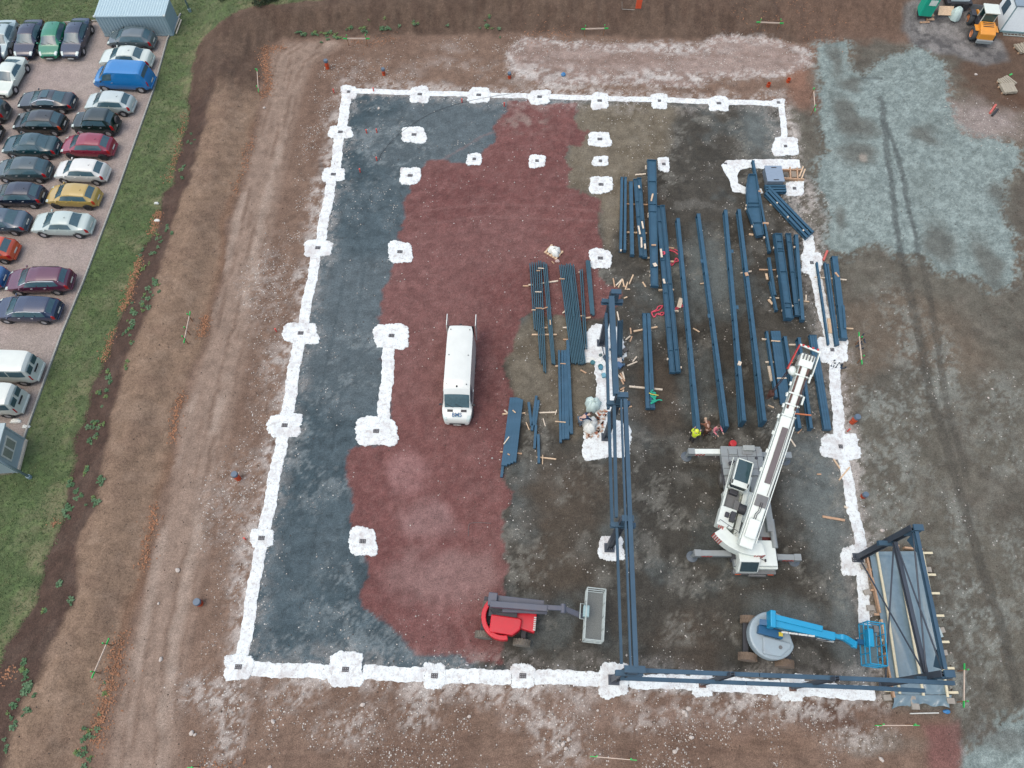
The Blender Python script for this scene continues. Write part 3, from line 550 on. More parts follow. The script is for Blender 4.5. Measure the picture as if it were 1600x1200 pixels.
# L-shaped footing round the small pit at the far right corner
LR = [(1127, 258), (1134, 251), (1160, 250), (1200, 249), (1248, 250), (1250, 263), (1225, 266), (1195, 265), (1172, 262), (1156, 266), (1151, 275), (1153, 287), (1165, 292), (1190, 295), (1192, 303), (1165, 303), (1145, 300), (1139, 282)]
def dense(L, st=4):
    o = []
    for a, b in zip(L, L[1:] + L[:1]):
        m = max(1, int(math.hypot(b[0] - a[0], b[1] - a[1]) / st)); o += [(a[0] + (b[0] - a[0]) * k / m, a[1] + (b[1] - a[1]) * k / m) for k in range(m)]
    return o
_r = [at(*q) + Vector((random.uniform(-.05, .05), random.uniform(-.05, .05), 0)) for q in dense(LR)]; _c = sum(_r, Vector()) / len(_r)
bm = bmesh.new(); vs0 = [bm.verts.new((p.x - _c.x, p.y - _c.y, -.05)) for p in _r][::-1]; f_ = bm.faces.new(vs0); ex_ = bmesh.ops.extrude_face_region(bm, geom=[f_]); [setattr(v.co, 'z', .045) for v in ex_['geom'] if isinstance(v, bmesh.types.BMVert)]; bmesh.ops.recalc_face_normals(bm, faces=bm.faces); bmesh.ops.triangulate(bm, faces=bm.faces)
me = bpy.data.meshes.new('concrete_footing'); bm.to_mesh(me); bm.free(); me.materials.append(CONC)
lo = tag(link('concrete_footing', me, None, _c), 'L-shaped white concrete footing round a stony pit at the far right corner', 'footing', 'large footings')
_a = at(1133, 256) - _c; anchors(lo, _a.x, _a.y, (2, 1))
BEAMS = []
xs = [558, 640, 673, 729, 767, 824, 861, 921, 953, 1015, 1046, 1107, 1140, 1205]
yf = lambda x: 142 + (x - 545) * 20 / 673
for a, b in zip(xs[::2], xs[1::2]): BEAMS.append(([(a, yf(a)), (b, yf(b))], 12.5, 'far edge', 'far'))
lp = [(542, 154), (534, 197), (530, 218), (524, 262), (518, 285), (501, 374), (494, 402), (474, 504), (466, 538), (449, 645), (441, 685), (414, 825), (406, 858), (380, 1020)]
for a, b in zip(lp[::2], lp[1::2]): BEAMS.append(([a, b], 18 if a[1] < 500 else 22, 'left edge', 'left'))
bp = [(398, 1045), (508, 1050), (572, 1051), (658, 1054), (699, 1056), (768, 1058), (770, 1058), (794, 1058), (840, 1058), (931, 1060), (988, 1064), (1078, 1067), (1117, 1070), (1215, 1073), (1260, 1077), (1362, 1083)]
for a, b in zip(bp[::2], bp[1::2]): BEAMS.append(([a, b], 25, 'near edge', 'near'))
rp = [(1262, 372), (1264, 393), (1273, 430), (1296, 526), (1303, 570), (1311, 676), (1319, 721), (1333, 800), (1334, 803), (1345, 850), (1346, 898), (1352, 985)]
for a, b in zip(rp[::2], rp[1::2]): BEAMS.append(([a, b], 20, 'right edge', 'right'))
BEAMS.append(([(1221, 168), (1226, 213)], 11, None, 'narrow white concrete beam at the far right corner')); BEAMS.append(([(608, 546), (604, 600), (599, 652)], 22, None, 'white inner ground beam between two pads beside the red gravel')); BEAMS.append(([(944, 575), (948, 655)], 34, None, 'white ground beam between the two big column footings'))
cnt = {}
for i, (pts, wp, edge_, key) in enumerate(BEAMS):
    if edge_: cnt[key] = cnt.get(key, 0) + 1; k = cnt[key] - 1; lb = 'white concrete ground beam of the %s, %s span from %s' % (edge_, WORDS[k], 'the left' if key in ('far', 'near') else 'the far end')
    else: lb = key
    beam_slab('ground_beam', pts, wp, .034, 500 + i, lb, 'ground beams')
# ------------------------------------------------------------------ delivered steel: every piece its own object
STEEL = mat('blue_steel_paint', alb(58, 98, 126), spec=.3, rough=.55, var=.14, scale=2.2, dirt=.25, dirt_rgb=(.05, .09, .13))
PURL = mat('teal_purlin_paint', alb(60, 96, 114), spec=.3, rough=.55, var=.12, scale=2.0)
GREYST = mat('dark_grey_steel', alb(70, 78, 92), rough=.5, var=.12, scale=2.0)
WOOD = [mat('timber_%s' % n_, alb(*c), rough=.85, var=.2, scale=9.0) for n_, c in (('pale', (222, 196, 168)), ('tan', (200, 166, 138)), ('white', (228, 216, 200)))]
def local(p0, p1):
    c = (p0 + p1) / 2; base_ = Vector((c.x, c.y, 0)); return base_, p0 - base_, p1 - base_
def put(mb, name, m_, base_, label, cat, group, **k): return tag(mb.build(name, m_, loc=base_, **k), label, cat, group)
def purlin(x0, y0, x1, y1, zt, label, group, wd=.075, dp=.16):
    p0, p1 = at(x0, y0, zt), at(x1, y1, zt); b, a0, a1 = local(p0, p1); mb = MB(); t = .012; h = dp; w_ = wd / 2
    P = [(-w_, -h), (w_, -h), (w_, -h + .03), (w_ - t, -h + .03), (w_ - t, -h + t), (-w_ + t, -h + t), (-w_ + t, -t), (w_ - t, -t), (w_ - t, -.03), (w_, -.03), (w_, 0), (-w_, 0)]
    return put(mb.prof(a0, a1, P), 'steel_purlin', PURL, b, label, 'purlin', group)
def fan(n, l, r, zt, what, group, jit=1.5, wd=.075, dp=.16, seed_=1, ends=None):
    """n purlins lying side by side between the left piece l and the right piece r"""
    rn = random.Random(seed_)
    for i in range(n):
        t = i / max(1, n - 1); q = [l[k] + (r[k] - l[k]) * t for k in range(4)]
        y1 = q[3] + rn.uniform(-jit, jit)
        if ends: y1 = ends[i]
        x1 = q[0] + (q[2] - q[0]) * (y1 - q[1]) / (q[3] - q[1]); purlin(q[0], q[1] + rn.uniform(-jit, jit), x1, y1, zt + rn.uniform(-.01, .01), what % WORDS[i], group, wd, dp)
G1, G2, G3 = 'purlins of the leftmost bundle', 'purlins of the broad bundle', 'purlins of the slim bundles'
fan(6, (828, 410, 839, 568), (845, 408, 852, 568), .30, 'thin blue steel purlin, %s from left in the leftmost bundle', G1, ends=[514, 516, 560, 568, 580, 582])
fan(3, (848.5, 408, 863, 569), (854, 411, 867, 569), .30, 'thin blue purlin, %s of the pair set apart right of the leftmost bundle', G1)
fan(9, (874.5, 413, 894, 568), (896, 413, 914.5, 568), .34, 'thin blue purlin, %s from left in the broad purlin bundle', G2)
purlin(891, 411, 897, 494, .42, 'thin blue purlin lying loose on top of the broad purlin bundle', G2)
fan(2, (906.5, 420, 914, 545), (909.5, 420, 917, 545), .26, 'long thin purlin, %s of the two between the broad bundle and the short one', G3)
fan(4, (916, 406, 923.5, 491), (921.5, 406, 928.5, 493), .30, 'short thin purlin, %s from left in the bundle beside the speckled footing', G3)
def hollow(x0, y0, x1, y1, zt, wd, label, group, dp=.2, m_=None, name='steel_bar'):
    p0, p1 = at(x0, y0, zt - dp / 2), at(x1, y1, zt - dp / 2); b, a0, a1 = local(p0, p1); return put(MB().bar(a0, a1, wd, dp), name, m_ or STEEL, b, label, 'steel bar', group, bevel=.012)
G4 = 'square steel bars'
for i, q in enumerate([(873.5, 548, 876, 692), (878.5, 548, 880, 687), (882.5, 548, 884, 686), (886, 546, 887.5, 686)]): hollow(*q, .34, .16, 'pointed blue steel bar, %s from left of the four lying left of the white bags' % WORDS[i], G4)
hollow(887, 532, 893, 678, .40, .2, 'longer blue steel bar with a foot block right of the four pointed bars', G4)
hollow(887, 671, 894.5, 671, .36, .45, 'short blue steel block at the foot of the longer bar', G4, dp=.3)
for i, q in enumerate([(799, 622, 785.5, 728), (803, 622, 790, 728), (807, 622, 795, 726), (811, 623, 799.5, 724), (815, 625, 804, 722)]): hollow(*q, .36, .20, 'flat blue steel bar, %s from left in the slanting stack on the red gravel border' % WORDS[i], G4, dp=.24)
hollow(787, 716, 783.5, 746, .22, .17, 'short blue steel bar poking out below the slanting stack', G4)
for q, lb in [((826, 629, 830.5, 666), 'short blue bar leaning left in the loose group of four'), ((838, 619, 831, 673), 'longest blue bar of the loose group of four'), ((841.5, 626, 836, 665), 'short blue bar resting against the longest of the loose group'), ((837.5, 665, 835, 701), 'blue bar continuing down from the loose group'), ((841, 679, 842, 724), 'lowest blue bar of the loose group beside a long batten')]: hollow(*q, .28, .17, lb, G4)
# I sections ------------------------------------------------------
def ibar(x0, y0, x1, y1, zt, b, h, label, group, lie=False, stiff=(), plate=True, h1=None, zt1=None, m_=None, b1=None):
    """I section between survey marks on its top; lie = web horizontal (seen as a wide trough)"""
    z1 = zt if zt1 is None else zt1; hh = (b if lie else h)
    p0, p1 = at(x0, y0, zt), at(x1, y1, z1); base_, a0, a1 = local(p0, p1); root = thing('steel_beam', base_, 0, label, 'steel beam', group); m_ = m_ or STEEL
    d = (a1 - a0).normalized(); sidev = Vector((0, 0, 1)).cross(d).normalized()
    c0, c1 = a0 - Vector((0, 0, hh / 2)), a1 - Vector((0, 0, (h1 or hh) / 2 if not lie else hh / 2))
    if lie: MB().ibeam(c0, c1, h, b, .02, .03, up=sidev, h1=h1).build('section', m_, root)
    else: MB().ibeam(c0, c1, h, b, .02, .03, h1=h1).build('section', m_, root)
    L = (a1 - a0).length
    for s_ in stiff:
        c = c0.lerp(c1, s_); hs = (h + ((h1 or h) - h) * s_); q = MB()
        if lie: q.box(c + Vector((0, 0, .0)), (.03, hs - .05, b * .98), M=Matrix((d, sidev, Vector((0, 0, 1)))).transposed()); 
        else: q.box(c, (.03, b * .98, hs - .05), M=Matrix((d, sidev, d.cross(sidev))).transposed())
        q.build('stiffener', m_, root)
    if plate:
        for c, hs in ((c0, h), (c1, h1 or h)):
            q = MB(); sz = (.03, (hs if lie else b) + .06, (b if lie else hs) + .05); q.box(c + d * (.016 if c is c1 else -.016), sz, M=Matrix((d, sidev, d.cross(sidev))).transposed()); q.build('end_plate', m_, root)
    return root
G5 = 'steel columns of the upper stack'
ibar(972, 277, 970, 390, .42, .18, .3, 'blue steel column, leftmost of the upper stack', G5, stiff=(.12,)); ibar(977.5, 277, 976.5, 390, .42, .18, .3, 'blue steel column, second from left in the upper stack', G5, stiff=(.12,))
ibar(986, 284, 988, 397, .42, .26, .3, 'single blue steel column, third from left in the upper stack', G5)
ibar(993.5, 280, 1003, 399, .46, .2, .34, 'slightly turned blue beam, left of the crossed pair in the upper stack', G5, lie=True, stiff=(.3, .5, .7)); ibar(999, 278, 1008, 401, .5, .2, .3, 'slightly turned blue beam, right of the crossed pair in the upper stack', G5, lie=True, stiff=(.15, .55, .8))
ibar(1018.5, 250, 1023, 446, .75, .24, .68, 'broad blue steel column with a flared head in the upper stack', G5, lie=True, stiff=(.18, .37, .43, .86), h1=.5)
G6 = 'long laid steel beams'
ibar(1028.5, 322, 1051, 581, .62, .24, .34, 'left of two long touching blue beams below the flared column', G6, lie=True, stiff=(.1, .35, .55, .75, .88)); ibar(1035.5, 321, 1060, 580, .62, .24, .3, 'right of two long touching blue beams below the flared column', G6, lie=True, stiff=(.5, .88))
ibar(1007, 490, 1012.5, 637, .5, .24, .28, 'left beam of the pair carrying the green rope', G6); ibar(1013.5, 490, 1020.5, 637, .5, .24, .28, 'right beam of the pair carrying the green rope', G6); ibar(1016, 582, 1018, 637, .56, .14, .1, 'narrow blue bar on top of the pair under the green rope', G6, plate=False)
def rafter(x0, y0, x1, y1, label, haunch=.62, cleats=()):
    za, zb = .72, 1.12; p0, p1 = at(x0, y0, za), at(x1, y1, zb); b, a0, a1 = local(p0, p1); root = thing('steel_rafter', b, 0, label, 'steel rafter', 'four upright rafters in a row'); d = (a1 - a0).normalized(); sv = Vector((0, 0, 1)).cross(d).normalized(); up = d.cross(sv)
    MB().ibeam(a0 - up * .25, a1 - up * .25, .5, .24, .02, .03).build('section', STEEL, root)
    h0 = a0.lerp(a1, haunch) - up * .5; q = MB(); q.poly([h0 + sv * .012, a1 - up * .5 + sv * .012, a1 - up * .98 + sv * .012]); q.poly([h0 - sv * .012, a1 - up * .5 - sv * .012, a1 - up * .98 - sv * .012]); q.bar(h0, a1 - up * .98, .24, .03); q.build('haunch', STEEL, root)
    for s_ in (.0, 1.0):
        q = MB(); q.box(a0.lerp(a1, s_) - up * (.25 if s_ < .5 else .48), (.03, .28, .54 if s_ < .5 else 1.02), M=Matrix((d, sv, up)).transposed()); q.build('end_plate', STEEL, root)
    for s_ in (.3, .55, .64, .8): q = MB(); q.box(a0.lerp(a1, s_) - up * .25, (.025, .235, .44), M=Matrix((d, sv, up)).transposed()); q.build('stiffener', STEEL, root)
    for s_, sd_ in cleats: q = MB(); q.box(a0.lerp(a1, s_) + sv * (.2 * sd_) - up * .04, (.3, .2, .02), M=Matrix((d, sv, up)).transposed()); q.build('cleat', STEEL, root)
rafter(1059.5, 341, 1092, 674, 'long blue rafter standing upright, leftmost of the row of four', cleats=()); rafter(1091.5, 334, 1136, 666, 'long blue rafter standing upright, second from left of the row of four', cleats=((.25, -1), (.52, -1))); rafter(1134, 328, 1163, 657, 'long blue rafter standing upright, third from left of the row of four', cleats=((.22, 1), (.5, 1))); rafter(1155, 327, 1195, 657, 'long blue rafter standing upright, rightmost of the row of four')
# deep tapered plate girder lying on its side
def tapered():
    zt = .62; L = [(1170, 272), (1181, 272), (1193, 366), (1183, 368), (1168, 326), (1167, 292)]; P = [at(x, y, zt) for x, y in L]; c = sum(P, Vector()) / len(P); b = Vector((c.x, c.y, 0)); root = thing('plate_girder', b, 0, 'deep tapered blue plate girder lying on its side', 'plate girder', 'laid steel by the right edge'); P = [p - b for p in P]
    q = MB(); q.prism([(p.x, p.y) for p in P][::-1], zt - .16, zt - .13); q.build('web', STEEL, root)
    for i, (u, v) in enumerate(((0, 5), (5, 4), (4, 3), (1, 2))): q = MB(); q.bar(P[u] - Vector((0, 0, .15)), P[v] - Vector((0, 0, .15)), .035, .32); q.build('flange', STEEL, root)
    for u, v in ((0, 1), (3, 2)): q = MB(); q.bar(P[u] - Vector((0, 0, .15)), P[v] - Vector((0, 0, .15)), .04, .34); q.build('end_plate', STEEL, root)
    for x0, y0, x1, y1 in ((1168, 316, 1188, 316), (1168.5, 322, 1188, 322), (1178, 347, 1192, 347)): q = MB(); q.bar(at(x0, y0, zt) - b - Vector((0, 0, .07)), at(x1, y1, zt) - b - Vector((0, 0, .07)), .03, .12); q.build('stiffener', STEEL, root)
    for x, y, w_ in ((1172, 300, 1.0), (1186, 350, .8)): q = MB(); q.box(at(x + 6, y, .3) - b - Vector((0, 0, .08)), (w_, .16, .42)); q.build('bearer', WOOD[1], root)
tapered()
ibar(1177, 251, 1203, 392, .42, .16, .3, 'slim blue beam running past the tapered plate girder', 'laid steel by the right edge')
G7 = 'slanting steel pile'
for i, (o, z) in enumerate(((0, .5), (5.5, .5), (10.5, .46))): ibar(1205 + (0 if i else -3) - o * .75, 292 + o * .9, 1270 - o * .85, 362 + o * .75, z, .2, .3, 'slanting blue beam by the right edge, %s from the gravel side' % WORDS[i], G7, stiff=(.6, .8))
for i in range(3): ibar(1196 + i, 290 + i * 4.2, 1227 + i * .5, 290 + i * 4.0, .46, .17, .28, 'short blue beam lying crosswise by the grey crate, %s from its edge' % WORDS[i], G7)
G8 = 'laid steel by the right edge'
ibar(1202, 403, 1211, 460, .44, .18, .3, 'short upper beam of the slim pair left of the big right stack', G8); ibar(1204, 440, 1213.5, 484, .34, .16, .26, 'short lower beam of the slim pair left of the big right stack', G8)
ibar(1216.5, 365, 1234, 496, 1.05, .26, .5, 'wide blue beam on top of the big right stack', G8, lie=True, stiff=(.09, .18, .21, .46, .83, .88)); ibar(1214, 366, 1231.5, 498, .72, .26, .5, 'wide blue beam at the bottom of the big right stack', G8, lie=True)
ibar(1232, 365, 1246.5, 492, .62, .22, .36, 'blue beam, middle of the big right stack', G8, lie=True, stiff=(.1, .48, .86)); ibar(1244.5, 367, 1254.5, 499, .62, .24, .34, 'blue beam, rightmost of the big right stack', G8, stiff=(.1, .5))
G9 = 'steel outside the right edge beam'
ibar(1276.5, 409, 1295, 538, .3, .13, .2, 'slim dark bar lying across the right edge beam', G9, plate=False); ibar(1289.5, 411, 1307, 538, .36, .13, .24, 'slim blue beam, left of the pair outside the right edge', G9); ibar(1293.5, 413, 1310, 537, .34, .13, .22, 'slim blue beam, right of the pair outside the right edge', G9)
ibar(1304.5, 401, 1319.5, 528, .5, .4, .34, 'wide flat blue beam outermost on the right', G9, stiff=(.6,)); hollow(1317, 478, 1320, 514, .6, .16, 'short dark blue bar lying on the wide outermost beam', G9)
G10 = 'steel pile under the crane boom'
ibar(1198.5, 518, 1213.5, 620, .4, .16, .3, 'slim blue beam, leftmost of the pile under the crane boom', G10)
for i in range(4): hollow(1205.5 + i * 3.7, 518, 1221 + i * 4.0, 632 + i, .42, .165, 'flat blue bar, %s from left of the four-wide pack under the crane boom' % WORDS[i], G10, dp=.2)
ibar(1227, 526, 1250, 668, .72, .2, .5, 'upright blue beam with a bracket just left of the boom head', G10); ibar(1249, 528, 1268, 668, .72, .19, .5, 'upright blue beam passing right under the boom head', G10)
for i in range(3): ibar(1266.5 + i * 3.7, 524, 1289.5 + i * 3.9, 670, .42, .15, .26, 'blue beam, %s from left of the three beside the right edge beam' % WORDS[i], G10, stiff=(.12, .5, .88))
# loose bracket heap (dark clips) -> separate small brackets
for i in range(10):
    rn = random.Random(i); p = gp(1308 + rn.uniform(-10, 10), 571 + rn.uniform(-5, 5)); q = MB(); a = rn.uniform(0, 3.1); q.box((0, 0, .03), (.34, .07, .03), a); q.box((.15 * math.cos(a), .15 * math.sin(a), .1), (.05, .07, .16), a); tag(q.build('steel_bracket', mat('dark_bracket', alb(44, 62, 80), rough=.5), loc=p), 'dark steel bracket in the small heap by the right edge beam', 'bracket', 'bracket heap at the right edge beam')
for i in range(7):
    rn = random.Random(40 + i); p = gp(1344 + rn.uniform(-5, 8), 536 + rn.uniform(-12, 12)); q = MB(); a = rn.uniform(0, 3.1); q.box((0, 0, .03), (.3, .07, .03), a); q.box((.12 * math.cos(a), .12 * math.sin(a), .09), (.05, .07, .14), a); tag(q.build('steel_bracket', MATS['dark_bracket'], loc=p), 'dark steel bracket scattered behind the red fill profile board', 'bracket', 'brackets behind the profile board')
# timber battens and bearers -----------------------------------------
def batten(q, label, group, zt=.07, wd=.09, m_=None, dp=.07):
    x0, y0, x1, y1 = q; p0, p1 = at(x0, y0, zt - dp / 2), at(x1, y1, zt - dp / 2)
    for p in (p0, p1): p.z += ground_z(p.x, p.y)
    c = (p0 + p1) / 2; b = Vector((c.x, c.y, zt - dp / 2 - dp / 2)); k = int(x0 * 7 + y1 * 3) % 3
    return put(MB().bar(p0 - b, p1 - b, wd, dp), 'timber_batten', m_ or WOOD[k], b, label, 'timber', group, bevel=.006)
def battens(L, label, group, **k):
    for q in L: batten(q, label, group, **k)
battens([(958, 435, 960.6, 449), (962.5, 446, 972.5, 436), (966, 449, 972.5, 436), (972.5, 436, 975, 447), (973, 447, 978, 448), (977, 452.5, 980.6, 440.6), (979.4, 452, 984.4, 452), (983, 444, 989.4, 429.4), (975, 466, 980, 464)], 'short pale batten in the scatter beyond the farthest standing column', 'battens beyond the farthest column', zt=.08)
battens([(1004, 440.6, 1009, 448.5)], 'lone short batten left of the long touching beams', 'lone battens'); battens([(964.4, 487, 967, 500.6)], 'single tan batten right of the farthest standing column', 'lone battens')
battens([(817, 447, 826, 447), (825.6, 445.3, 834, 445.3), (845, 443, 872, 439), (831, 523, 870, 523)], 'timber bearer under the leftmost purlin bundle', 'bearers under purlins', zt=.12, wd=.1, dp=.1)
battens([(840.6, 419, 850, 419.5), (838, 423, 844, 423), (837, 481.6, 847, 481.6), (830.5, 484.4, 837, 484.4), (836, 456.2, 846, 456.2), (847, 483, 855.6, 480)], 'small batten laid across the top of the leftmost purlins', 'battens on purlins', zt=.37, wd=.06)
battens([(873.7, 435.6, 882, 436), (859.5, 500, 860, 507.5)], 'small pale batten lying on the middle purlins', 'battens on purlins', zt=.40, wd=.07)
battens([(879.4, 489.4, 886, 483), (879.4, 512, 888, 512), (880, 530.6, 889, 531), (845.6, 512.5, 855, 512), (867, 572, 876, 572), (905.6, 494, 914, 494), (915, 497, 923, 496), (904, 425.6, 907, 425.6)], 'bearer end sticking out beside the purlin bundles', 'bearer ends by the purlins', zt=.12, wd=.1, dp=.1)
battens([(875.5, 568, 884, 568.5), (867, 658.5, 884, 660)], 'thin white lath laid across the pointed steel bars', 'laths on steel bars', zt=.40, wd=.06)
battens([(907, 578, 916, 583)], 'single pale batten below the broad purlin bundle', 'lone battens')
battens([(985, 512.5, 986, 522), (977.5, 531, 985, 525), (984.4, 534, 987.5, 525.6), (988.7, 565, 995, 557), (980, 571.5, 995.6, 565)], 'tan batten scattered right of the big rounded footing', 'battens right of the rounded footing')
battens([(964.4, 585, 972, 592.5), (969, 583, 976, 595.6), (972.5, 581, 975.6, 592.5), (970.6, 592.5, 974.4, 600.6), (965, 604, 967, 614), (969.4, 609, 975.6, 605.6), (968.5, 615, 971, 612), (972, 615.6, 974.4, 609), (974.4, 619, 977, 615.6), (975.6, 628, 977, 620), (978, 629, 980, 624)], 'short offcut in the trail right of the second standing column', 'offcuts right of the second column', wd=.1)
battens([(967, 639, 987.5, 635)], 'long tan batten lying under the start of the double beam', 'lone battens')
battens([(990, 518, 1027, 511), (983, 604, 1035, 609)], 'long timber bearer crossing under the beam pair with the green rope', 'bearers under the rope pair', zt=.13, dp=.12, wd=.12)
battens([(842, 645, 870.6, 644), (838.5, 714, 869, 717.5)], 'long thin batten lying right of the loose blue bars', 'battens by the loose bars'); battens([(867.5, 648, 869.7, 640.6), (848, 711, 847.7, 725.6), (822, 660, 827, 672), (848.5, 654, 852, 666)], 'short thin lath scattered round the loose blue bars', 'laths by the loose bars', wd=.06, zt=.12)
battens([(785, 647, 821, 645.5), (781, 706, 815.6, 709)], 'bearer under the slanting bar stack on the red border', 'bearers under the slanting stack', zt=.11, dp=.1); battens([(788, 640.6, 794, 646)], 'short lath lying loose at the head of the slanting bar stack', 'lone battens')
battens([(801, 641, 805.6, 645), (787, 694, 795.6, 682.5), (793, 709, 796.5, 711)], 'pale lath lying on top of the slanting bar stack', 'laths on the slanting stack', zt=.43, wd=.07)
battens([(1044, 387.5, 1053, 388.5), (1047, 409, 1052.5, 409), (1054, 486, 1060, 486.5), (1029, 453.5, 1053, 453)], 'bearer end beside the long touching beams', 'bearers under the touching beams', zt=.2, wd=.12, dp=.14)
batten((1060.6, 480.6, 1064.4, 466), 'wide weathered board leaning by the pink sling', 'lone battens', zt=.1, wd=.3, dp=.05)
battens([(1083, 513, 1093, 519), (1094, 443.5, 1101.5, 442.5)], 'lone batten lying between the upright rafters', 'battens between the rafters', zt=.1)
battens([(1157, 427, 1174, 424), (1186, 421.5, 1212, 422)], 'bearer crossing beside the rightmost upright rafter', 'bearers by the right rafter', zt=.14, dp=.12); battens([(1197, 427.5, 1199, 437), (1200.6, 468, 1207, 475.6), (1203, 320.6, 1209, 319), (1170, 366, 1177, 367), (1207.5, 305.6, 1212, 304)], 'short pale block scattered by the right-hand steel', 'blocks by the right-hand steel', wd=.16, zt=.1)
battens([(1202.5, 465, 1217.5, 466), (1256, 470.6, 1264, 471.5), (1259.5, 461, 1259, 470)], 'batten poking out by the big right stack', 'battens by the big right stack', zt=.1)
battens([(1273, 433, 1322.5, 437.5), (1308, 512, 1333, 514)], 'long bearer under the outermost steel on the right', 'bearers under the outermost steel', zt=.12, dp=.1); batten((1305, 425.6, 1310.6, 432.5), 'pale offcut lying on the wide outermost beam', 'lone battens', zt=.57, wd=.12); batten((1295, 498, 1297.5, 520.6), 'thick pale timber between the slim bars outside the right edge', 'lone battens', zt=.14, wd=.22, dp=.12)
battens([(1190, 530, 1200, 531), (1232, 539, 1244, 539), (1195.6, 566, 1210, 566), (1236, 567, 1239, 567.5)], 'bearer end among the steel under the crane boom', 'bearers under the boom steel', zt=.13, dp=.12, wd=.12); battens([(1205, 532.5, 1219, 533.5), (1214, 591, 1229, 591)], 'pale lath strapped across the four-wide pack', 'laths on the four-wide pack', zt=.48, wd=.08); batten((1201, 572.5, 1205.6, 595.6), 'thick pale timber between slim beam and rafter near the boom', 'lone battens', zt=.14, wd=.2, dp=.12)
battens([(1235, 686, 1243, 698), (1200, 633, 1209, 637), (1246.5, 677, 1252.5, 670), (1276.5, 741, 1283, 741)], 'short batten on dark ground round the crane boom', 'battens round the boom'); battens([(1302.5, 717.5, 1312.5, 732), (1311, 750, 1327.5, 730)], 'batten lying on the right edge beam below the wide footing', 'battens on the right edge beam'); batten((1285, 807, 1320, 813), 'long tan plank lying alone right of the crane', 'lone battens', wd=.14); batten((1319, 791, 1324, 794), 'tiny block beside the right edge beam', 'lone battens', wd=.12)
battens([(1018, 383, 1025, 383), (1017.5, 314, 1020, 303)], 'pale batten lying on the flared column', 'battens on the flared column', zt=.83, wd=.12); battens([(1002, 371, 1002.5, 387), (1007.5, 381, 1008, 389), (997.5, 353, 1000, 366), (1003, 346, 1005, 357), (998, 290, 999, 294)], 'white batten lying on the crossed pair of beams', 'battens on the crossed pair', zt=.57, wd=.12, m_=WOOD[2]); battens([(1032.5, 389, 1034, 402), (1036.5, 436, 1038.5, 443)], 'white batten lying on the left touching beam', 'battens on the touching beams', zt=.70, wd=.14, m_=WOOD[2]); batten((1022, 411, 1025, 416), 'white label board lying on the flared column', 'lone battens', zt=.80, wd=.26, m_=WOOD[2], dp=.03)
battens([(992.5, 273.5, 1009, 272), (979, 319, 1012, 320), (979, 363, 1010.6, 364.7), (1010, 403, 1015, 403)], 'bearer crossing under the upper stack of columns', 'bearers under the upper stack', zt=.12, dp=.1, wd=.11); batten((1165.5, 426, 1167.5, 431), 'pale strapped timber on the rightmost upright rafter', 'lone battens', zt=.98, wd=.22)
battens([(1240.5, 646, 1267.5, 649)], 'orange stained batten right of the crane boom', 'lone battens', m_=mat('timber_orange', alb(214, 128, 84), rough=.8), zt=.78); battens([(1153, 567, 1158, 569)], 'white padding block on the third upright rafter', 'lone battens', zt=1.1, wd=.3, m_=WOOD[2], dp=.12)
for _L, _w in ((((1166, 321), (1165, 326), (1176, 351), (1175, 354), (1194, 371)), 'the tapered plate girder'), (((1231, 339), (1246, 346), (1255, 360), (1260, 360), (1214, 317)), 'the slanting steel pile'), (((1212, 380), (1210, 384), (1209, 387), (1218, 425), (1216.5, 428), (1215, 431.5), (1226, 478), (1224, 481.5), (1222.5, 485), (1238, 478), (1247.5, 469), (1241, 386)), 'the big right stack'), (((1009, 260), (1009, 263), (1013, 338), (1013, 334), (1016, 424), (1016, 430)), 'the flared column'), (((1043, 561), (1064, 574), (1042, 442)), 'the two long touching beams'), (((970, 391),), 'the leftmost column of the upper stack')):
    battens([(x - 1.2, y, x + 1.2, y + .6) for x, y in _L], 'small white packing block at the side of ' + _w, 'packing blocks by the steel', zt=.5, wd=.13, dp=.12, m_=WOOD[2])
# ------------------------------------------------------------------ erected steel frame: columns, heads, rails and cross braces in one thing
FR = thing('erected_steelwork', (21.0, 0.3, 0), 0, 'erected dark steel frame of columns, rails and braces at centre and near right', 'steel frame')
FO = Vector((21.0, 0.3, 0))
FST = mat('frame_steel', alb(64, 94, 118), spec=.3, rough=.55, var=.12, scale=1.5); FDK = mat('frame_column_steel', alb(66, 76, 90), rough=.5, var=.12, scale=1.5)
def fp(p): return Vector(p) - FO
HC = 6.35
COLS = [(21.03, 0.0), (20.96, 7.4), (20.92, 14.6), (20.75, 21.6)]
def column(x, y, h, wdir=(1, 0, 0), head=True, hl=.7):
    c = MB().ibeam(fp((x, y, .06)), fp((x, y, h)), .38, .30, .03, .04, up=wdir).build('column', FDK, FR)
    q = MB(); q.box(fp((x, y, .07)), (.62, .55, .04)); q.build('base_plate', FDK, c)
    if head:
        q = MB(); q.box(fp((x + .18, y, h + .06)), (hl, .32, .12)); q.build('head_plate', FST, c); q = MB(); q.box(fp((x + .12, y - .16, h - .5)), (.5, .05, .9)); q.build('gusset', FST, c)
    return c
for i, (x, y) in enumerate(COLS):
    c = column(x, y, HC, head=True, hl=1.0 if i == 0 else .62)
    q = MB(); q.ibeam(fp((x - .62, y - .1, HC - .95)), fp((x + .72, y - .1, HC - .95)), .34, .26, .02, .03); q.build('cross_arm', FST, FR)
    if i:
        y0 = COLS[i - 1][1]; 
def rail(a, b, wd, dp, m_=FST, name='rail'): return MB().ibeam(fp(a), fp(b), dp, wd, .02, .03).build(name, m_, FR)
rail((21.26, 0.1, HC + .02), (21.23, 14.3, HC + .02), .23, .32, name='double_rail'); rail((21.02, .1, HC - .0), (21.0, 14.3, HC - .0), .09, .26, name='double_rail')
rail((20.72, 14.6, HC + .02), (20.62, 21.2, HC + .02), .32, .36, name='head_rail')
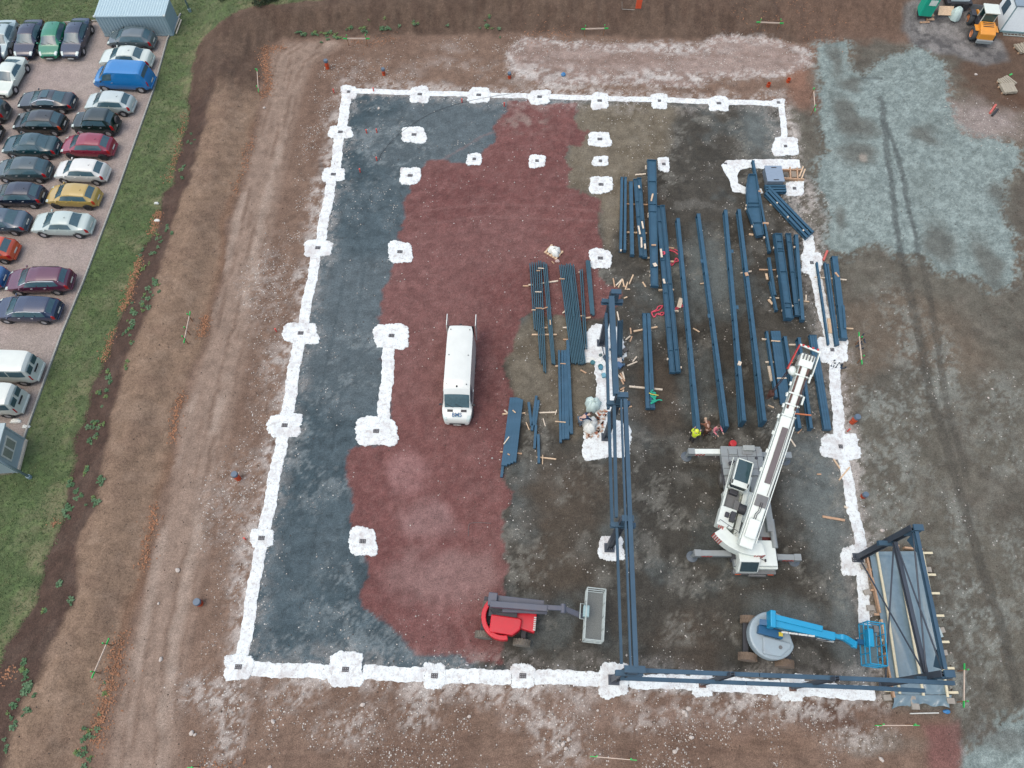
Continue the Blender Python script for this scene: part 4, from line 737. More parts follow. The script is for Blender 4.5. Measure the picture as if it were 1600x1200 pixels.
rail((20.70, .3, 5.55), (20.66, 7.1, 5.55), .13, .2); rail((20.66, 7.7, 5.5), (20.72, 14.3, 5.5), .17, .24)
rail((20.60, 7.5, 4.2), (20.58, 14.5, 4.2), .16, .24); rail((20.56, 14.7, 4.2), (20.56, 21.4, 4.2), .17, .24)
MB().bar(fp((20.75, 21.5, .1)), fp((20.95, 18.6, 1.6)), .05, .05).build('tie_rod', FDK, FR)
# leaning splice piece beside the farthest column
MB().ibeam(fp((21.95, 20.55, .07)), fp((21.7, 21.9, 2.6)), .36, .3, .03, .03, up=(1, 0, 0)).build('stub_column', FST, FR)
# near edge wall
for x in (25.95, 30.96):
    c = MB().ibeam(fp((x, -.03, .06)), fp((x, -.03, 6.2)), .22, .2, .02, .025, up=(1, 0, 0)).build('wind_post', FDK, FR); q = MB(); q.box(fp((x, -.03, .07)), (.4, .4, .03)); q.build('base_plate', mat('rust_brown', alb(112, 84, 74), var=.3), c)
for zz, yy in ((5.5, .04), (3.2, -.16)):
    for a, b in ((20.95, 27.4), (27.45, 33.6), (33.55, 36.9 if zz > 4 else 36.6)): rail((a, yy, zz), (b, yy - (.03 if b > 33.6 else 0), zz + (.02 if b > 33.6 else 0)), .20, .2, name='wall_girt')
# right-hand braced bay over the covered pit
R1, R0 = (35.88, 7.35), (36.1, .35)
for (x, y), h in ((R1, 6.8), (R0, 6.35)): column(x, y, h, hl=.5)
MB().box(fp((35.7, 7.2, 4.1)), (1.0, .25, .25)).build('cross_arm', FST, FR); MB().box(fp((35.9, .2, 4.9)), (1.0, .25, .25)).build('cross_arm', FST, FR)
rail((R1[0] + .05, R1[1] - .2, 6.75), (R0[0] + .05, R0[1] + .2, 6.3), .18, .26, name='eaves_beam'); rail((R1[0], R1[1] - .2, 4.6), (R0[0], R0[1] + .2, 4.6), .2, .24, FDK, 'tie_beam'); 
for a, b in (((R1[0], R1[1] - .2, .3), (R0[0], R0[1] + .2, 4.5)), ((R1[0], R1[1] - .2, 4.5), (R0[0], R0[1] + .2, .3)), ((R1[0], R1[1] - .2, 4.7), (R0[0], R0[1] + .2, 6.2)), ((R1[0], R1[1] - .2, 6.6), (R0[0], R0[1] + .2, 4.7))):
    MB().cyl(fp(a), fp(b), .045, n=8).build('cross_brace', FDK, FR)
for (x, y), h, s in ((R1, 6.6, -1), (R0, 6.2, 1)):
    q = MB(); A = fp((x + .02, y + s * .2, h)); q.poly([A, A + Vector((0, s * 1.1, -.03)), A + Vector((0, .2 * s, -.8))]); q.poly([A + Vector((.03, 0, 0)), A + Vector((.03, s * 1.1, -.03)), A + Vector((.03, .2 * s, -.8))]); q.build('gusset', FST, FR)
# ------------------------------------------------------------------ cars and vans
GLASS = mat('car_glass', (.045, .09, .105), rough=.08, var=.15, spec=.45); TYRE = mat('tyre_rubber', (.025, .025, .026), rough=.85); RIM = mat('alloy_rim', (.5, .52, .53), rough=.35, metal=.6, var=.2, scale=9); BLK = mat('black_plastic', (.02, .021, .022), rough=.55)  # car glass: sky reflection partly put into the bluish base colour
LAMP = mat('headlamp_glass', alb(214, 232, 234), rough=.1); TAIL = mat('tail_lamp_red', alb(190, 30, 36), rough=.2); PLATE = mat('number_plate', alb(214, 220, 220), rough=.5); CHROME = mat('bright_trim', (.55, .57, .58), rough=.25, metal=.7)
def cpaint(rgb): return paint('car_paint_%d_%d_%d' % rgb, *rgb, rough=.24, coat=.7, var=.04, scale=1.5)
#        W, roof ratio, belt, wheelbase, r, top line (x, z) from nose to tail, (windscreen base, roof front, roof back, rear glass base)
KIND = {
 'hatch': (1.72, .70, .90, 2.50, .30, [(2.02, .50), (1.98, .66), (1.80, .77), (1.15, .93), (.38, 1.38), (-.25, 1.46), (-1.32, 1.41), (-1.80, 1.03), (-1.93, .92), (-1.98, .52)], (1.12, .40, -1.34, -1.80)),
 'sedan': (1.76, .69, .90, 2.66, .31, [(2.22, .48), (2.17, .64), (1.95, .76), (1.15, .92), (.30, 1.36), (-.35, 1.43), (-.95, 1.38), (-1.62, 1.02), (-2.10, .96), (-2.22, .52)], (1.12, .32, -.98, -1.60)),
 'coupe': (1.76, .66, .86, 2.62, .31, [(2.22, .46), (2.17, .60), (1.95, .72), (1.05, .88), (.22, 1.29), (-.30, 1.35), (-.80, 1.30), (-1.60, .98), (-2.08, .92), (-2.18, .50)], (1.02, .24, -.82, -1.56)),
 'wagon': (1.76, .72, .90, 2.68, .31, [(2.25, .48), (2.20, .64), (1.95, .77), (1.15, .93), (.32, 1.37), (-.40, 1.45), (-1.85, 1.40), (-2.20, .98), (-2.30, .90), (-2.34, .52)], (1.12, .34, -1.84, -2.18)),
 'suv': (1.70, .80, 1.02, 2.25, .35, [(1.78, .62), (1.75, .86), (1.55, .98), (.86, 1.04), (.42, 1.58), (.0, 1.66), (-1.30, 1.64), (-1.66, 1.08), (-1.72, .98), (-1.75, .6)], (.84, .44, -1.32, -1.62)),
 'van': (1.90, .84, 1.06, 3.05, .33, [(2.42, .52), (2.38, .80), (2.20, .98), (1.72, 1.16), (.98, 1.84), (.60, 1.93), (-1.95, 1.92), (-2.22, 1.20), (-2.30, 1.05), (-2.34, .5)], (1.70, 1.0, -1.98, -2.2)),
 'bus': (1.86, .84, 1.08, 2.95, .33, [(2.30, .52), (2.27, .84), (2.1, 1.02), (1.72, 1.18), (1.10, 1.82), (.7, 1.92), (-2.0, 1.93), (-2.26, 1.86), (-2.34, 1.1), (-2.38, .5)], (1.70, 1.12, -2.3, -2.34)),
 'sprinter': (1.99, .84, 1.20, 3.66, .35, [(2.72, .50), (2.70, .82), (2.58, 1.02), (2.02, 1.22), (1.42, 2.10), (1.12, 2.42), (.6, 2.58), (-3.40, 2.60), (-3.48, 2.52), (-3.52, .5)], (1.98, 1.34, -3.45, -3.5)),
}
def interp(K, x):
    for (a, za), (b, zb) in zip(K[:-1], K[1:]):
        if a >= x >= b: t = (a - x) / (a - b + 1e-9); return za + (zb - za) * t
    return K[0][1] if x > K[0][0] else K[-1][1]
class Shell:
    def __init__(s, kind):
        s.W, s.rr, s.belt, s.wb, s.r, s.K, s.g = KIND[kind]; s.xf, s.xr = s.K[0][0], s.K[-1][0]; s.L = s.xf - s.xr; s.c = (s.xf + s.xr) / 2; s.kind = kind
        s.sharp = 10 if kind in ('van', 'bus', 'sprinter') else 5
    def sec(s, x):
        zt = interp(s.K, x); sm = .5 * (interp(s.K, min(s.xf, x + .07)) + interp(s.K, max(s.xr, x - .07))); zt = .5 * zt + .5 * sm
        u = abs(x - s.c) / (s.L / 2); w_ = s.W / 2 * (1 - .22 * u ** s.sharp); zb = min(s.belt + .05 * max(0, -(x / s.L)), zt - .05)
        c = min(1, max(0, (zt - zb) / .34)); c = c * c * (3 - 2 * c); lo = .20 + .12 * u ** 8
        y4 = w_ * (.84 * (1 - c) + s.rr * c); z4 = zt - (.03 * (1 - c) + .07 * c)
        return [(.84 * w_, lo), (.96 * w_, min(lo + .14, zb - .1)), (w_, lo * .45 + zb * .55), (.97 * w_, zb), (y4, z4), (.6 * y4, zt - .012), (0, zt)]
    def P(s, x, t, side=1):
        S = s.sec(x); i = min(5, int(t)); f = t - i; return Vector((x, side * (S[i][0] + (S[i + 1][0] - S[i][0]) * f), S[i][1] + (S[i + 1][1] - S[i][1]) * f))
    def N(s, x, t, side):
        e = .03; a = s.P(min(s.xf, x + e), t, side) - s.P(max(s.xr, x - e), t, side); b = s.P(x, min(6, t + .05), side) - s.P(x, max(0, t - .05), side); n = a.cross(b); n = n if n.length > 1e-9 else Vector((0, 0, 1)); n.normalize()
        ref = Vector((0, side * .6, .8)); return n if n.dot(ref) > 0 else -n
    def body(s):
        xs = sorted({round(s.xr + s.L * k / 36, 3) for k in range(37)} | {k[0] for k in s.K}); ts = [0, .5, 1, 1.5, 2, 2.5, 3, 3.5, 4, 4.5, 5, 5.5, 6]; V = []; F = []; mb = MB(); m = 2 * len(ts) - 1
        for x in xs:
            for t in ts: V.append(s.P(x, t, 1))
            for t in ts[-2::-1]: V.append(s.P(x, t, -1))
        for i in range(len(xs) - 1):
            for k in range(m - 1): F.append((i * m + k, i * m + k + 1, (i + 1) * m + k + 1, (i + 1) * m + k))
        F += [tuple(range(m)), tuple((len(xs) - 1) * m + k for k in range(m - 1, -1, -1))]; F += [(i * m, (i + 1) * m, (i + 1) * m + m - 1, i * m + m - 1) for i in range(len(xs) - 1)]
        mb.mesh(V, F); return mb
    def patch(s, x0, x1, t0, t1, side, off=.01, n=6, m=5, taper=0.0):
        mb = MB(); V = []
        for i in range(n + 1):
            for k in range(m + 1):
                t = t0 + (t1 - t0) * k / m; x = x0 + (x1 - x0) * i / n + taper * (k / m); V.append(s.P(x, t, side) + s.N(x, t, side) * off)
        return mb.mesh(V, [(i * (m + 1) + k, i * (m + 1) + k + 1, (i + 1) * (m + 1) + k + 1, (i + 1) * (m + 1) + k) for i in range(n) for k in range(m)])
    def across(s, x0, x1, t0, off=.01, n=5):
        """panel over the whole width (screens)"""
        mb = MB(); V = []; T = [(t0 + (6 - t0) * k / 5, 1) for k in range(6)] + [(6 - (6 - t0) * k / 5, -1) for k in range(1, 6)]
        for i in range(n + 1):
            x = x0 + (x1 - x0) * i / n
            for t, sd in T: V.append(s.P(x, t, sd) + s.N(x, t, sd) * off)
        m = len(T) - 1; return mb.mesh(V, [(i * (m + 1) + k, i * (m + 1) + k + 1, (i + 1) * (m + 1) + k + 1, (i + 1) * (m + 1) + k) for i in range(n) for k in range(m)])
def wheel(root, x, y, r, rim=RIM):
    s = 1 if y > 0 else -1; q = MB(); q.lathe((x, y - s * .10, r), (0, s, 0), [(-.1, r * .6), (-.1, r * .93), (-.07, r), (.07, r), (.1, r * .93), (.1, r * .62), (.06, r * .6)], n=18); t = q.build('wheel', TYRE, root, smooth=True)
    q = MB(); q.lathe((x, y - s * .10, r), (0, s, 0), [(.075, r * .66), (.085, r * .55), (.06, r * .3), (.085, .03), (.085, .001)], n=14); q.build('rim', rim, t, smooth=True)
    q = MB(); q.lathe((x, y - s * .10, r + .02), (0, s, 0), [(.0, r * 1.2), (.082, r * 1.2), (.082, r * 1.0), (.0, r * 1.0)], n=18); q.build('wheel_arch_shade', BLK, root)  # black ring stands in for the shaded gap round the wheel
def vehicle(kind, F, R, rgb, label, cat, group='cars parked on the chippings', rim=RIM, name='parked_car', panel=False, mid=None, tails=TAIL, wipers=True, **opt):
    S = Shell(kind); F = gp(*F); R = gp(*R); d = (F - R); th = math.atan2(d.y, d.x); d = Vector((math.cos(th), math.sin(th), 0)); n = Vector((-d.y, d.x, 0)); c = (F + R) / 2 - n * (S.W / 2 - .04); c.z = max(0, ground_z(c.x, c.y))
    root = thing(name, c, th, label, cat, group); _v = random.Random(label); root.scale = (_v.uniform(.97, 1.04), _v.uniform(.98, 1.02), _v.uniform(.96, 1.05)) if name == 'parked_car' else (1, 1, 1); pm = cpaint(rgb); S.body().build('body', pm, root, auto=True)
    a, b, e, f = S.g
    S.across(a - .04, b + .05, 4.12).build('windscreen', GLASS, root, smooth=True)
    if kind not in ('bus', 'sprinter'): S.across(e - .06, f + .05, 4.18).build('rear_window', GLASS, root, smooth=True)
    cab0, cab1 = b + (.30 if kind != 'sprinter' else .30), e + (.05 if kind in ('wagon', 'suv') else -.12)
    for sd in (1, -1):
        sp = [(cab0, (cab0 + cab1) / 2 + .08), ((cab0 + cab1) / 2 - .02, cab1)] if kind not in ('van', 'sprinter') else [(b + .42, b - .42)]
        if kind == 'wagon': L_ = cab0 - cab1; sp = [(cab0, cab0 - L_ * .36), (cab0 - L_ * .40, cab0 - L_ * .70), (cab0 - L_ * .74, cab1)]
        if kind == 'bus': sp = [(cab0 + .15, .25), (.15, -1.0), (-1.08, -2.1)]
        if kind == 'coupe': sp = [(cab0 - .05, (cab0 + cab1) / 2 - .05), ((cab0 + cab1) / 2 - .12, cab1 - .05)]
        for i, (x0, x1) in enumerate(sp):
            S.patch(x0, x1, 3.14, 3.86, sd, .012, taper=(-.22 if i == 0 and kind != 'bus' else (.16 if i == len(sp) - 1 and kind != 'bus' else 0))).build('side_window', GLASS, root, smooth=True)
        for x0, x1 in ([(.95, -.02), (-.08, -.95)] if kind not in ('sprinter', 'van', 'bus') else [(1.35, .45)]):
            dr = S.patch(x0, x1, 1.05, 2.95, sd, .006).build('door', pm, root, smooth=True); q = MB(); p = S.P(x1 + .16, 2.75, sd); q.box(p + Vector((0, sd * .015, 0)), (.16, .03, .03)); q.build('handle', CHROME if rgb[0] < 120 else pm, dr)
        hx = S.xf - .05; S.patch(hx, hx - .30, 2.75, 4.3, sd, .012).build('headlight', LAMP, root, smooth=True)
        S.patch(S.xr + .05, S.xr + (.22 if kind not in ('van', 'bus', 'sprinter') else .12), 1.9, 3.3, sd, .014).build('tail_light', tails, root, smooth=True)
        q = MB(); m_ = S.P(a - .25, 3.05, sd); q.ball(m_ + Vector((0, sd * .12, .06)), .09, .8, 1.2, .8, n=8, m=6); q.bar(m_, m_ + Vector((0, sd * .1, .05)), .04, .04); q.build('mirror', BLK if kind in ('van', 'sprinter') else pm, root)
        for x in (S.wb / 2, -S.wb / 2): wheel(root, x, sd * (S.W / 2 + .005), S.r, rim)
    q = MB(); q.box((S.xf + .012, 0, .46), (.03, S.W * .5, .16)); q.build('grille', BLK, root); q = MB(); q.box((S.xf + .03, 0, .34), (.02, .5, .11)); q.build('number_plate', PLATE, root); q = MB(); q.box((S.xr - .018, 0, .62 if kind != 'bus' else .8), (.02, .5, .11)); q.build('number_plate', PLATE, root)
    q = MB(); q.box((S.xr - .02, 0, .36), (.08, S.W * .74, .16)); q.build('bumper', pm if kind != 'bus' else pm, root, bevel=.02)
    if opt.get('rails'):
        for sd in (1, -1): q = MB(); p0, p1 = S.P(b - .15, 4.05, sd), S.P(e + .1, 4.05, sd); q.tube([p0, p0 + Vector((-.08, 0, .05)), p1 + Vector((.08, 0, .05)), p1], .018); q.build('roof_rail', BLK, root)
    if opt.get('spare'): q = MB(); q.lathe((S.xr - .12, -.1, .95), (-1, 0, 0), [(-.08, .2), (-.08, .31), (.08, .31), (.08, .15), (.06, .001)], n=16); q.build('spare_wheel', TYRE, root); 
    if opt.get('trim'):
        for sd in (1, -1): S.patch(cab0 + .3, cab1 - .1, 3.9, 4.02, sd, .016, m=1).build('window_trim', CHROME, root)
    if opt.get('sunroof'): q = MB(); z_ = interp(S.K, b - .45); q.box((b - .45, 0, z_ + .004), (.5, .8, .02)); q.build('sunroof', GLASS, root)
    if opt.get('hatchwin'):
        for sd in (1, -1): q = MB(); q.box((S.xr + .03, sd * .38, 1.42), (.06, .56, .52), M=Matrix.Rotation(math.radians(-6), 3, 'Y')); q.build('rear_window', GLASS, root, bevel=.03)
        q = MB(); q.box((S.xr - .03, 0, .98), (.03, .62, .1)); q.build('door_trim', BLK, root)
    if opt.get('antenna', kind in ('hatch', 'sedan')): q = MB(); q.cyl((e + .35, .1, interp(S.K, e + .35)), (e + .2, .1, interp(S.K, e + .3) + .14), .008, n=5); q.cyl((e + .37, .1, interp(S.K, e + .35) - .02), (e + .37, .1, interp(S.K, e + .35) + .02), .03, n=6); q.build('aerial', BLK, root)
    if wipers and kind not in ('bus',):
        for y in (.35, -.25): q = MB(); p0, p1 = S.P(a - .02, 6, 1) + Vector((.0, y, .02)), S.P(a - .16, 6, 1) + Vector((0, y - .45, .03)); q.bar(p0, p1, .02, .02); q.build('wiper', BLK, root)
    return root, S
V_ = vehicle
V_('hatch', (181, 80), (232, 82), (92, 108, 116), 'slate grey hatchback parked right against the container', 'car', antenna=False)
V_('sedan', (170, 110), (226, 112), (214, 228, 226), 'white rounded saloon half hidden behind the blue van', 'car')
V_('van', (162, 143), (228, 146), (28, 130, 206), 'bright blue panel van with dark rear glass', 'van', name='parked_van')
V_('hatch', (147, 180), (198, 182.5), (196, 212, 216), 'pale silver compact hatchback just below the blue van', 'car')
V_('suv', (128, 212), (175, 214), (24, 48, 46), 'small dark green off-roader with spare wheel on its tail', 'off-roader', spare=True)
V_('hatch', (114, 248.5), (165, 250.5), (146, 40, 66), 'raspberry red hatchback below the dark green off-roader', 'car', rim=BLK)
V_('hatch', (103.5, 287.5), (154, 290), (228, 232, 232), 'brilliant white hatchback with oval tail lights in the right-hand row', 'car')
V_('hatch', (91, 326.5), (141, 329), (192, 166, 92), 'gold hatchback with black steel wheels', 'car', rim=BLK, tails=mat('tail_lamp_orange', alb(206, 70, 30), rough=.2))
V_('sedan', (71, 371.5), (127, 373), (196, 214, 214), 'long silver fastback with dark sloping rear glass below the gold car', 'car')
V_('wagon', (37, 462), (90, 461), (98, 46, 74), 'plum estate car with roof rails', 'car', rails=True, trim=True)
V_('wagon', (14, 505.5), (73, 507), (34, 54, 88), 'navy blue estate car, lowest car before the white vans', 'car', trim=True)
V_('bus', (-26, 600), (41, 602.5), (226, 236, 234), 'tall white minibus with two rear windows', 'van', name='parked_van', hatchwin=True)
V_('bus', (-50, 651), (14, 653), (222, 232, 230), 'shorter white van with black rear bumper beside the grey shed', 'van', name='parked_van', hatchwin=True)
V_('coupe', (46, 177), (103, 178.5), (44, 56, 66), 'glossy black saloon with bright window trim, top of the left-hand row', 'car', trim=True, sunroof=True)
V_('hatch', (40, 211.5), (88, 213), (30, 40, 42), 'black high-roofed car with orange tail lights in the left-hand row', 'car', tails=MATS['tail_lamp_orange'])
V_('sedan', (25, 248.5), (75, 250), (32, 74, 84), 'dark teal saloon in the left-hand row', 'car')
V_('hatch', (13.5, 286), (64, 286.5), (62, 84, 92), 'dark steel-grey hatchback beside the brilliant white one', 'car')
V_('hatch', (4.5, 326), (56, 326.5), (26, 42, 64), 'very dark navy hatchback beside the gold car', 'car')
V_('sedan', (-28, 366), (25.5, 368), (68, 92, 112), 'blue-grey saloon cut by the left picture edge, tail showing', 'car')
V_('hatch', (-40, 410), (10.5, 412.5), (206, 84, 44), 'orange hatchback cut by the left picture edge', 'car')
V_('sedan', (-66, 454), (-10, 456), (30, 92, 150), 'blue car of which only the tail shows at the left edge', 'car')
V_('suv', (-44, 192), (2, 194), (96, 104, 104), 'grey off-roader of which only rear wheel and tail show at the left edge', 'off-roader', spare=True)
V_('hatch', (-62, 226), (-12, 228), (26, 32, 36), 'black car barely showing its tail at the left edge', 'car')
V_('sedan', (19, 87), (33.5, 52), (176, 200, 208), 'ice blue saloon facing the camera, leftmost of the far row', 'car')
V_('sedan', (61, 85.5), (74, 52), (28, 42, 72), 'dark navy saloon facing the camera between ice blue and green cars', 'car')
V_('hatch', (99, 87.5), (110, 55), (20, 132, 100), 'bright green car facing the camera in the far row', 'car', rim=RIM)
V_('sedan', (134, 84.5), (146.5, 52), (34, 54, 82), 'dark blue saloon facing the camera beside the container', 'car')
V_('coupe', (27.5, 145.5), (46, 112), (220, 234, 230), 'white two-door coupe parked at an angle', 'car')
V_('sedan', (-6, 128), (8, 96), (48, 40, 92), 'violet blue car peeping in behind the white coupe at the left edge', 'car')
# the white high-roof van inside the building, rear doors open
a_, b_ = at(717, 672), at(717, 560)
rt, S = V_('sprinter', (735, 661), (737, 570), (232, 240, 240), 'long white high-roof van standing on the red gravel with rear doors open', 'van', group=None, name='panel_van')
rt.pop('group', None)
rt.location = (11.22, 17.72, 0); rt.rotation_euler = (0, 0, math.radians(-89.4))
WHT = cpaint((232, 240, 240))
for sd in (1, -1):
    q = MB(); c0 = Vector((S.xr - .02, sd * .93, 0)); q.box(c0 + Vector((-.44, sd * .03, 1.42)), (.88, .06, 1.95)); dr = q.build('rear_door', WHT, rt, bevel=.02)
    q = MB(); q.box(c0 + Vector((-.44, sd * .064, 1.85)), (.6, .01, .6)); q.build('window', GLASS, dr)
q = MB(); q.box((S.xr + .02, 0, 1.4), (.05, 1.7, 1.9)); q.build('load_opening_shade', mat('shaded_interior', (.02, .02, .02), rough=.9), rt)  # near-black panel on the closed tail, painted as the shade of the load space
q = MB(); q.box((S.xr - .01, 0, 2.52), (.06, .16, .05)); q.build('brake_light', BLK, rt)
for x in (.9, -1.2, -3.1):
    for y in (.62, -.62): q = MB(); q.cyl((x, y, 2.55), (x, y, 2.62), .03, n=8); q.build('roof_mount', BLK, rt)
q = MB(); q.cyl((1.0, 0, 2.45), (1.0, 0, 2.53), .06, n=8); q.build('aerial', BLK, rt)
for y in (.44, -.44): q = MB(); q.box((2.12, y, 1.185), (.16, .36, .02), M=Matrix.Rotation(math.radians(20), 3, 'Y')); q.build('bonnet_vent', BLK, rt)
def lettering(txt, size, parent, loc, rot, m_, name='lettering', ext=.004):
    cu = bpy.data.curves.new(name, 'FONT'); cu.body = txt; cu.size = size; cu.align_x = 'CENTER'; cu.align_y = 'CENTER'; cu.extrude = ext; cu.offset = .003; t = bpy.data.objects.new(name, cu); COL.objects.link(t)
    me = bpy.data.meshes.new_from_object(t.evaluated_get(bpy.context.evaluated_depsgraph_get())); bpy.data.objects.remove(t); bpy.data.curves.remove(cu); me.materials.clear(); me.materials.append(m_)
    o = link(name, me, parent, loc); o.rotation_euler = rot; return o
BLUEL = mat('blue_lettering', alb(20, 96, 150), rough=.5)
sl = math.atan2(.20, .56)
lettering('BMS', .36, rt, (2.40, 0, 1.16), (sl, 0, math.pi / 2), BLUEL)
q = MB(); q.box((2.50, 0, 1.08), (.035, .5, .012), M=Matrix.Rotation(sl, 3, 'Y')); q.build('small_print', mat('pale_blue_print', alb(150, 190, 205), rough=.5), rt)
# ------------------------------------------------------------------ mobile crane
CW = paint('crane_white', 236, 248, 248, rough=.4, dirt=.22, dirt_rgb=(.30, .31, .32), scale=3); CG = paint('crane_grey', 150, 160, 166, rough=.5, dirt=.3, scale=3); CD = mat('crane_dark', (.03, .032, .036), rough=.6); CM = mat('crane_mid_grey', alb(112, 116, 120), rough=.55, dirt=.3); RW = mat('warning_red', alb(196, 52, 48), rough=.5); BRN = mat('brown_rope', alb(92, 58, 46), rough=.8); BIGT = mat('worn_tyre', alb(120, 116, 108), rough=.9, dirt=.5, dirt_rgb=(.07, .07, .068))
def M_(th): return Matrix.Rotation(th, 3, 'Z')
CR = thing('mobile_crane', (29.2, 9.95, 0), math.radians(1.2), 'white mobile crane on extended outriggers with its boom resting over the steel', 'crane')
def cp(name, m_, f, parent=None, **k): q = MB(); f(q); return q.build(name, m_, parent or CR, **k)
def _(q):
    q.box((0, 0, 1.05), (2.45, 7.2, .38)); q.box((0, 3.0, 1.32), (2.5, 1.6, .2)); q.box((.75, .2, 1.28), (.9, 4.2, .14)); q.box((-1.0, .6, 1.26), (.42, 5.0, .1))
cp('chassis', CG, _, bevel=.04)
cp('front_deck', CG, lambda q: (q.box((0, 2.75, 1.44), (2.55, 1.75, .06)), q.box((-.55, 3.35, 1.5), (.5, .3, .08)), q.box((.35, 3.45, 1.49), (.62, .42, .06))), bevel=.01)
cp('deck_hatch', mat('deck_plate', alb(172, 180, 182), rough=.5), lambda q: q.box((.45, 3.62, 1.58), (.72, .34, .12)), bevel=.02)
cp('tool_box', CG, lambda q: (q.box((1.05, -.6, 1.5), (.4, 2.1, .45)), q.box((1.1, 1.0, 1.42), (.34, .9, .3))), bevel=.03)
cp('side_panel', mat('side_panel_pale', alb(196, 206, 206), rough=.5), lambda q: (q.box((-1.32, .35, .95), (.1, 1.1, .5)), q.box((-1.3, -.85, 1.0), (.1, .5, .4))), bevel=.02)
for sd in (-1, 1):
    for y in (1.95, -.85, -2.55):
        q = MB(); q.lathe((sd * 1.02, y, .62), (sd, 0, 0), [(-.2, .3), (-.2, .56), (-.14, .62), (.16, .62), (.22, .57), (.22, .36), (.12, .32)], n=22); t = q.build('wheel', mat('crane_tyre', alb(86, 84, 80), rough=.9), CR, smooth=True); q = MB(); q.lathe((sd * 1.02, y, .62), (sd, 0, 0), [(.18, .35), (.12, .28), (.14, .12), (.2, .001)], n=14); q.build('rim', CM, t)
        q = MB(); q.box((sd * 1.08, y, 1.27), (.5, 1.35, .06)); q.build('mudguard', CD, CR, bevel=.02)
# outriggers
for (px, py), nm in (((1072, 714), 'far left'), ((1226, 720), 'far right'), ((1081, 870), 'near left'), ((1240, 877), 'near right')):
    g = at(px, py); l = CR.matrix_world.inverted() if False else None
    R_ = Matrix.Rotation(-math.radians(1.2), 3, 'Z'); p = R_ @ (Vector((g.x, g.y, 0)) - Vector((29.2, 9.95, 0))); sd = 1 if p.x > 0 else -1; y = p.y
    q = MB(); q.bar((sd * .9, y, .92), (p.x - sd * .05, y, .84), .34, .36); ob = q.build('outrigger_beam', CW if (sd < 0 and y > 0) else CG, CR, bevel=.03)
    q = MB(); q.box((p.x - sd * .12, y, .86), (.4, .38, .42)); q.cyl((p.x, y, .82), (p.x, y, .12), .1); q.build('outrigger_jack', CG, ob); q = MB(); q.lathe((p.x, y, .03), (0, 0, 1), [(0, .34), (.04, .34), (.08, .2), (.12, .1)], n=20, caps=True); q.build('foot_pad', mat('foot_pad_grey', alb(92, 104, 116), rough=.6), ob)
    for k in range(4): q = MB(); q.box((p.x - sd * (.3 + .2 * k), y - .178, .86), (.08, .02, .22), M=Matrix.Rotation(.5, 3, 'Y')); q.build('warning_stripe', RW, ob)
# driving cab at the near end
def _(q): q.side([(-1.0, .55), (1.2, .55), (1.2, 1.25), (.75, 1.95), (-.9, 1.95), (-1.0, 1.5)], -.6, .6)
q = MB(); _(q); R90 = Matrix.Rotation(-math.pi / 2, 4, 'Z'); me = q.data('driving_cab', CW); me.transform(Matrix.Translation((-.5, -2.75, 0)) @ R90); cab = link('driving_cab', me, CR); b_ = cab.modifiers.new('edge', 'BEVEL'); b_.width = .05; b_.segments = 2
cp('windscreen', mat('cab_glass', (.03, .05, .055), rough=.08, spec=.8), lambda q: q.box((-.5, -3.74, 1.62), (1.0, .04, .72), M=Matrix.Rotation(math.radians(-33), 3, 'X')), cab)
cp('roof_hatch', MATS['cab_glass'], lambda q: q.box((-.55, -2.5, 1.965), (.9, .75, .03)), cab)
cp('nose_deck', CW, lambda q: (q.box((.65, -2.9, 1.32), (1.1, 1.5, .5)), q.box((.2, -3.55, 1.0), (2.2, .4, .5))), bevel=.05)
cp('engine_bay', mat('oxide_red', alb(108, 46, 44), rough=.8), lambda q: q.box((.85, -1.7, 1.2), (.5, 1.2, .2)))
cp('exhaust', CG, lambda q: q.cyl((1.18, -2.6, 1.55), (1.18, -.9, 1.55), .17, n=16), smooth=False)
cp('front_bumper', CM, lambda q: (q.box((0, -3.86, .72), (2.5, .25, .42)), q.box((.2, -4.02, .6), (1.0, .12, .3))), bevel=.03)
for sd in (-1, 1): cp('indicator', mat('amber_lamp', alb(226, 96, 48), rough=.3), lambda q: q.box((sd * .95, -3.99, .76), (.34, .04, .1)))
cp('hook_holder', CD, lambda q: (q.box((-.35, -3.6, 1.35), (.5, .35, .3)), q.cyl((-.55, -3.65, 1.5), (-.15, -3.65, 1.5), .12)))
# superstructure, turned with the boom
B3, T3 = at(1167, 842, 2.9), at(1261, 556, 6.9)
yaw = math.atan2(T3.y - B3.y, T3.x - B3.x) - math.pi / 2
R_ = Matrix.Rotation(yaw - math.radians(1.2), 3, 'Z'); O_ = Matrix.Rotation(-math.radians(1.2), 3, 'Z') @ (Vector((B3.x, B3.y, 0)) - Vector((29.2, 9.95, 0)))
def sp(v): return O_ + R_ @ Vector(v)
def sbox(q, c, s): q.box(sp(c), s, M=R_)
def cs(name, m_, L, parent=None, **k):
    q = MB(); [sbox(q, c, s) for c, s in L]; return q.build(name, m_, parent or CR, **k)
cs('slewing_frame', CW, [((-.45, 2.1, 1.62), (.28, 4.2, .55)), ((.42, 1.6, 1.62), (.28, 3.2, .55)), ((-.1, 2.4, 1.46), (2.0, 2.0, .16))], bevel=.03)
q = MB(); q.lathe(sp((0, 2.4, 1.2)), (0, 0, 1), [(0, .85), (.2, .85)], n=28, caps=True); q.build('slew_ring', CD, CR)
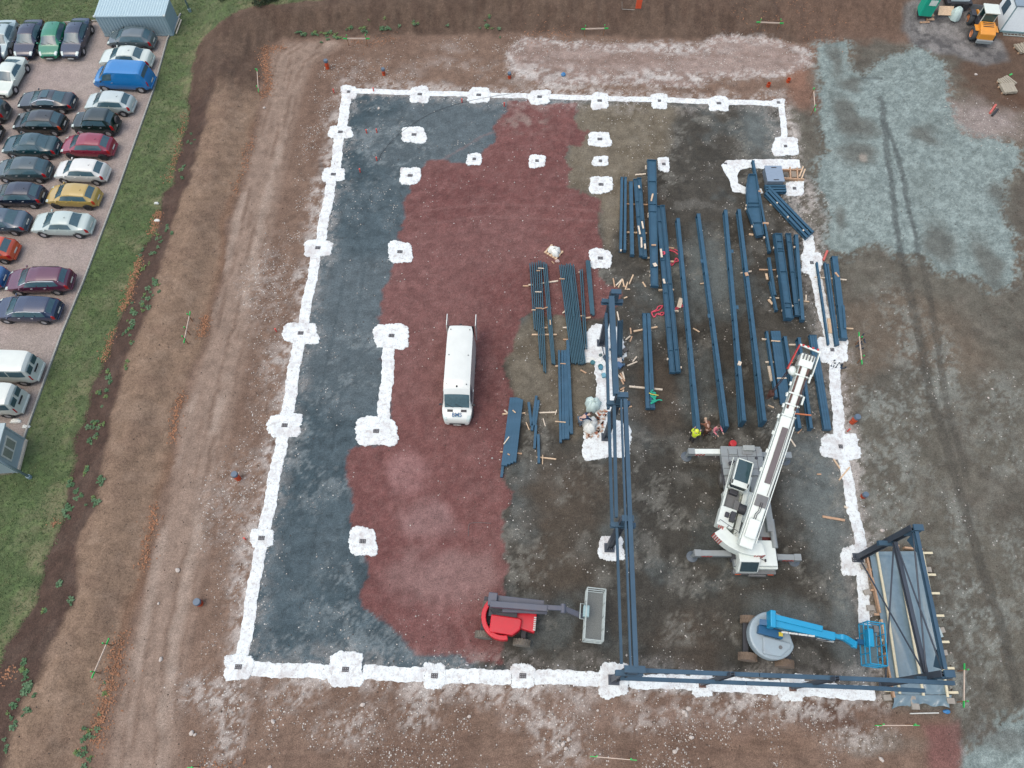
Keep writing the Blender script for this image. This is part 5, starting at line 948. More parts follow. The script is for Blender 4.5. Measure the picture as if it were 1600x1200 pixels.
# operator cab
oc = cs('operator_cab', CW, [((-1.12, 3.75, 1.95), (.98, 1.7, .8))], bevel=.05)
cs('cab_roof', CW, [((-1.12, 3.0, 3.0), (.98, .34, .08)), ((-1.57, 3.75, 3.0), (.08, 1.7, .08)), ((-.67, 3.75, 3.0), (.08, 1.7, .08)), ((-1.12, 4.57, 3.0), (.98, .07, .08))], oc, bevel=.01)
cs('roof_glass', mat('roof_glass_teal', alb(46, 78, 86), rough=.08, spec=.8), [((-1.12, 3.86, 3.0), (.86, 1.36, .03))], oc)
cs('cab_side_glass', MATS['cab_glass'], [((-1.6, 3.75, 2.66), (.03, 1.5, .6)), ((-.64, 3.75, 2.66), (.03, 1.5, .6)), ((-1.12, 4.6, 2.66), (.9, .03, .6)), ((-1.12, 2.94, 2.66), (.9, .03, .6))], oc)
cs('seat', mat('seat_blue', alb(40, 120, 190), rough=.7), [((-1.32, 3.9, 2.72), (.3, .3, .5))], oc)
cs('cab_rail', CW, [((-1.72, 3.6, 2.2), (.05, 2.6, .05)), ((-1.72, 2.4, 2.05), (.05, .05, .4)), ((-1.72, 4.8, 2.05), (.05, .05, .4))], oc)
# engine housing and winch
cs('engine_housing', CW, [((-1.25, 1.05, 2.0), (.95, 1.2, .75)), ((-1.62, 2.1, 1.95), (.12, 1.5, .6))], bevel=.05)
cs('housing_deck', CM, [((-1.2, 2.2, 1.85), (.8, 1.15, .35)), ((-.85, 2.0, 2.0), (.35, .6, .4))], bevel=.02)
cs('air_filter', CD, [((-.98, 1.1, 2.5), (.3, .6, .34)), ((-1.3, 1.15, 2.42), (.24, .3, .2)), ((-1.2, 2.72, 2.1), (.5, .3, .4))], bevel=.03)
q = MB(); q.cyl(sp((-.72, 1.9, 2.15)), sp((-.3, 1.9, 2.15)), .3, n=18); q.build('winch_drum', CD, CR)
# counterweight, curved round the tail, with warning stripes
def arc(r0, r1, z0, z1, a0, a1, cy):
    q = MB(); n = 12; V = []
    for k in range(n + 1):
        a = a0 + (a1 - a0) * k / n
        for r in (r0, r1):
            for z in (z0, z1): V.append(sp((r * math.sin(a), cy - r * math.cos(a), z)))
    F = []
    for k in range(n):
        b = 4 * k; F += [(b, b + 4, b + 5, b + 1), (b + 2, b + 3, b + 7, b + 6), (b, b + 2, b + 6, b + 4), (b + 1, b + 5, b + 7, b + 3)]
    F += [(0, 1, 3, 2), (4 * n, 4 * n + 2, 4 * n + 3, 4 * n + 1)]; return q.mesh(V, F)
cw = arc(2.0, 2.75, 1.45, 2.25, -.66, .52, 2.1).build('counterweight', CW, CR, bevel=.03)
for k in range(5):
    a = -.66 + .05 * k; arc(2.745, 2.765, 1.5, 2.2, a, a + .025, 2.1).build('warning_stripe', RW, cw); a = .52 - .05 * k - .025; arc(2.745, 2.765, 1.5, 2.2, a, a + .025, 2.1).build('warning_stripe', RW, cw)
for k in range(3): cs('warning_stripe', RW, [((-1.55 + .12 * k, .45 - .02 * k, 2.262), (.05, .3, .02))], cw)
q = MB(); P0 = [sp((-1.65, .62, 2.2)), sp((-1.65, .62, 2.75)), sp((-.55, .3, 2.75)), sp((-.55, .3, 2.2))]; q.tube(P0, .022); q.tube([sp((-1.1, .45, 2.2)), sp((-1.1, .45, 2.75))], .02); q.build('guard_rail', CM, CR)
# boom
bd = Vector((0, math.hypot(T3.x - B3.x, T3.y - B3.y), T3.z - B3.z)); LB = bd.length; bd.normalize(); bu = Vector((0, -bd.z, bd.y))
def bp_(s, x=0, u=0): return sp(Vector((0, 0, 2.9)) + bd * s + Vector((x, 0, 0)) + bu * u)
UPB = R_ @ bu
def boomsec(name, s0, s1, w_, h_, m_, u=0, x=0, parent=None, **k): q = MB(); q.bar(bp_(s0, x, u), bp_(s1, x, u), w_, h_, up=UPB); return q.build(name, m_, parent or CR, **k)
bm_ = boomsec('boom', -.5, LB * .66, .78, .95, CW, bevel=.08)
boomsec('boom_extension', LB * .64, LB * .95, .6, .76, CW, bevel=.06)
boomsec('boom_top_plate', LB * .30, LB * .60, .34, .03, mat('plate_brown_grey', alb(108, 100, 104), rough=.6), u=.512, x=.0, parent=bm_); boomsec('boom_recess', LB * .175, LB * .235, .66, .03, CM, u=.514, parent=bm_)
for x in (-.46, .46): boomsec('boom_edge_rail', -.1, LB * .62, .05, .05, CW, u=.40, x=x, parent=bm_)
for x in (-.22, .22): boomsec('boom_slot', LB * .70, LB * .93, .12, .03, mat('slot_brown', alb(96, 70, 62), rough=.7), u=.412, x=x)
for s_ in (.66, .72, .78, .88): boomsec('boom_collar', LB * s_, LB * s_ + .09, .80, .92 if s_ < .7 else .86, CW, parent=bm_)
boomsec('winch_cover', .1, 1.2, .62, .2, CW, u=.6, parent=bm_, bevel=.05)
for x in (-.12, -.02): q = MB(); q.tube([bp_(.6, x, .56), bp_(1.5, x + .02, .56), bp_(1.7, x + .12, .56), bp_(LB * .2, x + .12, .56)], .02); q.build('hose', CD, bm_)
for s_ in (.35, .45, .55, .64, .7, .76, .82): boomsec('boom_bracket', LB * s_, LB * s_ + .22, .1, .16, CW, u=.25, x=-.52 if s_ < .65 else -.44, parent=bm_)
for s_ in (.74, .86): boomsec('boom_bracket', LB * s_, LB * s_ + .5, .1, .1, CW, u=.3, x=.48, parent=bm_)
hd = boomsec('boom_head', LB * .93, LB * 1.0, .8, .9, CW, bevel=.06)
for x in (-.26, -.08, .1, .28): q = MB(); q.cyl(bp_(LB * .985, x - .03, .32), bp_(LB * .985, x + .03, .32), .24, n=16); q.build('sheave', CM, hd)
for x in (-.62, .56): q = MB(); q.bar(bp_(LB * .90, x * (1.35 if x < 0 else 1), .1), bp_(LB * 1.04, x, .2), .06, .3, up=UPB); q.build('head_guard', RW if x < 0 else CW, hd)
q = MB(); q.bar(bp_(LB * 1.04, -.62, .25), bp_(LB * 1.03, .6, .25), .1, .16, up=UPB); q.build('head_crossbar', CW, hd)
for k in range(4): q = MB(); q.bar(bp_(LB * 1.041, -.5 + .28 * k, .335), bp_(LB * 1.041, -.38 + .28 * k, .335), .11, .02, up=UPB); q.build('warning_stripe', RW, hd)
q = MB(); q.ball(bp_(LB * .9, -.55, .1), .24, 1, 1.3, 1, n=10, m=7); q.build('side_winch', CW, hd, smooth=True)
boomsec('luffing_ram', .4, LB * .4, .22, .22, CM, u=-.95, x=0)
h0 = bp_(LB * .97, -.45, -.1); hb = Vector((h0.x, h0.y, 2.2))
for x, y in ((-.06, 0), (.0, .05), (.06, 0), (0, -.05)): q = MB(); q.cyl(h0 + Vector((x, y, 0)), hb + Vector((x, y, 0)), .018, n=5); q.build('hoist_rope', BRN, CR)
q = MB(); q.box(hb - Vector((0, 0, .25)), (.28, .18, .55)); q.cyl(hb + Vector((-.12, 0, -.1)), hb + Vector((.12, 0, -.1)), .2, n=14); q.tube([hb + Vector((0, 0, -.5)), hb + Vector((0, 0, -.68)), hb + Vector((.1, 0, -.8)), hb + Vector((.02, 0, -.9)), hb + Vector((-.1, 0, -.8))], .035); q.build('hook_block', BRN, CR)
for x in (-.85, -.25, .3, .9): cp('deck_seam', CD, lambda q: q.box((x, 2.75, 1.476), (.02, 1.7, .006)))
for y in (2.3, 3.1): cp('deck_seam', CD, lambda q: q.box((0, y, 1.477), (2.5, .02, .006)))
cp('filler_cap', CD, lambda q: q.cyl((.85, 3.0, 1.46), (.85, 3.0, 1.52), .09, n=14)); cp('deck_coil', CD, lambda q: (q.ball((-.7, 2.6, 1.6), .16, 1.4, .9, .8, jit=.2), q.tube([(-.9, 2.5, 1.5), (-.6, 2.8, 1.6), (-.4, 2.4, 1.5)], .04)))
cp('access_ladder', GALV if 'GALV' in globals() else CM, lambda q: [q.bar((1.3, -.2 + .25 * k, .5), (1.3, -.2 + .25 * k, 1.3), .03, .03, up=(1, 0, 0)) for k in (0, 2)] + [q.bar((1.3, -.2, .6 + .22 * k), (1.3, .3, .6 + .22 * k), .03, .03) for k in range(3)])
for x in (.2, .34): q = MB(); q.tube([bp_(LB * .24, x, .54), bp_(LB * .45, x + .04, .54), bp_(LB * .64, x, .54), bp_(LB * .9, x, .46)], .016); q.build('boom_cable', CD, bm_)
for sd in (-1, 1): q = MB(); q.bar((-.5 + sd * .66, -3.2, 1.55), (-.5 + sd * .95, -3.35, 1.6), .03, .03); q.box((-.5 + sd * .98, -3.36, 1.55), (.06, .16, .32)); q.build('mirror', CD, cab)
# ------------------------------------------------------------------ boom lifts
def lug_wheel(root, x, y, r=.48, w_=.38, m_=None):
    m_ = m_ or BIGT; q = MB(); q.lathe((x, y - w_ / 2, r), (0, 1, 0), [(0, r * .55), (0, r * .88), (.04, r * .97), (w_ - .04, r * .97), (w_, r * .88), (w_, r * .55)], n=20, caps=True); t = q.build('wheel', m_, root)
    q = MB()
    for k in range(18):
        for s in (-1, 1):
            a = 2 * math.pi * (k + (.25 if s > 0 else -.25)) / 18; c = Vector((x + math.sin(a) * r * .985, y + s * w_ * .24, r + math.cos(a) * r * .985)); q.box(c, (.05, w_ * .5, .05), M=Matrix.Rotation(a, 3, 'Y') @ Matrix.Rotation(s * .45, 3, 'Z'))
    q.build('tread', m_, t); q = MB(); q.lathe((x, y, r), (0, 1 if y > 0 else -1, 0), [(w_ * .4, r * .5), (w_ * .3, r * .3), (w_ * .52, .05), (w_ * .52, .001)], n=14); q.build('rim', CM, t); return t
def basket(root, c, L, W_, h, m_, rz, floor=None, tilt=None):
    bk = []; Rz = Matrix.Rotation(rz, 3, 'Z'); c = Vector(c)
    def pt(x, y, z): return c + Rz @ Vector((x * W_ / 2, y * L / 2, z))
    q = MB(); 
    for z in (0.0, h * .5, h):
        for a, b in (((-1, -1), (1, -1)), ((1, -1), (1, 1)), ((1, 1), (-1, 1)), ((-1, 1), (-1, -1))): q.bar(pt(*a, z), pt(*b, z), .055, .055)
    fr = q.build('basket_rail', m_, root)
    q = MB()
    for x, y in ((-1, -1), (1, -1), (1, 1), (-1, 1), (-1, 0), (1, 0), (1, .5), (1, -.5), (-1, .5), (-1, -.5)): q.bar(pt(x, y, 0), pt(x, y, h), .045, .045, up=(1, 0, 0))
    q.build('basket_post', m_, fr); q = MB(); q.box(c + Vector((0, 0, .02)), (W_ * .96, L * .97, .03), M=Rz); q.build('basket_floor', floor or m_, fr)
    return fr
RED = paint('lift_red', 214, 22, 44, rough=.35, scale=3, dirt=.2, dirt_rgb=(.2, .06, .06)); LGR = paint('lift_slate', 92, 98, 114, rough=.45, scale=2, dirt=.2); GALV = mat('galvanised', alb(182, 196, 198), rough=.5, var=.15); MESHF = mat('mesh_floor', alb(120, 126, 126), rough=.7, var=.4, scale=24)
c_ = at(790, 966); RL = thing('boom_lift', (c_.x - .05, c_.y - .1, 0), math.radians(-4), 'red boom lift with slate grey arm and long galvanised basket', 'boom lift', 'boom lifts'); RLO = Vector((RL.location.x, RL.location.y, 0)); RLR = Matrix.Rotation(math.radians(4), 3, 'Z')
def rl(px, py, z): return RLR @ (at(px, py, z) - RLO)
for px, py in ((768, 948), (824, 952), (756, 994), (815, 1006)): p = rl(px, py, 0); lug_wheel(RL, p.x, p.y)
q = MB(); q.box((.0, 0, .62), (2.5, .9, .35)); q.box((-1.15, 0, .5), (.3, 2.2, .22)); q.box((1.15, 0, .5), (.3, 2.2, .22)); q.build('chassis', CD, RL, bevel=.03)
P = [(-1.35 + 0, .85)]; P = [(1.25 * math.cos(a) - .05, 1.25 * math.sin(a) - .15) for a in [math.pi * .62 + k * (math.pi * .98) / 16 for k in range(17)]]; Pi = [(.98 * math.cos(a) - .05, .98 * math.sin(a) - .15) for a in [math.pi * .62 + k * (math.pi * .98) / 16 for k in range(16, -1, -1)]]
q = MB(); q.prism(P + Pi, .85, 1.5, (.0, .1, 0)); q.build('counterweight', RED, RL, bevel=.05)
q = MB(); q.prism([(-.75, -1.0), (.55, -1.05), (.95, -.7), (1.0, -.2), (.9, -.1), (-.75, -.05)], .85, 1.65, (0, .05, 0)); q.build('engine_cover', RED, RL, bevel=.12)
q = MB(); q.prism([(.75, -.55), (1.75, -.75), (1.8, .35), (.55, .35)], .75, 1.35, (0, .05, 0)); q.build('tank_cover', RED, RL, bevel=.05)
q = MB(); [q.box((1.72, -.55 + .11 * k, 1.358), (.13, .07, .012)) for k in range(7)]; q.build('white_marks', PLATE, RL)
q = MB(); q.box((-.1, .15, 1.3), (1.6, .5, .5)); q.build('turntable', CD, RL, bevel=.03)
for nm, a, b, w_, h_, m_ in (('lower_boom', (763, 934, 2.0), (850, 944, 2.0), .34, .4, LGR), ('upper_boom', (766, 944, 2.45), (855, 951, 2.45), .33, .4, LGR), ('boom_sleeve', (785, 953, 1.9), (855, 956, 1.9), .25, .3, LGR), ('telescope', (850, 949, 2.45), (883, 951, 2.4), .26, .3, LGR), ('jib', (878, 950, 2.4), (910, 963, 1.9), .28, .28, LGR)):
    q = MB(); q.bar(rl(*a), rl(*b), w_, h_); q.build(nm, m_, RL, bevel=.03)
q = MB(); q.box(rl(770, 937, 2.2), (.5, .7, .6)); q.build('knuckle', LGR, RL, bevel=.05); q = MB(); q.cyl(rl(880, 944, 2.42), rl(880, 958, 2.42), .16); q.build('pivot', LGR, RL)
q = MB(); q.tube([rl(766, 952, 1.9), rl(770, 958, 1.7), rl(780, 956, 1.7), rl(790, 953, 1.9)], .03); q.build('hose', CD, RL)
bc = rl(927, 964, 1.3); bk = basket(RL, bc, 2.75, 1.02, 1.1, GALV, math.radians(-4 + 4), MESHF)
q = MB(); q.box(bc + Vector((-.5, .1, .95)), (.34, .62, .34)); q.build('control_box', mat('control_pale', alb(150, 182, 190), rough=.5), RL, bevel=.04); q = MB(); q.tube([bc + Vector((-.5, -.3, .75)), bc + Vector((-.82, -.3, .9)), bc + Vector((-.82, .5, .9)), bc + Vector((-.5, .5, .75))], .035); q.build('control_guard', GALV, RL)
q = MB(); q.box(bc + Vector((-.72, .05, .25)), (.4, .3, .5)); q.build('basket_mount', CD, RL)
# blue lift
BLU = paint('lift_blue', 26, 162, 216, rough=.35, scale=2); TUR = paint('lift_pale_grey', 166, 186, 200, rough=.4, scale=2.5, dirt=.4, dirt_rgb=(.22, .22, .22)); DBL = paint('lift_deep_blue', 16, 92, 140, rough=.4); BRT = mat('muddy_tyre', alb(128, 112, 98), rough=.9, dirt=.5, dirt_rgb=(.1, .08, .07))
c_ = at(1196, 994); BLf = thing('boom_lift', (c_.x - .1, c_.y - .15, 0), math.radians(-6), 'blue boom lift with round pale grey turret beside the covered pit', 'boom lift', 'boom lifts'); BO = Vector((BLf.location.x, BLf.location.y, 0)); BR = Matrix.Rotation(math.radians(6), 3, 'Z')
def bl_(px, py, z): return BR @ (at(px, py, z) - BO)
for px, py in ((1167, 971), (1164, 1028), (1221, 1038), (1228, 982)): p = bl_(px, py, 0); lug_wheel(BLf, p.x, p.y, .5, .42, BRT)
q = MB(); q.box((.0, 0, .6), (2.4, .8, .3)); q.box((-1.2, 0, .5), (.3, 2.2, .22)); q.box((1.15, 0, .5), (.3, 2.2, .22)); q.build('chassis', CD, BLf, bevel=.03)
P = [(1.22 * math.cos(a) * 1.05, 1.28 * math.sin(a)) for a in [math.pi * .33 + k * (math.pi * 1.56) / 26 for k in range(27)]]
q = MB(); q.prism(P, .85, 1.5, (0, 0, 0)); q.build('turret', TUR, BLf, bevel=.10)
q = MB(); q.prism([(-.55, -1.05), (.4, -1.1), (.95, -.55), (.98, -.3), (-.55, -.12)], 1.42, 1.62); q.build('engine_cover', TUR, BLf, bevel=.06); q = MB(); q.cyl((.38, -.6, 1.6), (.38, -.6, 1.66), .1); q.build('exhaust_port', CM, BLf)
q = MB(); q.bar(bl_(1184, 983, 1.7), bl_(1222, 993, 1.7), .45, .35); q.build('boom_cradle', DBL, BLf, bevel=.03); q = MB(); q.box(bl_(1220, 991, 1.9), (.22, .22, .02)); q.build('warning_sticker', mat('sticker_yellow', alb(226, 206, 60), rough=.5), BLf)
for nm, a, b, w_, h_, m_ in (('upper_boom', (1207, 964, 2.5), (1284, 983, 2.5), .30, .35, BLU), ('main_boom', (1206, 973, 2.35), (1303, 995, 2.35), .42, .42, BLU), ('telescope', (1298, 993, 2.35), (1325, 998, 2.3), .24, .28, BLU), ('jib', (1318, 996, 2.3), (1334, 1006, 2.1), .32, .3, BLU)):
    q = MB(); q.bar(bl_(*a), bl_(*b), w_, h_); q.build(nm, m_, BLf, bevel=.03)
q = MB(); q.box(bl_(1205, 968, 2.4), (.3, .9, .75)); q.build('knuckle', BLU, BLf, bevel=.05); q = MB(); q.bar(bl_(1187, 972, 1.9), bl_(1204, 974, 2.1), .3, .2); q.build('boom_link', DBL, BLf)
q = MB(); a0_, a1_ = bl_(1224, 984, 2.57), bl_(1270, 990, 2.57)
for k in range(10): c = a0_.lerp(a1_, k / 9); q.box(c + Vector((0, -.13, 0)), (.14 if k % 3 else .2, .09, .01), .1)
q.build('white_marks', PLATE, BLf)
q = MB(); q.bar(bl_(1276, 996, 2.0), bl_(1302, 1001, 2.0), .22, .2); q.build('hose_tray', mat('pale_tray', alb(190, 198, 204), rough=.5), BLf)
q = MB(); q.cyl(bl_(1316, 992, 2.32), bl_(1316, 1000, 2.32), .18); q.build('pivot', BLU, BLf); q = MB(); q.cyl(bl_(1335, 1002, 2.1), bl_(1334, 1012, 2.1), .16); q.build('pivot', BLU, BLf)
for o_ in (0, .09): q = MB(); q.tube([bl_(1206, 980, 2.1) + Vector((0, o_, 0)), bl_(1240, 992, 2.05) + Vector((0, o_, 0)), bl_(1290, 1001, 2.1) + Vector((0, o_, 0)), bl_(1322, 1001, 2.05) + Vector((0, o_, 0))], .025); q.build('hose', CD, BLf)
q = MB(); q.cyl(bl_(1212, 968, 2.2), bl_(1250, 977, 2.2), .09); q.build('lift_ram', CM, BLf)
bc = bl_(1357, 1009, 1.2); basket(BLf, bc, 2.2, .9, 1.1, BLU, 0.0, mat('blue_mesh_floor', alb(96, 120, 130), rough=.7, var=.3, scale=20))
q = MB(); q.box(bc + Vector((-.32, .25, .9)), (.28, .95, .5)); q.build('control_box', BLU, BLf, bevel=.04); q = MB(); q.box(bc + Vector((.0, .75, 1.0)), (.24, .34, .2)); q.build('switch_box', CM, BLf); q = MB(); q.box(bc + Vector((-.62, .05, .4)), (.45, .25, .35)); q.build('basket_mount', DBL, BLf)
# ------------------------------------------------------------------ wheel loader at the far right
ORG = paint('loader_orange', 236, 160, 58, rough=.45, scale=2, dirt=.2); LW = paint('loader_white', 228, 238, 234, rough=.4); LG = mat('loader_glass', alb(60, 96, 96), rough=.1, spec=.8); DKT = mat('loader_tyre', alb(66, 74, 80), rough=.9); ORR = paint('loader_rim', 216, 140, 92, rough=.5)
p0 = at(1541, 68); p1 = at(1530, 20); hd_ = math.atan2(p1.y - p0.y, p1.x - p0.x)
g_ = at(1533, 50); LO = thing('wheel_loader', (g_.x - .35, g_.y + .05, 0), hd_, 'orange wheel loader with white cab roof in front of the white site cabin', 'loader')
q = MB(); q.side([(-2.3, .7), (-.7, .6), (-.7, 1.75), (-1.3, 1.75), (-2.25, 1.45)], -.72, .72); q.build('rear_body', ORG, LO, bevel=.08)
q = MB(); [q.box((-1.0 - .22 * k, 0, 1.765 - .02 * k), (.08, 1.0, .03)) for k in range(3)]; q.build('grille', CD, LO)
q = MB(); q.box((-2.32, 0, .65), (.25, 1.5, .4)); q.build('counterweight', CG, LO, bevel=.06); q = MB(); q.box((.6, 0, .75), (1.7, .8, .5)); q.build('front_frame', CD, LO, bevel=.05)
q = MB(); q.box((-.05, 0, 1.15), (1.2, 1.25, .7)); q.build('cab_base', CD, LO, bevel=.04)
for x, y in ((.5, .6), (.5, -.6), (-.6, .6), (-.6, -.6)): q = MB(); q.bar((x, y, 1.4), (x * .9, y * .95, 2.6), .07, .07, up=(1, 0, 0)); q.build('cab_pillar', LW, LO)
q = MB(); q.box((-.05, 0, 2.66), (1.45, 1.4, .14)); q.build('cab_roof', LW, LO, bevel=.05); q = MB(); q.box((-.62, 0, 2.0), (.03, 1.1, 1.0)); q.box((.5, 0, 2.0), (.03, 1.1, 1.0)); q.build('cab_glass', LG, LO); q = MB(); q.box((-.05, -.6, 2.0), (1.0, .03, 1.0)); q.build('cab_glass', LG, LO)
q = MB(); q.box((-.2, 0, 1.6), (.5, .5, .5)); q.box((-.4, 0, 1.95), (.15, .5, .5)); q.build('seat', CD, LO)
for x, y in ((1.05, .85), (1.05, -.85), (-1.25, .85), (-1.25, -.85)):
    s = 1 if y > 0 else -1; q = MB(); q.lathe((x, y, .66), (0, s, 0), [(-.22, .3), (-.22, .6), (-.12, .66), (.16, .66), (.24, .58), (.24, .38), (.14, .36)], n=22); t = q.build('wheel', DKT, LO, smooth=True); q = MB(); q.lathe((x, y, .66), (0, s, 0), [(.22, .38), (.14, .3), (.2, .1), (.2, .001)], n=16); q.build('rim', ORR, t); q = MB(); q.box((x, y, 1.36), (.9, .45, .06)); q.build('mudguard', ORG if x < 0 else CD, LO, bevel=.02)
for y in (.38, -.38): q = MB(); q.bar((.5, y, 1.35), (1.5, y, 1.25), .14, .28); q.bar((1.5, y, 1.25), (2.3, y, .55), .14, .24); q.build('lift_arm', ORG, LO, bevel=.03)
q = MB(); q.side([(2.15, .15), (3.1, .12), (2.75, .2), (2.45, .35), (2.3, .75), (2.55, 1.2), (2.45, 1.22), (2.2, .8)], -1.15, 1.15); bk = q.build('bucket', mat('bucket_steel', alb(74, 82, 88), rough=.5, dirt=.4), LO)
for y in (1.16, -1.16): q = MB(); q.side([(2.2, .15), (3.1, .12), (2.6, 1.2), (2.3, 1.0)], y - .02, y + .02); q.build('bucket_cheek', MATS['bucket_steel'], bk)
LO.scale = (.88, .9, .84)
# ------------------------------------------------------------------ covered pit: timber edging, sheet, long battens
PIT = thing('covered_pit', gp(1418, 980), 0, 'timber-edged pit covered with grey plastic sheeting under the braced bay', 'pit cover'); PO = PIT.location.copy()
def pl(px, py, z): return at(px, py, z) - PO
SHEET = mat('grey_sheeting', alb(122, 146, 160), rough=.28, var=.12, scale=3, spec=.6)
def sheet():
    A, B, Cc, D = (1358, 862), (1441, 861), (1481, 1085), (1396, 1086); nu, nv = 46, 110; V = []; F = []; rn = random.Random(3)
    folds = [(rn.uniform(0, 1), rn.uniform(0, 1), rn.uniform(-1, 1), rn.uniform(.015, .05)) for _ in range(34)]
    for j in range(nv + 1):
        v = j / nv
        for i in range(nu + 1):
            u = i / nu; x = (A[0] + (B[0] - A[0]) * u) * (1 - v) + (D[0] + (Cc[0] - D[0]) * u) * v; y = (A[1] + (B[1] - A[1]) * u) * (1 - v) + (D[1] + (Cc[1] - D[1]) * u) * v
            z = .30 - .10 * (math.sin(u * math.pi * 3) ** 2) * math.sin(math.pi * min(1, max(0, v)))
            for fu, fv, a, h in folds:
                d = (u - fu) * math.cos(a) * 3.2 + (v - fv) * math.sin(a) * 9; e = -(u - fu) * math.sin(a) * 3.2 + (v - fv) * math.cos(a) * 9
                z += h * math.exp(-(d / .12) ** 2) * math.exp(-(e / 1.1) ** 2)
            if v < .03 or v > .985: z -= .1
            V.append(pl(x, y, z))
    for j in range(nv):
        for i in range(nu): a = j * (nu + 1) + i; F.append((a, a + 1, a + nu + 2, a + nu + 1))
    q = MB(); q.mesh(V, F); q.build('sheet', SHEET, PIT, smooth=True)
    # crumpled flap at the near end
    V = []; F = []; nu, nv = 44, 12
    for j in range(nv + 1):
        for i in range(nu + 1):
            u = i / nu; v = j / nv; lo = 1108 - 14 * math.exp(-((u - .52) / .16) ** 2) - 5 * math.sin(u * 9); x = 1395 + 90 * u + 2 * math.sin(v * 4 + u * 8); y = 1086 + (lo - 1086) * v; V.append(pl(x, y, .22 - .14 * v + .05 * math.sin(u * 31 + v * 3) * v + .04 * math.sin(u * 13 - v * 5)))
    for j in range(nv):
        for i in range(nu): a = j * (nu + 1) + i; F.append((a, a + 1, a + nu + 2, a + nu + 1))
    q = MB(); q.mesh(V, F); q.build('sheet_flap', SHEET, PIT, smooth=True)
sheet()
PALE = mat('fresh_timber', alb(232, 224, 196), rough=.8, var=.12, scale=7); 
def pbar(name, a, b, z, wd, dp, m_): q = MB(); q.bar(pl(*a, z), pl(*b, z), wd, dp); return q.build(name, m_, PIT, bevel=.008)
for a, b in (((1370, 862), (1389, 968)), ((1388, 964), (1406, 1084)), ((1401, 858), (1421, 968)), ((1421, 966), (1443, 1087)), ((1441, 862), (1458, 950)), ((1458, 952), (1481, 1089))): pbar('long_batten', a, b, .36, .13, .09, PALE)
for a, b, m_ in (((1353, 868), (1361, 905), WOOD[1]), ((1362, 903), (1374, 958), WOOD[1]), ((1376, 968), (1384, 1010), WOOD[0]), ((1382, 1020), (1396, 1090), WOOD[1]), ((1358, 863), (1370, 862), WOOD[1]), ((1402, 852), (1402, 862), WOOD[1]), ((1412, 856), (1440, 859), WOOD[1])): pbar('edge_board', a, b, .2, .1, .3, m_)
for y, x in ((864, 1442), (898, 1447), (927, 1453), (962, 1460), (1003, 1468), (1044, 1476), (1082, 1482)): pbar('stay', (x, y), (x + 15, y), .22, .13, .08, PALE)
for x, y in ((1352, 890), (1360, 922), (1376, 1000), (1378, 1041), (1382, 1079), (1366, 960)): pbar('stay', (x, y), (x + 13, y), .2, .13, .08, PALE if x > 1370 else WOOD[1])
for x, y, rz in ((1350, 885, .2), (1355, 925, .3), (1360, 950, 0), (1386, 1090, .1), (1449, 890, 0), (1474, 1020, .1), (1470, 985, .2), (1485, 1095, 0), (1430, 1104, 0), (1426, 1094, 1.5)): q = MB(); q.box(pl(x, y, .1), (.42, .3, .16), rz); q.build('concrete_block', mat('grey_block', alb(168, 164, 158), rough=.9), PIT, bevel=.01)
q = MB(); q.box(pl(1468, 988, .14), (.2, .55, .1), .2); q.build('insulation_bar', mat('pale_blue_bar', alb(178, 200, 208), rough=.6), PIT)
q = MB(); q.bar(gp(1421, 1115) - gp(1418, 980) + Vector((0, 0, .05)), gp(1466, 1114) - gp(1418, 980) + Vector((0, 0, .05)), .06, .05); o = q.build('white_pipe', mat('white_pipe', alb(214, 218, 216), rough=.5), loc=gp(1418, 980)); tag(o, 'thin white pipe lying in front of the covered pit', 'pipe')
q = MB(); q.ball((0, 0, .08), .14, 1.4, .8, .6, jit=.15); tag(q.build('blue_bag', mat('blue_plastic', alb(60, 130, 190), rough=.4), loc=gp(1478, 1112)), 'small blue plastic bag on the ground by the covered pit', 'bag')
# ------------------------------------------------------------------ lidded grey crate and shuttering at the far right corner
cr = thing('lidded_crate', gp(1205, 282), math.radians(2), 'grey lidded crate on the white footing at the far right corner', 'crate'); q = MB(); q.box((0, 0, .38), (1.25, 1.5, .62)); q.build('box', mat('crate_grey', alb(120, 134, 150), rough=.6), cr, bevel=.02); q = MB(); q.box((.02, .03, .73), (1.34, 1.58, .06)); q.build('lid', mat('crate_lid', alb(144, 164, 188), rough=.5, var=.06), cr, bevel=.01)
for y in (.62, -.62): q = MB(); q.box((.05, y, .765), (.4, .08, .02)); q.build('handle_slot', BLK, cr)
for y in (.6, -.6): q = MB(); q.box((0, y, .04), (1.2, .1, .08)); q.build('runner', WOOD[1], cr)
sh = thing('timber_shuttering', gp(1236, 273), 0, 'small timber shuttering frame beside the grey lidded crate', 'shuttering'); so_ = sh.location.copy()
for a, b in (((1218, 266), (1254, 266)), ((1220, 279), (1256, 281)), ((1234, 262), (1235, 281)), ((1245, 263), (1246, 282))): q = MB(); q.bar(at(*a, .15) - so_, at(*b, .15) - so_, .09, .22); q.build('board', WOOD[1], sh)
for a, b in (((1252, 280), (1258, 264)), ((1249, 276), (1255, 260))): q = MB(); q.bar(at(*a, .2) - so_, at(*b, .3) - so_, .1, .06); q.build('loose_board', WOOD[0], sh)
q = MB(); q.box(at(1240, 273, .12) - so_, (.4, .6, .16)); q.build('panel', mat('shutter_panel', alb(150, 140, 128), rough=.8), sh)
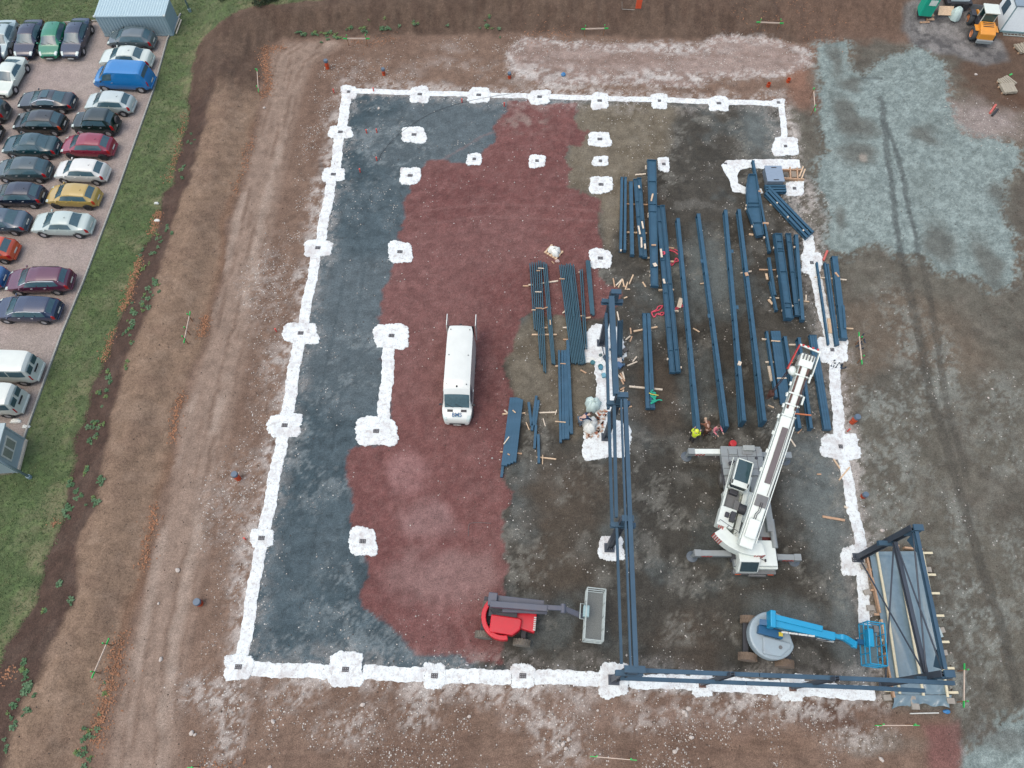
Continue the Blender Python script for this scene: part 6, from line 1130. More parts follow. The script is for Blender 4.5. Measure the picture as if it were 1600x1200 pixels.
# ------------------------------------------------------------------ white bags, sheets, crates near the columns
BAGM = mat('white_woven_bag', alb(206, 230, 232), rough=.75, var=.08, scale=10, bump=.4); FOIL = mat('white_foil', alb(240, 246, 246), rough=.45, var=.06)
def lump(name, px, py, rx, ry, h, m_, label, cat, seed_, rz=0.0, group=None, flat=.7, fold=.10):
    rn = random.Random(seed_); n, m = 30, 12; V = []; F = []; ph = [rn.uniform(0, 6.28) for _ in range(6)]
    for i in range(m + 1):
        t = i / m; th = t * math.pi / 2; r = math.cos(th) ** flat; z = h * math.sin(th)
        for k in range(n):
            a = 2 * math.pi * k / n; q = (abs(math.cos(a)) ** 3 + abs(math.sin(a)) ** 3) ** (-1 / 3); w_ = 1 + fold * math.sin(3 * a + ph[0]) + fold * .7 * math.sin(7 * a + ph[1] + 3 * t) + fold * .5 * math.sin(12 * a + ph[2])
            V.append((rx * q * r * w_ * math.cos(a), ry * q * r * w_ * math.sin(a), max(0, z + h * fold * math.sin(4 * a + ph[3] + t * 6) * t + rn.uniform(-.02, .02) * h)))
    for i in range(m):
        for k in range(n): F.append((i * n + k, i * n + (k + 1) % n, (i + 1) * n + (k + 1) % n, (i + 1) * n + k))
    F.append(tuple(m * n + k for k in range(n))); q = MB(); q.mesh(V, F); o = q.build(name, m_, loc=gp(px, py), rz=rz, smooth=True); return tag(o, label, cat, group)
lump('bulk_bag', 926, 634, .5, .5, .75, BAGM, 'bluish white bulk bag, farther of the two beside the standing column', 'bulk bag', 1, group='bulk bags')
lump('bulk_bag', 921, 665, .48, .58, .6, FOIL, 'bright white bulk bag, nearer of the two with bricks spilled round it', 'bulk bag', 2, group='bulk bags')
b1 = thing('wrapped_pallet', gp(865, 395), math.radians(-35), 'white wrapped bundle on a small pallet on the red gravel', 'pallet'); 
for k in range(3): q = MB(); q.box((0, -.38 + .38 * k, .05), (1.15, .1, .1)); q.build('pallet_runner', WOOD[1], b1)
for k in range(5): q = MB(); q.box((-.48 + .24 * k, 0, .115), (.12, .95, .03)); q.build('pallet_slat', WOOD[0], b1)
o = lump('wrap', 865, 395, .46, .36, .42, FOIL, None, None, 5, fold=.14); o.parent = b1; o.location = (0.05, .03, .12)
batten((862, 408, 866, 412), 'short tan lath by the wrapped pallet', 'lone battens', wd=.06); lump('crumpled_paper', 871, 408, .16, .13, .12, mat('pinkish_paper', alb(206, 186, 184), rough=.8), 'crumpled pinkish paper by the wrapped pallet', 'litter', 9)
FOILS = [((925, 562, .95, .22), 'bright white foil spread out on the big rounded footing'), ]
lump('foil_sheet', 928, 562, .95, .26, .06, FOIL, 'bright white foil spread out on the big rounded footing', 'foil', 12, fold=.2)
for i, (px, py, lb) in enumerate(((926, 567, 'teal lid with pale rim on the near edge of the rounded footing'), (938, 573, 'small teal tin just below the rounded footing'))):
    q = MB(); q.lathe((0, 0, 0), (0, 0, 1), [(0, .17), (.05, .17), (.05, .12), (.09, .11)], n=16, caps=True); tag(q.build('tin_lid', mat('teal_tin', alb(70, 128, 140), rough=.4), loc=gp(px, py, .05)), lb, 'tin')
for i, (px, py, s, c, lb) in enumerate(((938, 556, .2, (92, 112, 116), 'dark grey paving block on the rounded footing left of the column'), (938.5, 576, .28, (74, 140, 168), 'blue box left of the column foot'), (943, 588, .3, (120, 180, 204), 'pale blue crumpled box left of the column foot'), (967, 573, .42, (74, 110, 150), 'blue steel crate right of the column foot'), (966, 566, .4, (206, 196, 192), 'pale cardboard box right of the column foot'), (976, 549, .32, (96, 92, 90), 'dark grey stone chunk at the rounded footing edge'), (972, 553, .26, (104, 104, 104), 'small grey chunk at the rounded footing edge'), (965, 554, .14, (60, 76, 84), 'dark small pot right of the column, far one'), (966, 559, .13, (60, 76, 84), 'dark small pot right of the column, near one'), (946, 560, .34, (52, 84, 110), 'dark blue bracket bundle left of the column foot'), (974, 571, .2, (70, 96, 120), 'narrow blue offcut right of the blue crate'))):
    q = MB(); q.box((0, 0, s * .35), (s, s * .85, s * .7), .4 + i * .7); tag(q.build('small_box', mat('box_%d' % i, alb(*c), rough=.6), loc=gp(px, py, .04), bevel=.015), lb, 'box')
for a, b, lb in (((952, 546), (969, 546), 'flat blue steel plate beside the farthest column foot'), ((957, 563), (974, 562), 'blue steel strip across the near side of the farthest column foot')): p0, p1 = at(*a, .12), at(*b, .12); bb, a0, a1 = local(p0, p1); put(MB().bar(a0, a1, .16, .06), 'steel_plate', STEEL, bb, lb, 'steel plate', None)
# spilled red-white rubble bricks
BRK = [mat('brick_%d' % i, alb(*c), rough=.85) for i, c in enumerate(((176, 116, 92), (198, 168, 150), (214, 206, 200)))]
rn = random.Random(21); bd_ = [MB().box((0, 0, .04), (.2, .1, .07)).data('loose_brick', m_) for m_ in BRK]
for i in range(46):
    a = rn.uniform(-2.2, .9); r = rn.uniform(.55, .95); c = gp(922, 667); x, y = c.x + r * math.cos(a), c.y + r * math.sin(a) * .9 + .05
    if i > 34: p = gp(938 + rn.uniform(-6, 10), 648 + rn.uniform(-6, 8)); x, y = p.x, p.y
    o = link('loose_brick', bd_[i % 3], None, (x, y, .05), rn.uniform(0, 3)); tag(o, 'loose brick scattered round the white bulk bags', 'brick', 'loose bricks round the bulk bags')
# ------------------------------------------------------------------ pink slings and green rope
PINK = mat('pink_sling', alb(222, 84, 108), rough=.7); GRN = mat('green_rope', alb(28, 178, 150), rough=.7); YEL = mat('yellow_rope', alb(206, 196, 96), rough=.7)
def rope(name, pts, r, m_, label, cat, group=None, z=.04, base_=None):
    P = [gp(x, y, z) for x, y in pts]; D = []
    for i in range(len(P) - 1):
        a, b, c, d = P[max(i - 1, 0)], P[i], P[i + 1], P[min(i + 2, len(P) - 1)]
        for k in range(5): t = k / 5; D.append(.5 * ((2 * b) + (c - a) * t + (2 * a - 5 * b + 4 * c - d) * t * t + (3 * b - a - 3 * c + d) * t ** 3))
    D.append(P[-1]); o = D[0].copy(); q = MB(); q.tube([p - o for p in D], r); return tag(q.build(name, m_, loc=o, smooth=True), label, cat, group)
rope('lifting_sling', [(1044, 392), (1052, 393), (1060, 398), (1061, 394), (1052, 390), (1045, 392)], .05, PINK, 'pink lifting sling folded beside the touching beams, farthest one', 'sling', 'pink slings')
rope('lifting_sling', [(1047, 413), (1054, 408), (1056, 404), (1060, 408), (1054, 410), (1050, 415), (1047, 413)], .05, PINK, 'pink lifting sling looped round a block end, second farthest', 'sling', 'pink slings')
rope('lifting_sling', [(1018, 488), (1026, 484), (1028, 480), (1035, 478), (1031, 484), (1024, 487), (1018, 489), (1022, 496), (1026, 491), (1030, 492), (1033, 489), (1038, 489), (1034, 493), (1028, 490)], .05, PINK, 'long pink lifting sling tangled left of the touching beams', 'sling', 'pink slings')
rope('lifting_sling', [(1054, 484), (1058, 480), (1066, 477), (1068, 479), (1061, 481), (1055, 485)], .05, PINK, 'pink lifting sling under the wide weathered board', 'sling', 'pink slings')
rope('lifting_sling', [(1032, 403), (1035, 402), (1036, 405), (1033, 406)], .05, PINK, 'short pink sling end on the left touching beam', 'sling', 'pink slings', z=.66)
rn = random.Random(4); rope('green_rope_coil', [(1018 + rn.uniform(-6, 6) * (1 - abs(k - 12) / 30), 618 + k * .72 + rn.uniform(-3, 3)) for k in range(26)] + [(1026, 631), (1032, 632)], .045, GRN, 'tangled green rope heaped on the end of the beam pair', 'rope', z=.62)
rope('yellow_rope', [(1011, 621), (1015, 623), (1021, 624), (1026, 625)], .04, YEL, 'yellow strap lying over the tangled green rope', 'rope', z=.7)
# ------------------------------------------------------------------ profile boards with sprayed green tips
PGR = mat('spray_green', alb(48, 200, 98), rough=.6); PWH = mat('profile_board', alb(226, 208, 194), rough=.7); PST = mat('profile_stake', alb(150, 110, 82), rough=.8)
def profile(a, b, label, h=.75, stakes=(.0, 1.0), lean=0):
    pa, pb = gp(*a), gp(*b); root = thing('profile_board', (pa + pb) / 2, 0, label, 'profile board', 'profile boards'); o = root.location.copy(); d = (pb - pa).normalized(); up = Vector((0, 0, h)); L = (pb - pa).length
    q = MB(); q.bar(pa - o + up + d * .12, pb - o + up - d * .12, .035, .11); q.build('board', PWH, root)
    for s, e in ((pa, d), (pb, -d)): q = MB(); q.bar(s - o + up - e * .22, s - o + up + e * .13, .04, .115); q.build('green_end', PGR, root)
    for t in stakes:
        p = pa.lerp(pb, .06 + .88 * t) - o; nrm = Vector((-d.y, d.x, 0)) * .05; g = p + o; gz = ground_z(g.x, g.y) - o.z; p.z = 0; q = MB(); q.bar(p + nrm + Vector((0, 0, gz - .1)), p + nrm + Vector((0, 0, h + .22)), .05, .05, up=(1, 0, 0)); st = q.build('stake', PST, root); q = MB(); q.bar(p + nrm + Vector((0, 0, h + .2)), p + nrm + Vector((0, 0, h + .34)), .06, .06, up=(1, 0, 0)); q.build('green_tip', PGR, st)
for a, b, lb, k in (((543, 72), (576, 72), 'profile board on the far bank with weeds behind, leftmost at the far side', {}), ((911, 57), (945, 56), 'profile board on the far bank above the pale crushed stone', {}), ((1182, 46), (1216, 48), 'profile board on the far bank at the right with orange leaves', {}), ((408, 152), (406, 122), 'profile board by the orange leaf pile at the far left corner', {}), ((295, 540), (303, 500), 'profile board standing on the tan slope at mid left', dict(stakes=(0, .4, 1))), ((157, 1055), (178, 1006), 'profile board on the tan slope at lower left', {}), ((308, 1199), (363, 1204), 'profile board at the near edge below the left corner', {}), ((926, 1182), (985, 1187), 'profile board at the near edge in the middle', {}), ((1364, 1134), (1419, 1134), 'profile board in front of the covered pit', {}), ((1495, 1045), (1494, 1100), 'profile board right of the covered pit', {}), ((1335, 532), (1339, 573), 'profile board by the small red fill at the right edge line', dict(stakes=(.1, .9))), ((1268, 182), (1266, 152), 'profile board on the reddish mound at the far right corner', {})): profile(a, b, lb, **k)
# ------------------------------------------------------------------ orange drain pipes with grey caps
ORA = mat('orange_pipe', alb(214, 86, 46), rough=.45); CAP = mat('grey_cap', alb(96, 116, 138), rough=.5)
def drain(px, py, h, r, label, cap=True, tip=None):
    p = gp(px, py); root = thing('drain_pipe', p, 0, label, 'drain pipe', 'orange drain pipes'); q = MB(); q.lathe((0, 0, -.1), (0, 0, 1), [(0, r), (h * .55, r), (h * .55, r * 1.12), (h * .7, r * 1.12), (h * .7, r), (h + .1, r), (h + .1, r * .9), (h * .5, r * .9)], n=18); pb = q.build('pipe', ORA, root, smooth=False)
    q = MB(); q.lathe((0, 0, h * .5), (0, 0, 1), [(0, r * 1.13), (.03, r * 1.13)], n=18); q.build('seal_ring', BLK, pb)
    if cap: q = MB(); q.lathe((0, 0, h - .03), (0, 0, 1), [(0, r * 1.2), (.16, r * 1.2), (.2, r * 1.1), (.2, .001)], n=18); q.build('cap', CAP, root)
drain(373, 748, .75, .17, 'tall orange drain pipe with blue-grey cap on the stony ground at left'); drain(313, 943, .45, .18, 'short orange drain pipe with square-looking cap at lower left'); drain(512, 107, .7, .15, 'orange drain pipe beyond the far left corner, taller one'); drain(600, 117, .5, .13, 'orange drain pipe beyond the far edge, pale capped one', True); drain(796, 122, .4, .13, 'orange drain pipe just beyond the far edge by the pale stone', True)
drain(1331, 660, .8, .17, 'tall orange drain pipe outside the right edge beam'); drain(1348, 776, .35, .15, 'short orange drain pipe outside the right edge below the tall one'); drain(1200, 135, .35, .15, 'orange drain pipe stub on the reddish mound, left one', False); drain(1231, 128, .35, .15, 'orange drain pipe stub on the reddish mound, right one', False)
MRK = mat('marker_red', alb(226, 92, 82), rough=.5)
for px, py, lb in ((584, 143, 'red marker peg on the far edge beam near the left corner'), (573, 208, 'red marker peg on blue gravel, farthest of the line'), (589, 207, 'small red marker on blue gravel beside the farthest peg'), (589, 251, 'orange ring marker on the blue gravel'), (563, 269, 'red marker peg on blue gravel, nearest of the line'), (788, 166, 'red marker peg at the top of the red gravel'), (722, 160, 'small red peg near the far edge beam'), (522, 145, 'orange stake outside the far left corner'), (432, 518, 'red marker lath outside the left edge line'), (384, 843, 'small red marker at the left edge line'), (1324, 674, 'small red marker beside the right edge beam')):
    q = MB(); q.cyl((0, 0, 0), (0, 0, .32), .05, n=8); q.cyl((0, 0, .32), (0, 0, .38), .06, n=8); o = q.build('marker_peg', MRK, loc=gp(px, py)); tag(o, lb, 'marker peg', 'marker pegs')
q = MB(); q.lathe((0, 0, 0), (0, 0, 1), [(0, .2), (.2, .24), (.4, .22), (.42, .1)], n=16, caps=True); o = q.build('red_bucket', mat('bucket_red', alb(206, 40, 44), rough=.4), loc=gp(1143, 696)); tag(o, 'red bucket beside the crane deck', 'bucket')
for (a, b), lb in ((((1286, 408), (1292, 393)), 'pinkish red warning tape roll beside the right footing'), (((1546, 178), (1555, 165)), 'red lath at the yard edge on the far right'), (((1549, 182), (1558, 172)), 'black pipe offcut at the yard edge on the far right')): p0, p1 = gp(*a, .08), gp(*b, .08); bb, a0, a1 = local(p0, p1); put(MB().cyl(a0, a1, .09, n=10), 'tube_offcut', BLK if 'black' in lb else mat('tape_red', alb(214, 112, 104), rough=.6), bb, lb, 'tube', None)
q = MB(); q.ball((0, 0, .12), .2, 1, 1, .7, jit=.1); tag(q.build('blue_bag', MATS['blue_plastic'], loc=gp(880, 118)), 'blue plastic bag on the pale crushed stone', 'bag')
# stakes and hoses lying on the ground
rope('thin_cable', [(592, 250), (600, 235), (630, 205), (680, 175), (740, 157), (800, 147)], .012, BLK, 'thin black cable running across the far blue gravel', 'cable', z=.06)
rope('bent_rod', [(767, 818), (752, 817), (735, 818), (732, 826), (732, 838)], .015, mat('rod_grey', alb(120, 110, 110), rough=.5), 'thin bent grey rod lying on the red gravel', 'rod')
# ------------------------------------------------------------------ far right: portable toilet, bag, board, site cabin, pallets
TG = paint('toilet_green', 20, 186, 158, rough=.45); pt = thing('portable_toilet', gp(1444, 19), math.radians(-4), 'turquoise green portable toilet with white signs', 'portable toilet')
q = MB(); q.box((0, 0, 1.08), (1.1, 1.1, 2.1)); q.build('cabin', TG, pt, bevel=.04); q = MB(); q.box((0, 0, 2.2), (1.16, 1.16, .14)); q.build('roof', mat('toilet_roof', alb(190, 214, 206), rough=.5), pt, bevel=.05); q = MB(); q.box((0, 0, .06), (1.16, 1.16, .12)); q.build('base', BLK, pt)
for c, s in (((.1, -.575, 1.4), (.62, .02, .5)), ((.1, -.575, 1.9), (.62, .02, .22)), ((-.565, .1, 1.7), (.02, .4, .45))): q = MB(); q.box(c, s); q.build('sign', mat('white_sign', alb(226, 240, 236), rough=.5), pt)
q = MB(); q.box((0, -.55, 1.0), (.86, .02, 1.9)); q.build('door', paint('toilet_door', 22, 172, 146, rough=.45), pt)
st_ = thing('wooden_step', gp(1452, 32), .1, 'small wooden step and board in front of the toilet', 'step')
for c, s in (((0, 0, .15), (.7, .3, .06)), ((0, .3, .32), (.7, .3, .06)), ((-.3, .15, .12), (.06, .6, .24)), ((-.5, -.25, .04), (.9, .14, .06))): q = MB(); q.box(c, s); q.build('board', WOOD[1], st_)
o = MB().box((0, 0, .5), (1.3, .06, .75), M=Matrix.Rotation(math.radians(-50), 3, 'X')).build('leaning_board', WOOD[0], loc=gp(1476, 20)); tag(o, 'pale timber panel leaning beside the toilet', 'panel')
lump('bulk_bag', 1492, 26, .45, .45, 1.0, BAGM, 'tall white bulk bag between the toilet and the loader', 'bulk bag', 31, group='bulk bags')
trl = thing('small_trailer', gp(1493, 8), 0, 'dark trailer with pale load at the far edge behind the bulk bag', 'trailer'); q = MB(); q.box((0, 0, .5), (2.2, 1.1, .3)); q.build('bed', BLK, trl, bevel=.04); q = MB(); q.box((0, 0, .75), (1.6, .8, .2)); q.build('load', mat('trailer_load', alb(170, 186, 196), rough=.5), trl, bevel=.05)
for x in (-.6, .6): q = MB(); q.cyl((x, -.62, .3), (x, -.5, .3), .3, n=14); q.build('wheel', TYRE, trl)
WC = mat('cabin_white', (.80, .86, .83), rough=.5, var=.05); gc = gp(1560, 51); th = math.atan2(at(1640, 57).y - at(1560, 51).y, at(1640, 57).x - at(1560, 51).x)
cb = thing('site_cabin', gc, th, 'white site cabin with grey roof at the far right corner', 'cabin'); q = MB(); q.box((3.0, 1.25, 1.35), (6.0, 2.5, 2.4)); q.build('wall', WC, cb, bevel=.03); q = MB(); q.box((3.0, 1.25, 2.62), (6.12, 2.62, .14)); q.build('roof', mat('cabin_roof_grey', alb(140, 160, 178), rough=.5), cb, bevel=.02); q = MB(); q.box((-.012, 1.4, 1.6), (.02, 1.0, 1.1)); q.build('window', mat('cabin_window', alb(84, 112, 132), rough=.15), cb)
for x in (0.06, 5.94): q = MB(); q.box((x, -.012, 1.35), (.12, .02, 2.4)); q.build('corner_post', mat('cabin_post', alb(150, 182, 190), rough=.5), cb)
q = MB(); q.box((3.0, -.01, .18), (6.0, .03, .14)); q.build('sill', MATS['cabin_post'], cb)
ld = thing('ladder', gp(1590, 56), th, 'metal ladder lying on the ground along the site cabin', 'ladder'); 
for y in (0, .3): q = MB(); q.bar((-1.3, y - .1, .05), (1.3, y - .1, .05), .06, .05); q.build('stile', GALV, ld)
for k in range(9): q = MB(); q.bar((-1.2 + .3 * k, -.1, .05), (-1.2 + .3 * k, .2, .05), .03, .03); q.build('rung', GALV, ld)
def pallet(px, py, rz, label, layers, mess=0.0, n=6):
    root = thing('timber_pile', gp(px, py), rz, label, 'timber pile', 'timber piles'); rn = random.Random(px)
    for y in (-.35, .35): q = MB(); q.box((0, y, .05), (1.3, .12, .1)); q.build('bearer', WOOD[1], root)
    for l_ in range(layers):
        for k in range(n): q = MB(); q.box((-.52 + 1.04 * k / (n - 1) + rn.uniform(-.02, .02), rn.uniform(-.06, .06) * (1 + 3 * mess), .13 + .07 * l_), (.13, 1.05, .06), rn.uniform(-mess, mess)); q.build('plank', mat('weathered_plank', alb(176, 170, 156), rough=.85, var=.15), root)
pallet(1571, 130, math.radians(28), 'untidy pile of grey planks with a green tag, far one in the right corner', 2, .12); pallet(1573, 141, math.radians(8), 'neat pile of pale slats just below the untidy plank pile', 3, .0, 8); pallet(1597, 78, math.radians(15), 'pile of planks cut by the right picture edge below the cabin', 3, .1)
q = MB(); q.box((0, 0, .03), (.3, .12, .05), .6); tag(q.build('green_tag', PGR, loc=gp(1576, 121, .28)), 'bright green painted block on the untidy plank pile', 'block')
BAR = thing('barrier', gp(997, 14), 0, 'orange and white barrier board with wire stand at the far bank top', 'barrier'); q = MB(); q.box((0, 0, .8), (.5, .08, 1.1)); q.build('board', mat('barrier_orange', alb(232, 96, 62), rough=.5), BAR, bevel=.02); q = MB(); q.tube([(-.3, 0, .1), (-1.4, .05, .1), (-1.5, .05, .8)], .02); q.build('wire_stand', mat('wire_pale', alb(170, 170, 166), rough=.5), BAR)
# ------------------------------------------------------------------ car park: container, kerb, shed, lamp posts
cA, cB = at(165, 57), at(271, 56); th = math.atan2(cB.y - cA.y, cB.x - cA.x); L = (cB - cA).length
CT = mat('container_blue_grey', alb(156, 182, 196), rough=.5, var=.05); ct = thing('storage_container', cA, th, 'pale blue-grey corrugated storage container at the corner of the car park', 'container'); D_, H_ = 2.3, 1.95
def corr(q, p0, p1, h, depth, n, z0=.12):
    p0 = Vector(p0); p1 = Vector(p1); d = (p1 - p0) / n; nr = Vector((d.y, -d.x, 0)).normalized(); V = []
    for k in range(n * 4 + 1): o = (0, 1, 1, 0)[k % 4] * depth; p = p0 + d * (k / 4) + nr * o; V += [(p.x, p.y, z0), (p.x, p.y, h)]
    return q.mesh(V, [(2 * k, 2 * k + 2, 2 * k + 3, 2 * k + 1) for k in range(n * 4)])
q = MB(); q.box((L / 2, D_ / 2, H_ / 2), (L - .06, D_ - .06, H_ - .1)); q.build('inner_box', CT, ct)
for a, b, n in (((0, 0, 0), (L, 0, 0), 22), ((L, 0, 0), (L, D_, 0), 9), ((L, D_, 0), (0, D_, 0), 22), ((0, D_, 0), (0, 0, 0), 9)): q = MB(); corr(q, a, b, H_ - .05, .035, n); q.build('wall', CT, ct)
q = MB(); V = []; n = 26
for k in range(n * 4 + 1): x = L * k / (n * 4); z = H_ + (0, .03, .03, 0)[k % 4]; V += [(x, 0, z), (x, D_, z)]
q.mesh(V, [(2 * k, 2 * k + 2, 2 * k + 3, 2 * k + 1) for k in range(n * 4)]); q.build('roof', mat('container_lit_roof', alb(184, 212, 226), rough=.4, var=.05), ct)  # roof and top rails: wall blue painted lighter, as lit from above
for a, b in (((0, 0), (L, 0)), ((L, 0), (L, D_)), ((L, D_), (0, D_)), ((0, D_), (0, 0))): q = MB(); q.bar((*a, H_ - .02), (*b, H_ - .02), .1, .1); q.build('top_rail', MATS['container_lit_roof'], ct); q = MB(); q.bar((*a, .1), (*b, .1), .1, .16); q.build('bottom_rail', CT, ct)
for a in ((0, 0), (L, 0), (L, D_), (0, D_)): q = MB(); q.box((*a, H_ + .01), (.18, .16, .12)); q.build('corner_casting', mat('casting_pale', alb(206, 220, 224), rough=.5), ct)
KB = mat('kerb_stone', alb(170, 172, 170), rough=.85, var=.15); kpts = [gp(*q) for q in ((283, 22), (262, 62), (240, 142), (182, 305), (131, 440), (97, 522), (72, 590), (44, 668), (20, 740))]; kd = MB().box((0, 0, .0), (.98, .1, .2)).data('kerb_stone', KB); kr = thing('kerb_edging', kpts[0], 0, 'row of grey kerb stones edging the car park', 'kerb'); ko = kr.location.copy()
for a, b in zip(kpts[:-1], kpts[1:]):
    n = max(1, round((b - a).length)); th = math.atan2(b.y - a.y, b.x - a.x)
    for k in range(n): p = a.lerp(b, (k + .5) / n) - ko; o = link('kerb_stone', kd, kr, (p.x, p.y, .03 - ko.z), th); o.scale = ((b - a).length / n / 1.0, 1, 1)
kq = [gp(*q) for q in ((-60, 46), (0, 42.5), (150, 33.5), (166, 33))]
for a, b in zip(kq[:-1], kq[1:]):
    n = max(1, round((b - a).length)); th = math.atan2(b.y - a.y, b.x - a.x)
    for k in range(n): p = a.lerp(b, (k + .5) / n) - ko; o = link('kerb_stone', kd, kr, (p.x, p.y, .03 - ko.z), th); o.scale = ((b - a).length / n, 1, 1)
for a, b, lb in (((272, 52), (281, 30), 'long pale plank leaning along the container end'), ((276, 54), (284, 32), 'second pale plank beside the container end, outer one')): p0, p1 = gp(*a, .1), gp(*b, .1); bb, a0, a1 = local(p0, p1); put(MB().bar(a0, a1, .1, .06), 'plank', WOOD[2], bb, lb, 'plank', None)
sA, sB = gp(41, 688), gp(28, 739); th = math.atan2(sB.y - sA.y, sB.x - sA.x); SL = (sB - sA).length; SG = mat('shed_slate', alb(168, 188, 198), rough=.55, var=.06)
sd_ = thing('grey_shed', sA, th, 'slate grey shed with a white framed window at the lower left edge', 'shed'); q = MB(); q.box((SL / 2, -1.6, 1.2), (SL, 3.2, 2.3)); q.build('wall', SG, sd_, bevel=.02); q = MB(); q.box((SL / 2, -1.6, 2.42), (SL + .3, 3.5, .12)); q.build('roof', mat('shed_roof', alb(176, 196, 204), rough=.5), sd_, bevel=.02)
q = MB(); q.box((SL / 2, .02, 1.4), (1.35, .04, 1.05)); wd_ = q.build('window', mat('window_white', alb(232, 236, 232), rough=.5), sd_)
for x in (-.3, .33): q = MB(); q.box((SL / 2 + x, .045, 1.4), (.5, .02, .85)); q.build('pane', mat('window_pane', alb(150, 158, 150), rough=.2), wd_)
for x in (0, SL): q = MB(); q.box((x, .02, 1.2), (.08, .06, 2.3)); q.build('corner_trim', MATS['shed_roof'], sd_)
q = MB(); q.box((SL / 2, .06, .1), (SL, .14, .16)); q.build('base_board', WOOD[2], sd_)
PO_ = mat('lamp_post_grey', alb(150, 176, 190), rough=.45, metal=.2)
for px, py, lb in ((47, 746, 'grey lamp post beside the shed at the lower left'), (297, 18, 'grey lamp post on the grass by the container')):
    r = thing('lamp_post', gp(px, py), 0, lb, 'lamp post', 'lamp posts'); q = MB(); q.cyl((0, 0, 0), (0, 0, 4.6), .085, .06, n=14); q.build('pole', PO_, r, smooth=True); q = MB(); q.cyl((0, 0, 0), (0, 0, .25), .14, n=12); q.build('base', PO_, r); q = MB(); q.lathe((0, 0, 4.6), (0, 0, 1), [(0, .1), (.1, .28), (.2, .3), (.35, .05)], n=18, caps=True); q.build('lamp_head', PO_, r); q = MB(); q.lathe((0, 0, 4.5), (0, 0, 1), [(0, .1), (.1, .16)], n=14, caps=True); q.build('diffuser', mat('lamp_white', alb(222, 222, 214), rough=.4), r)
for px, py, s, lb in ((25, 658, .34, 'crumpled white plastic bag behind the small white van'), (41, 667, .26, 'pale stone by the kerb near the shed'), (246, 345, .22, 'white litter at the grass edge near the orange leaves'), (245, 318, .18, 'long white litter scrap at the grass edge, farther one')): lump('litter', px, py, s, s * .5, .14, FOIL, lb, 'litter', int(px + py))
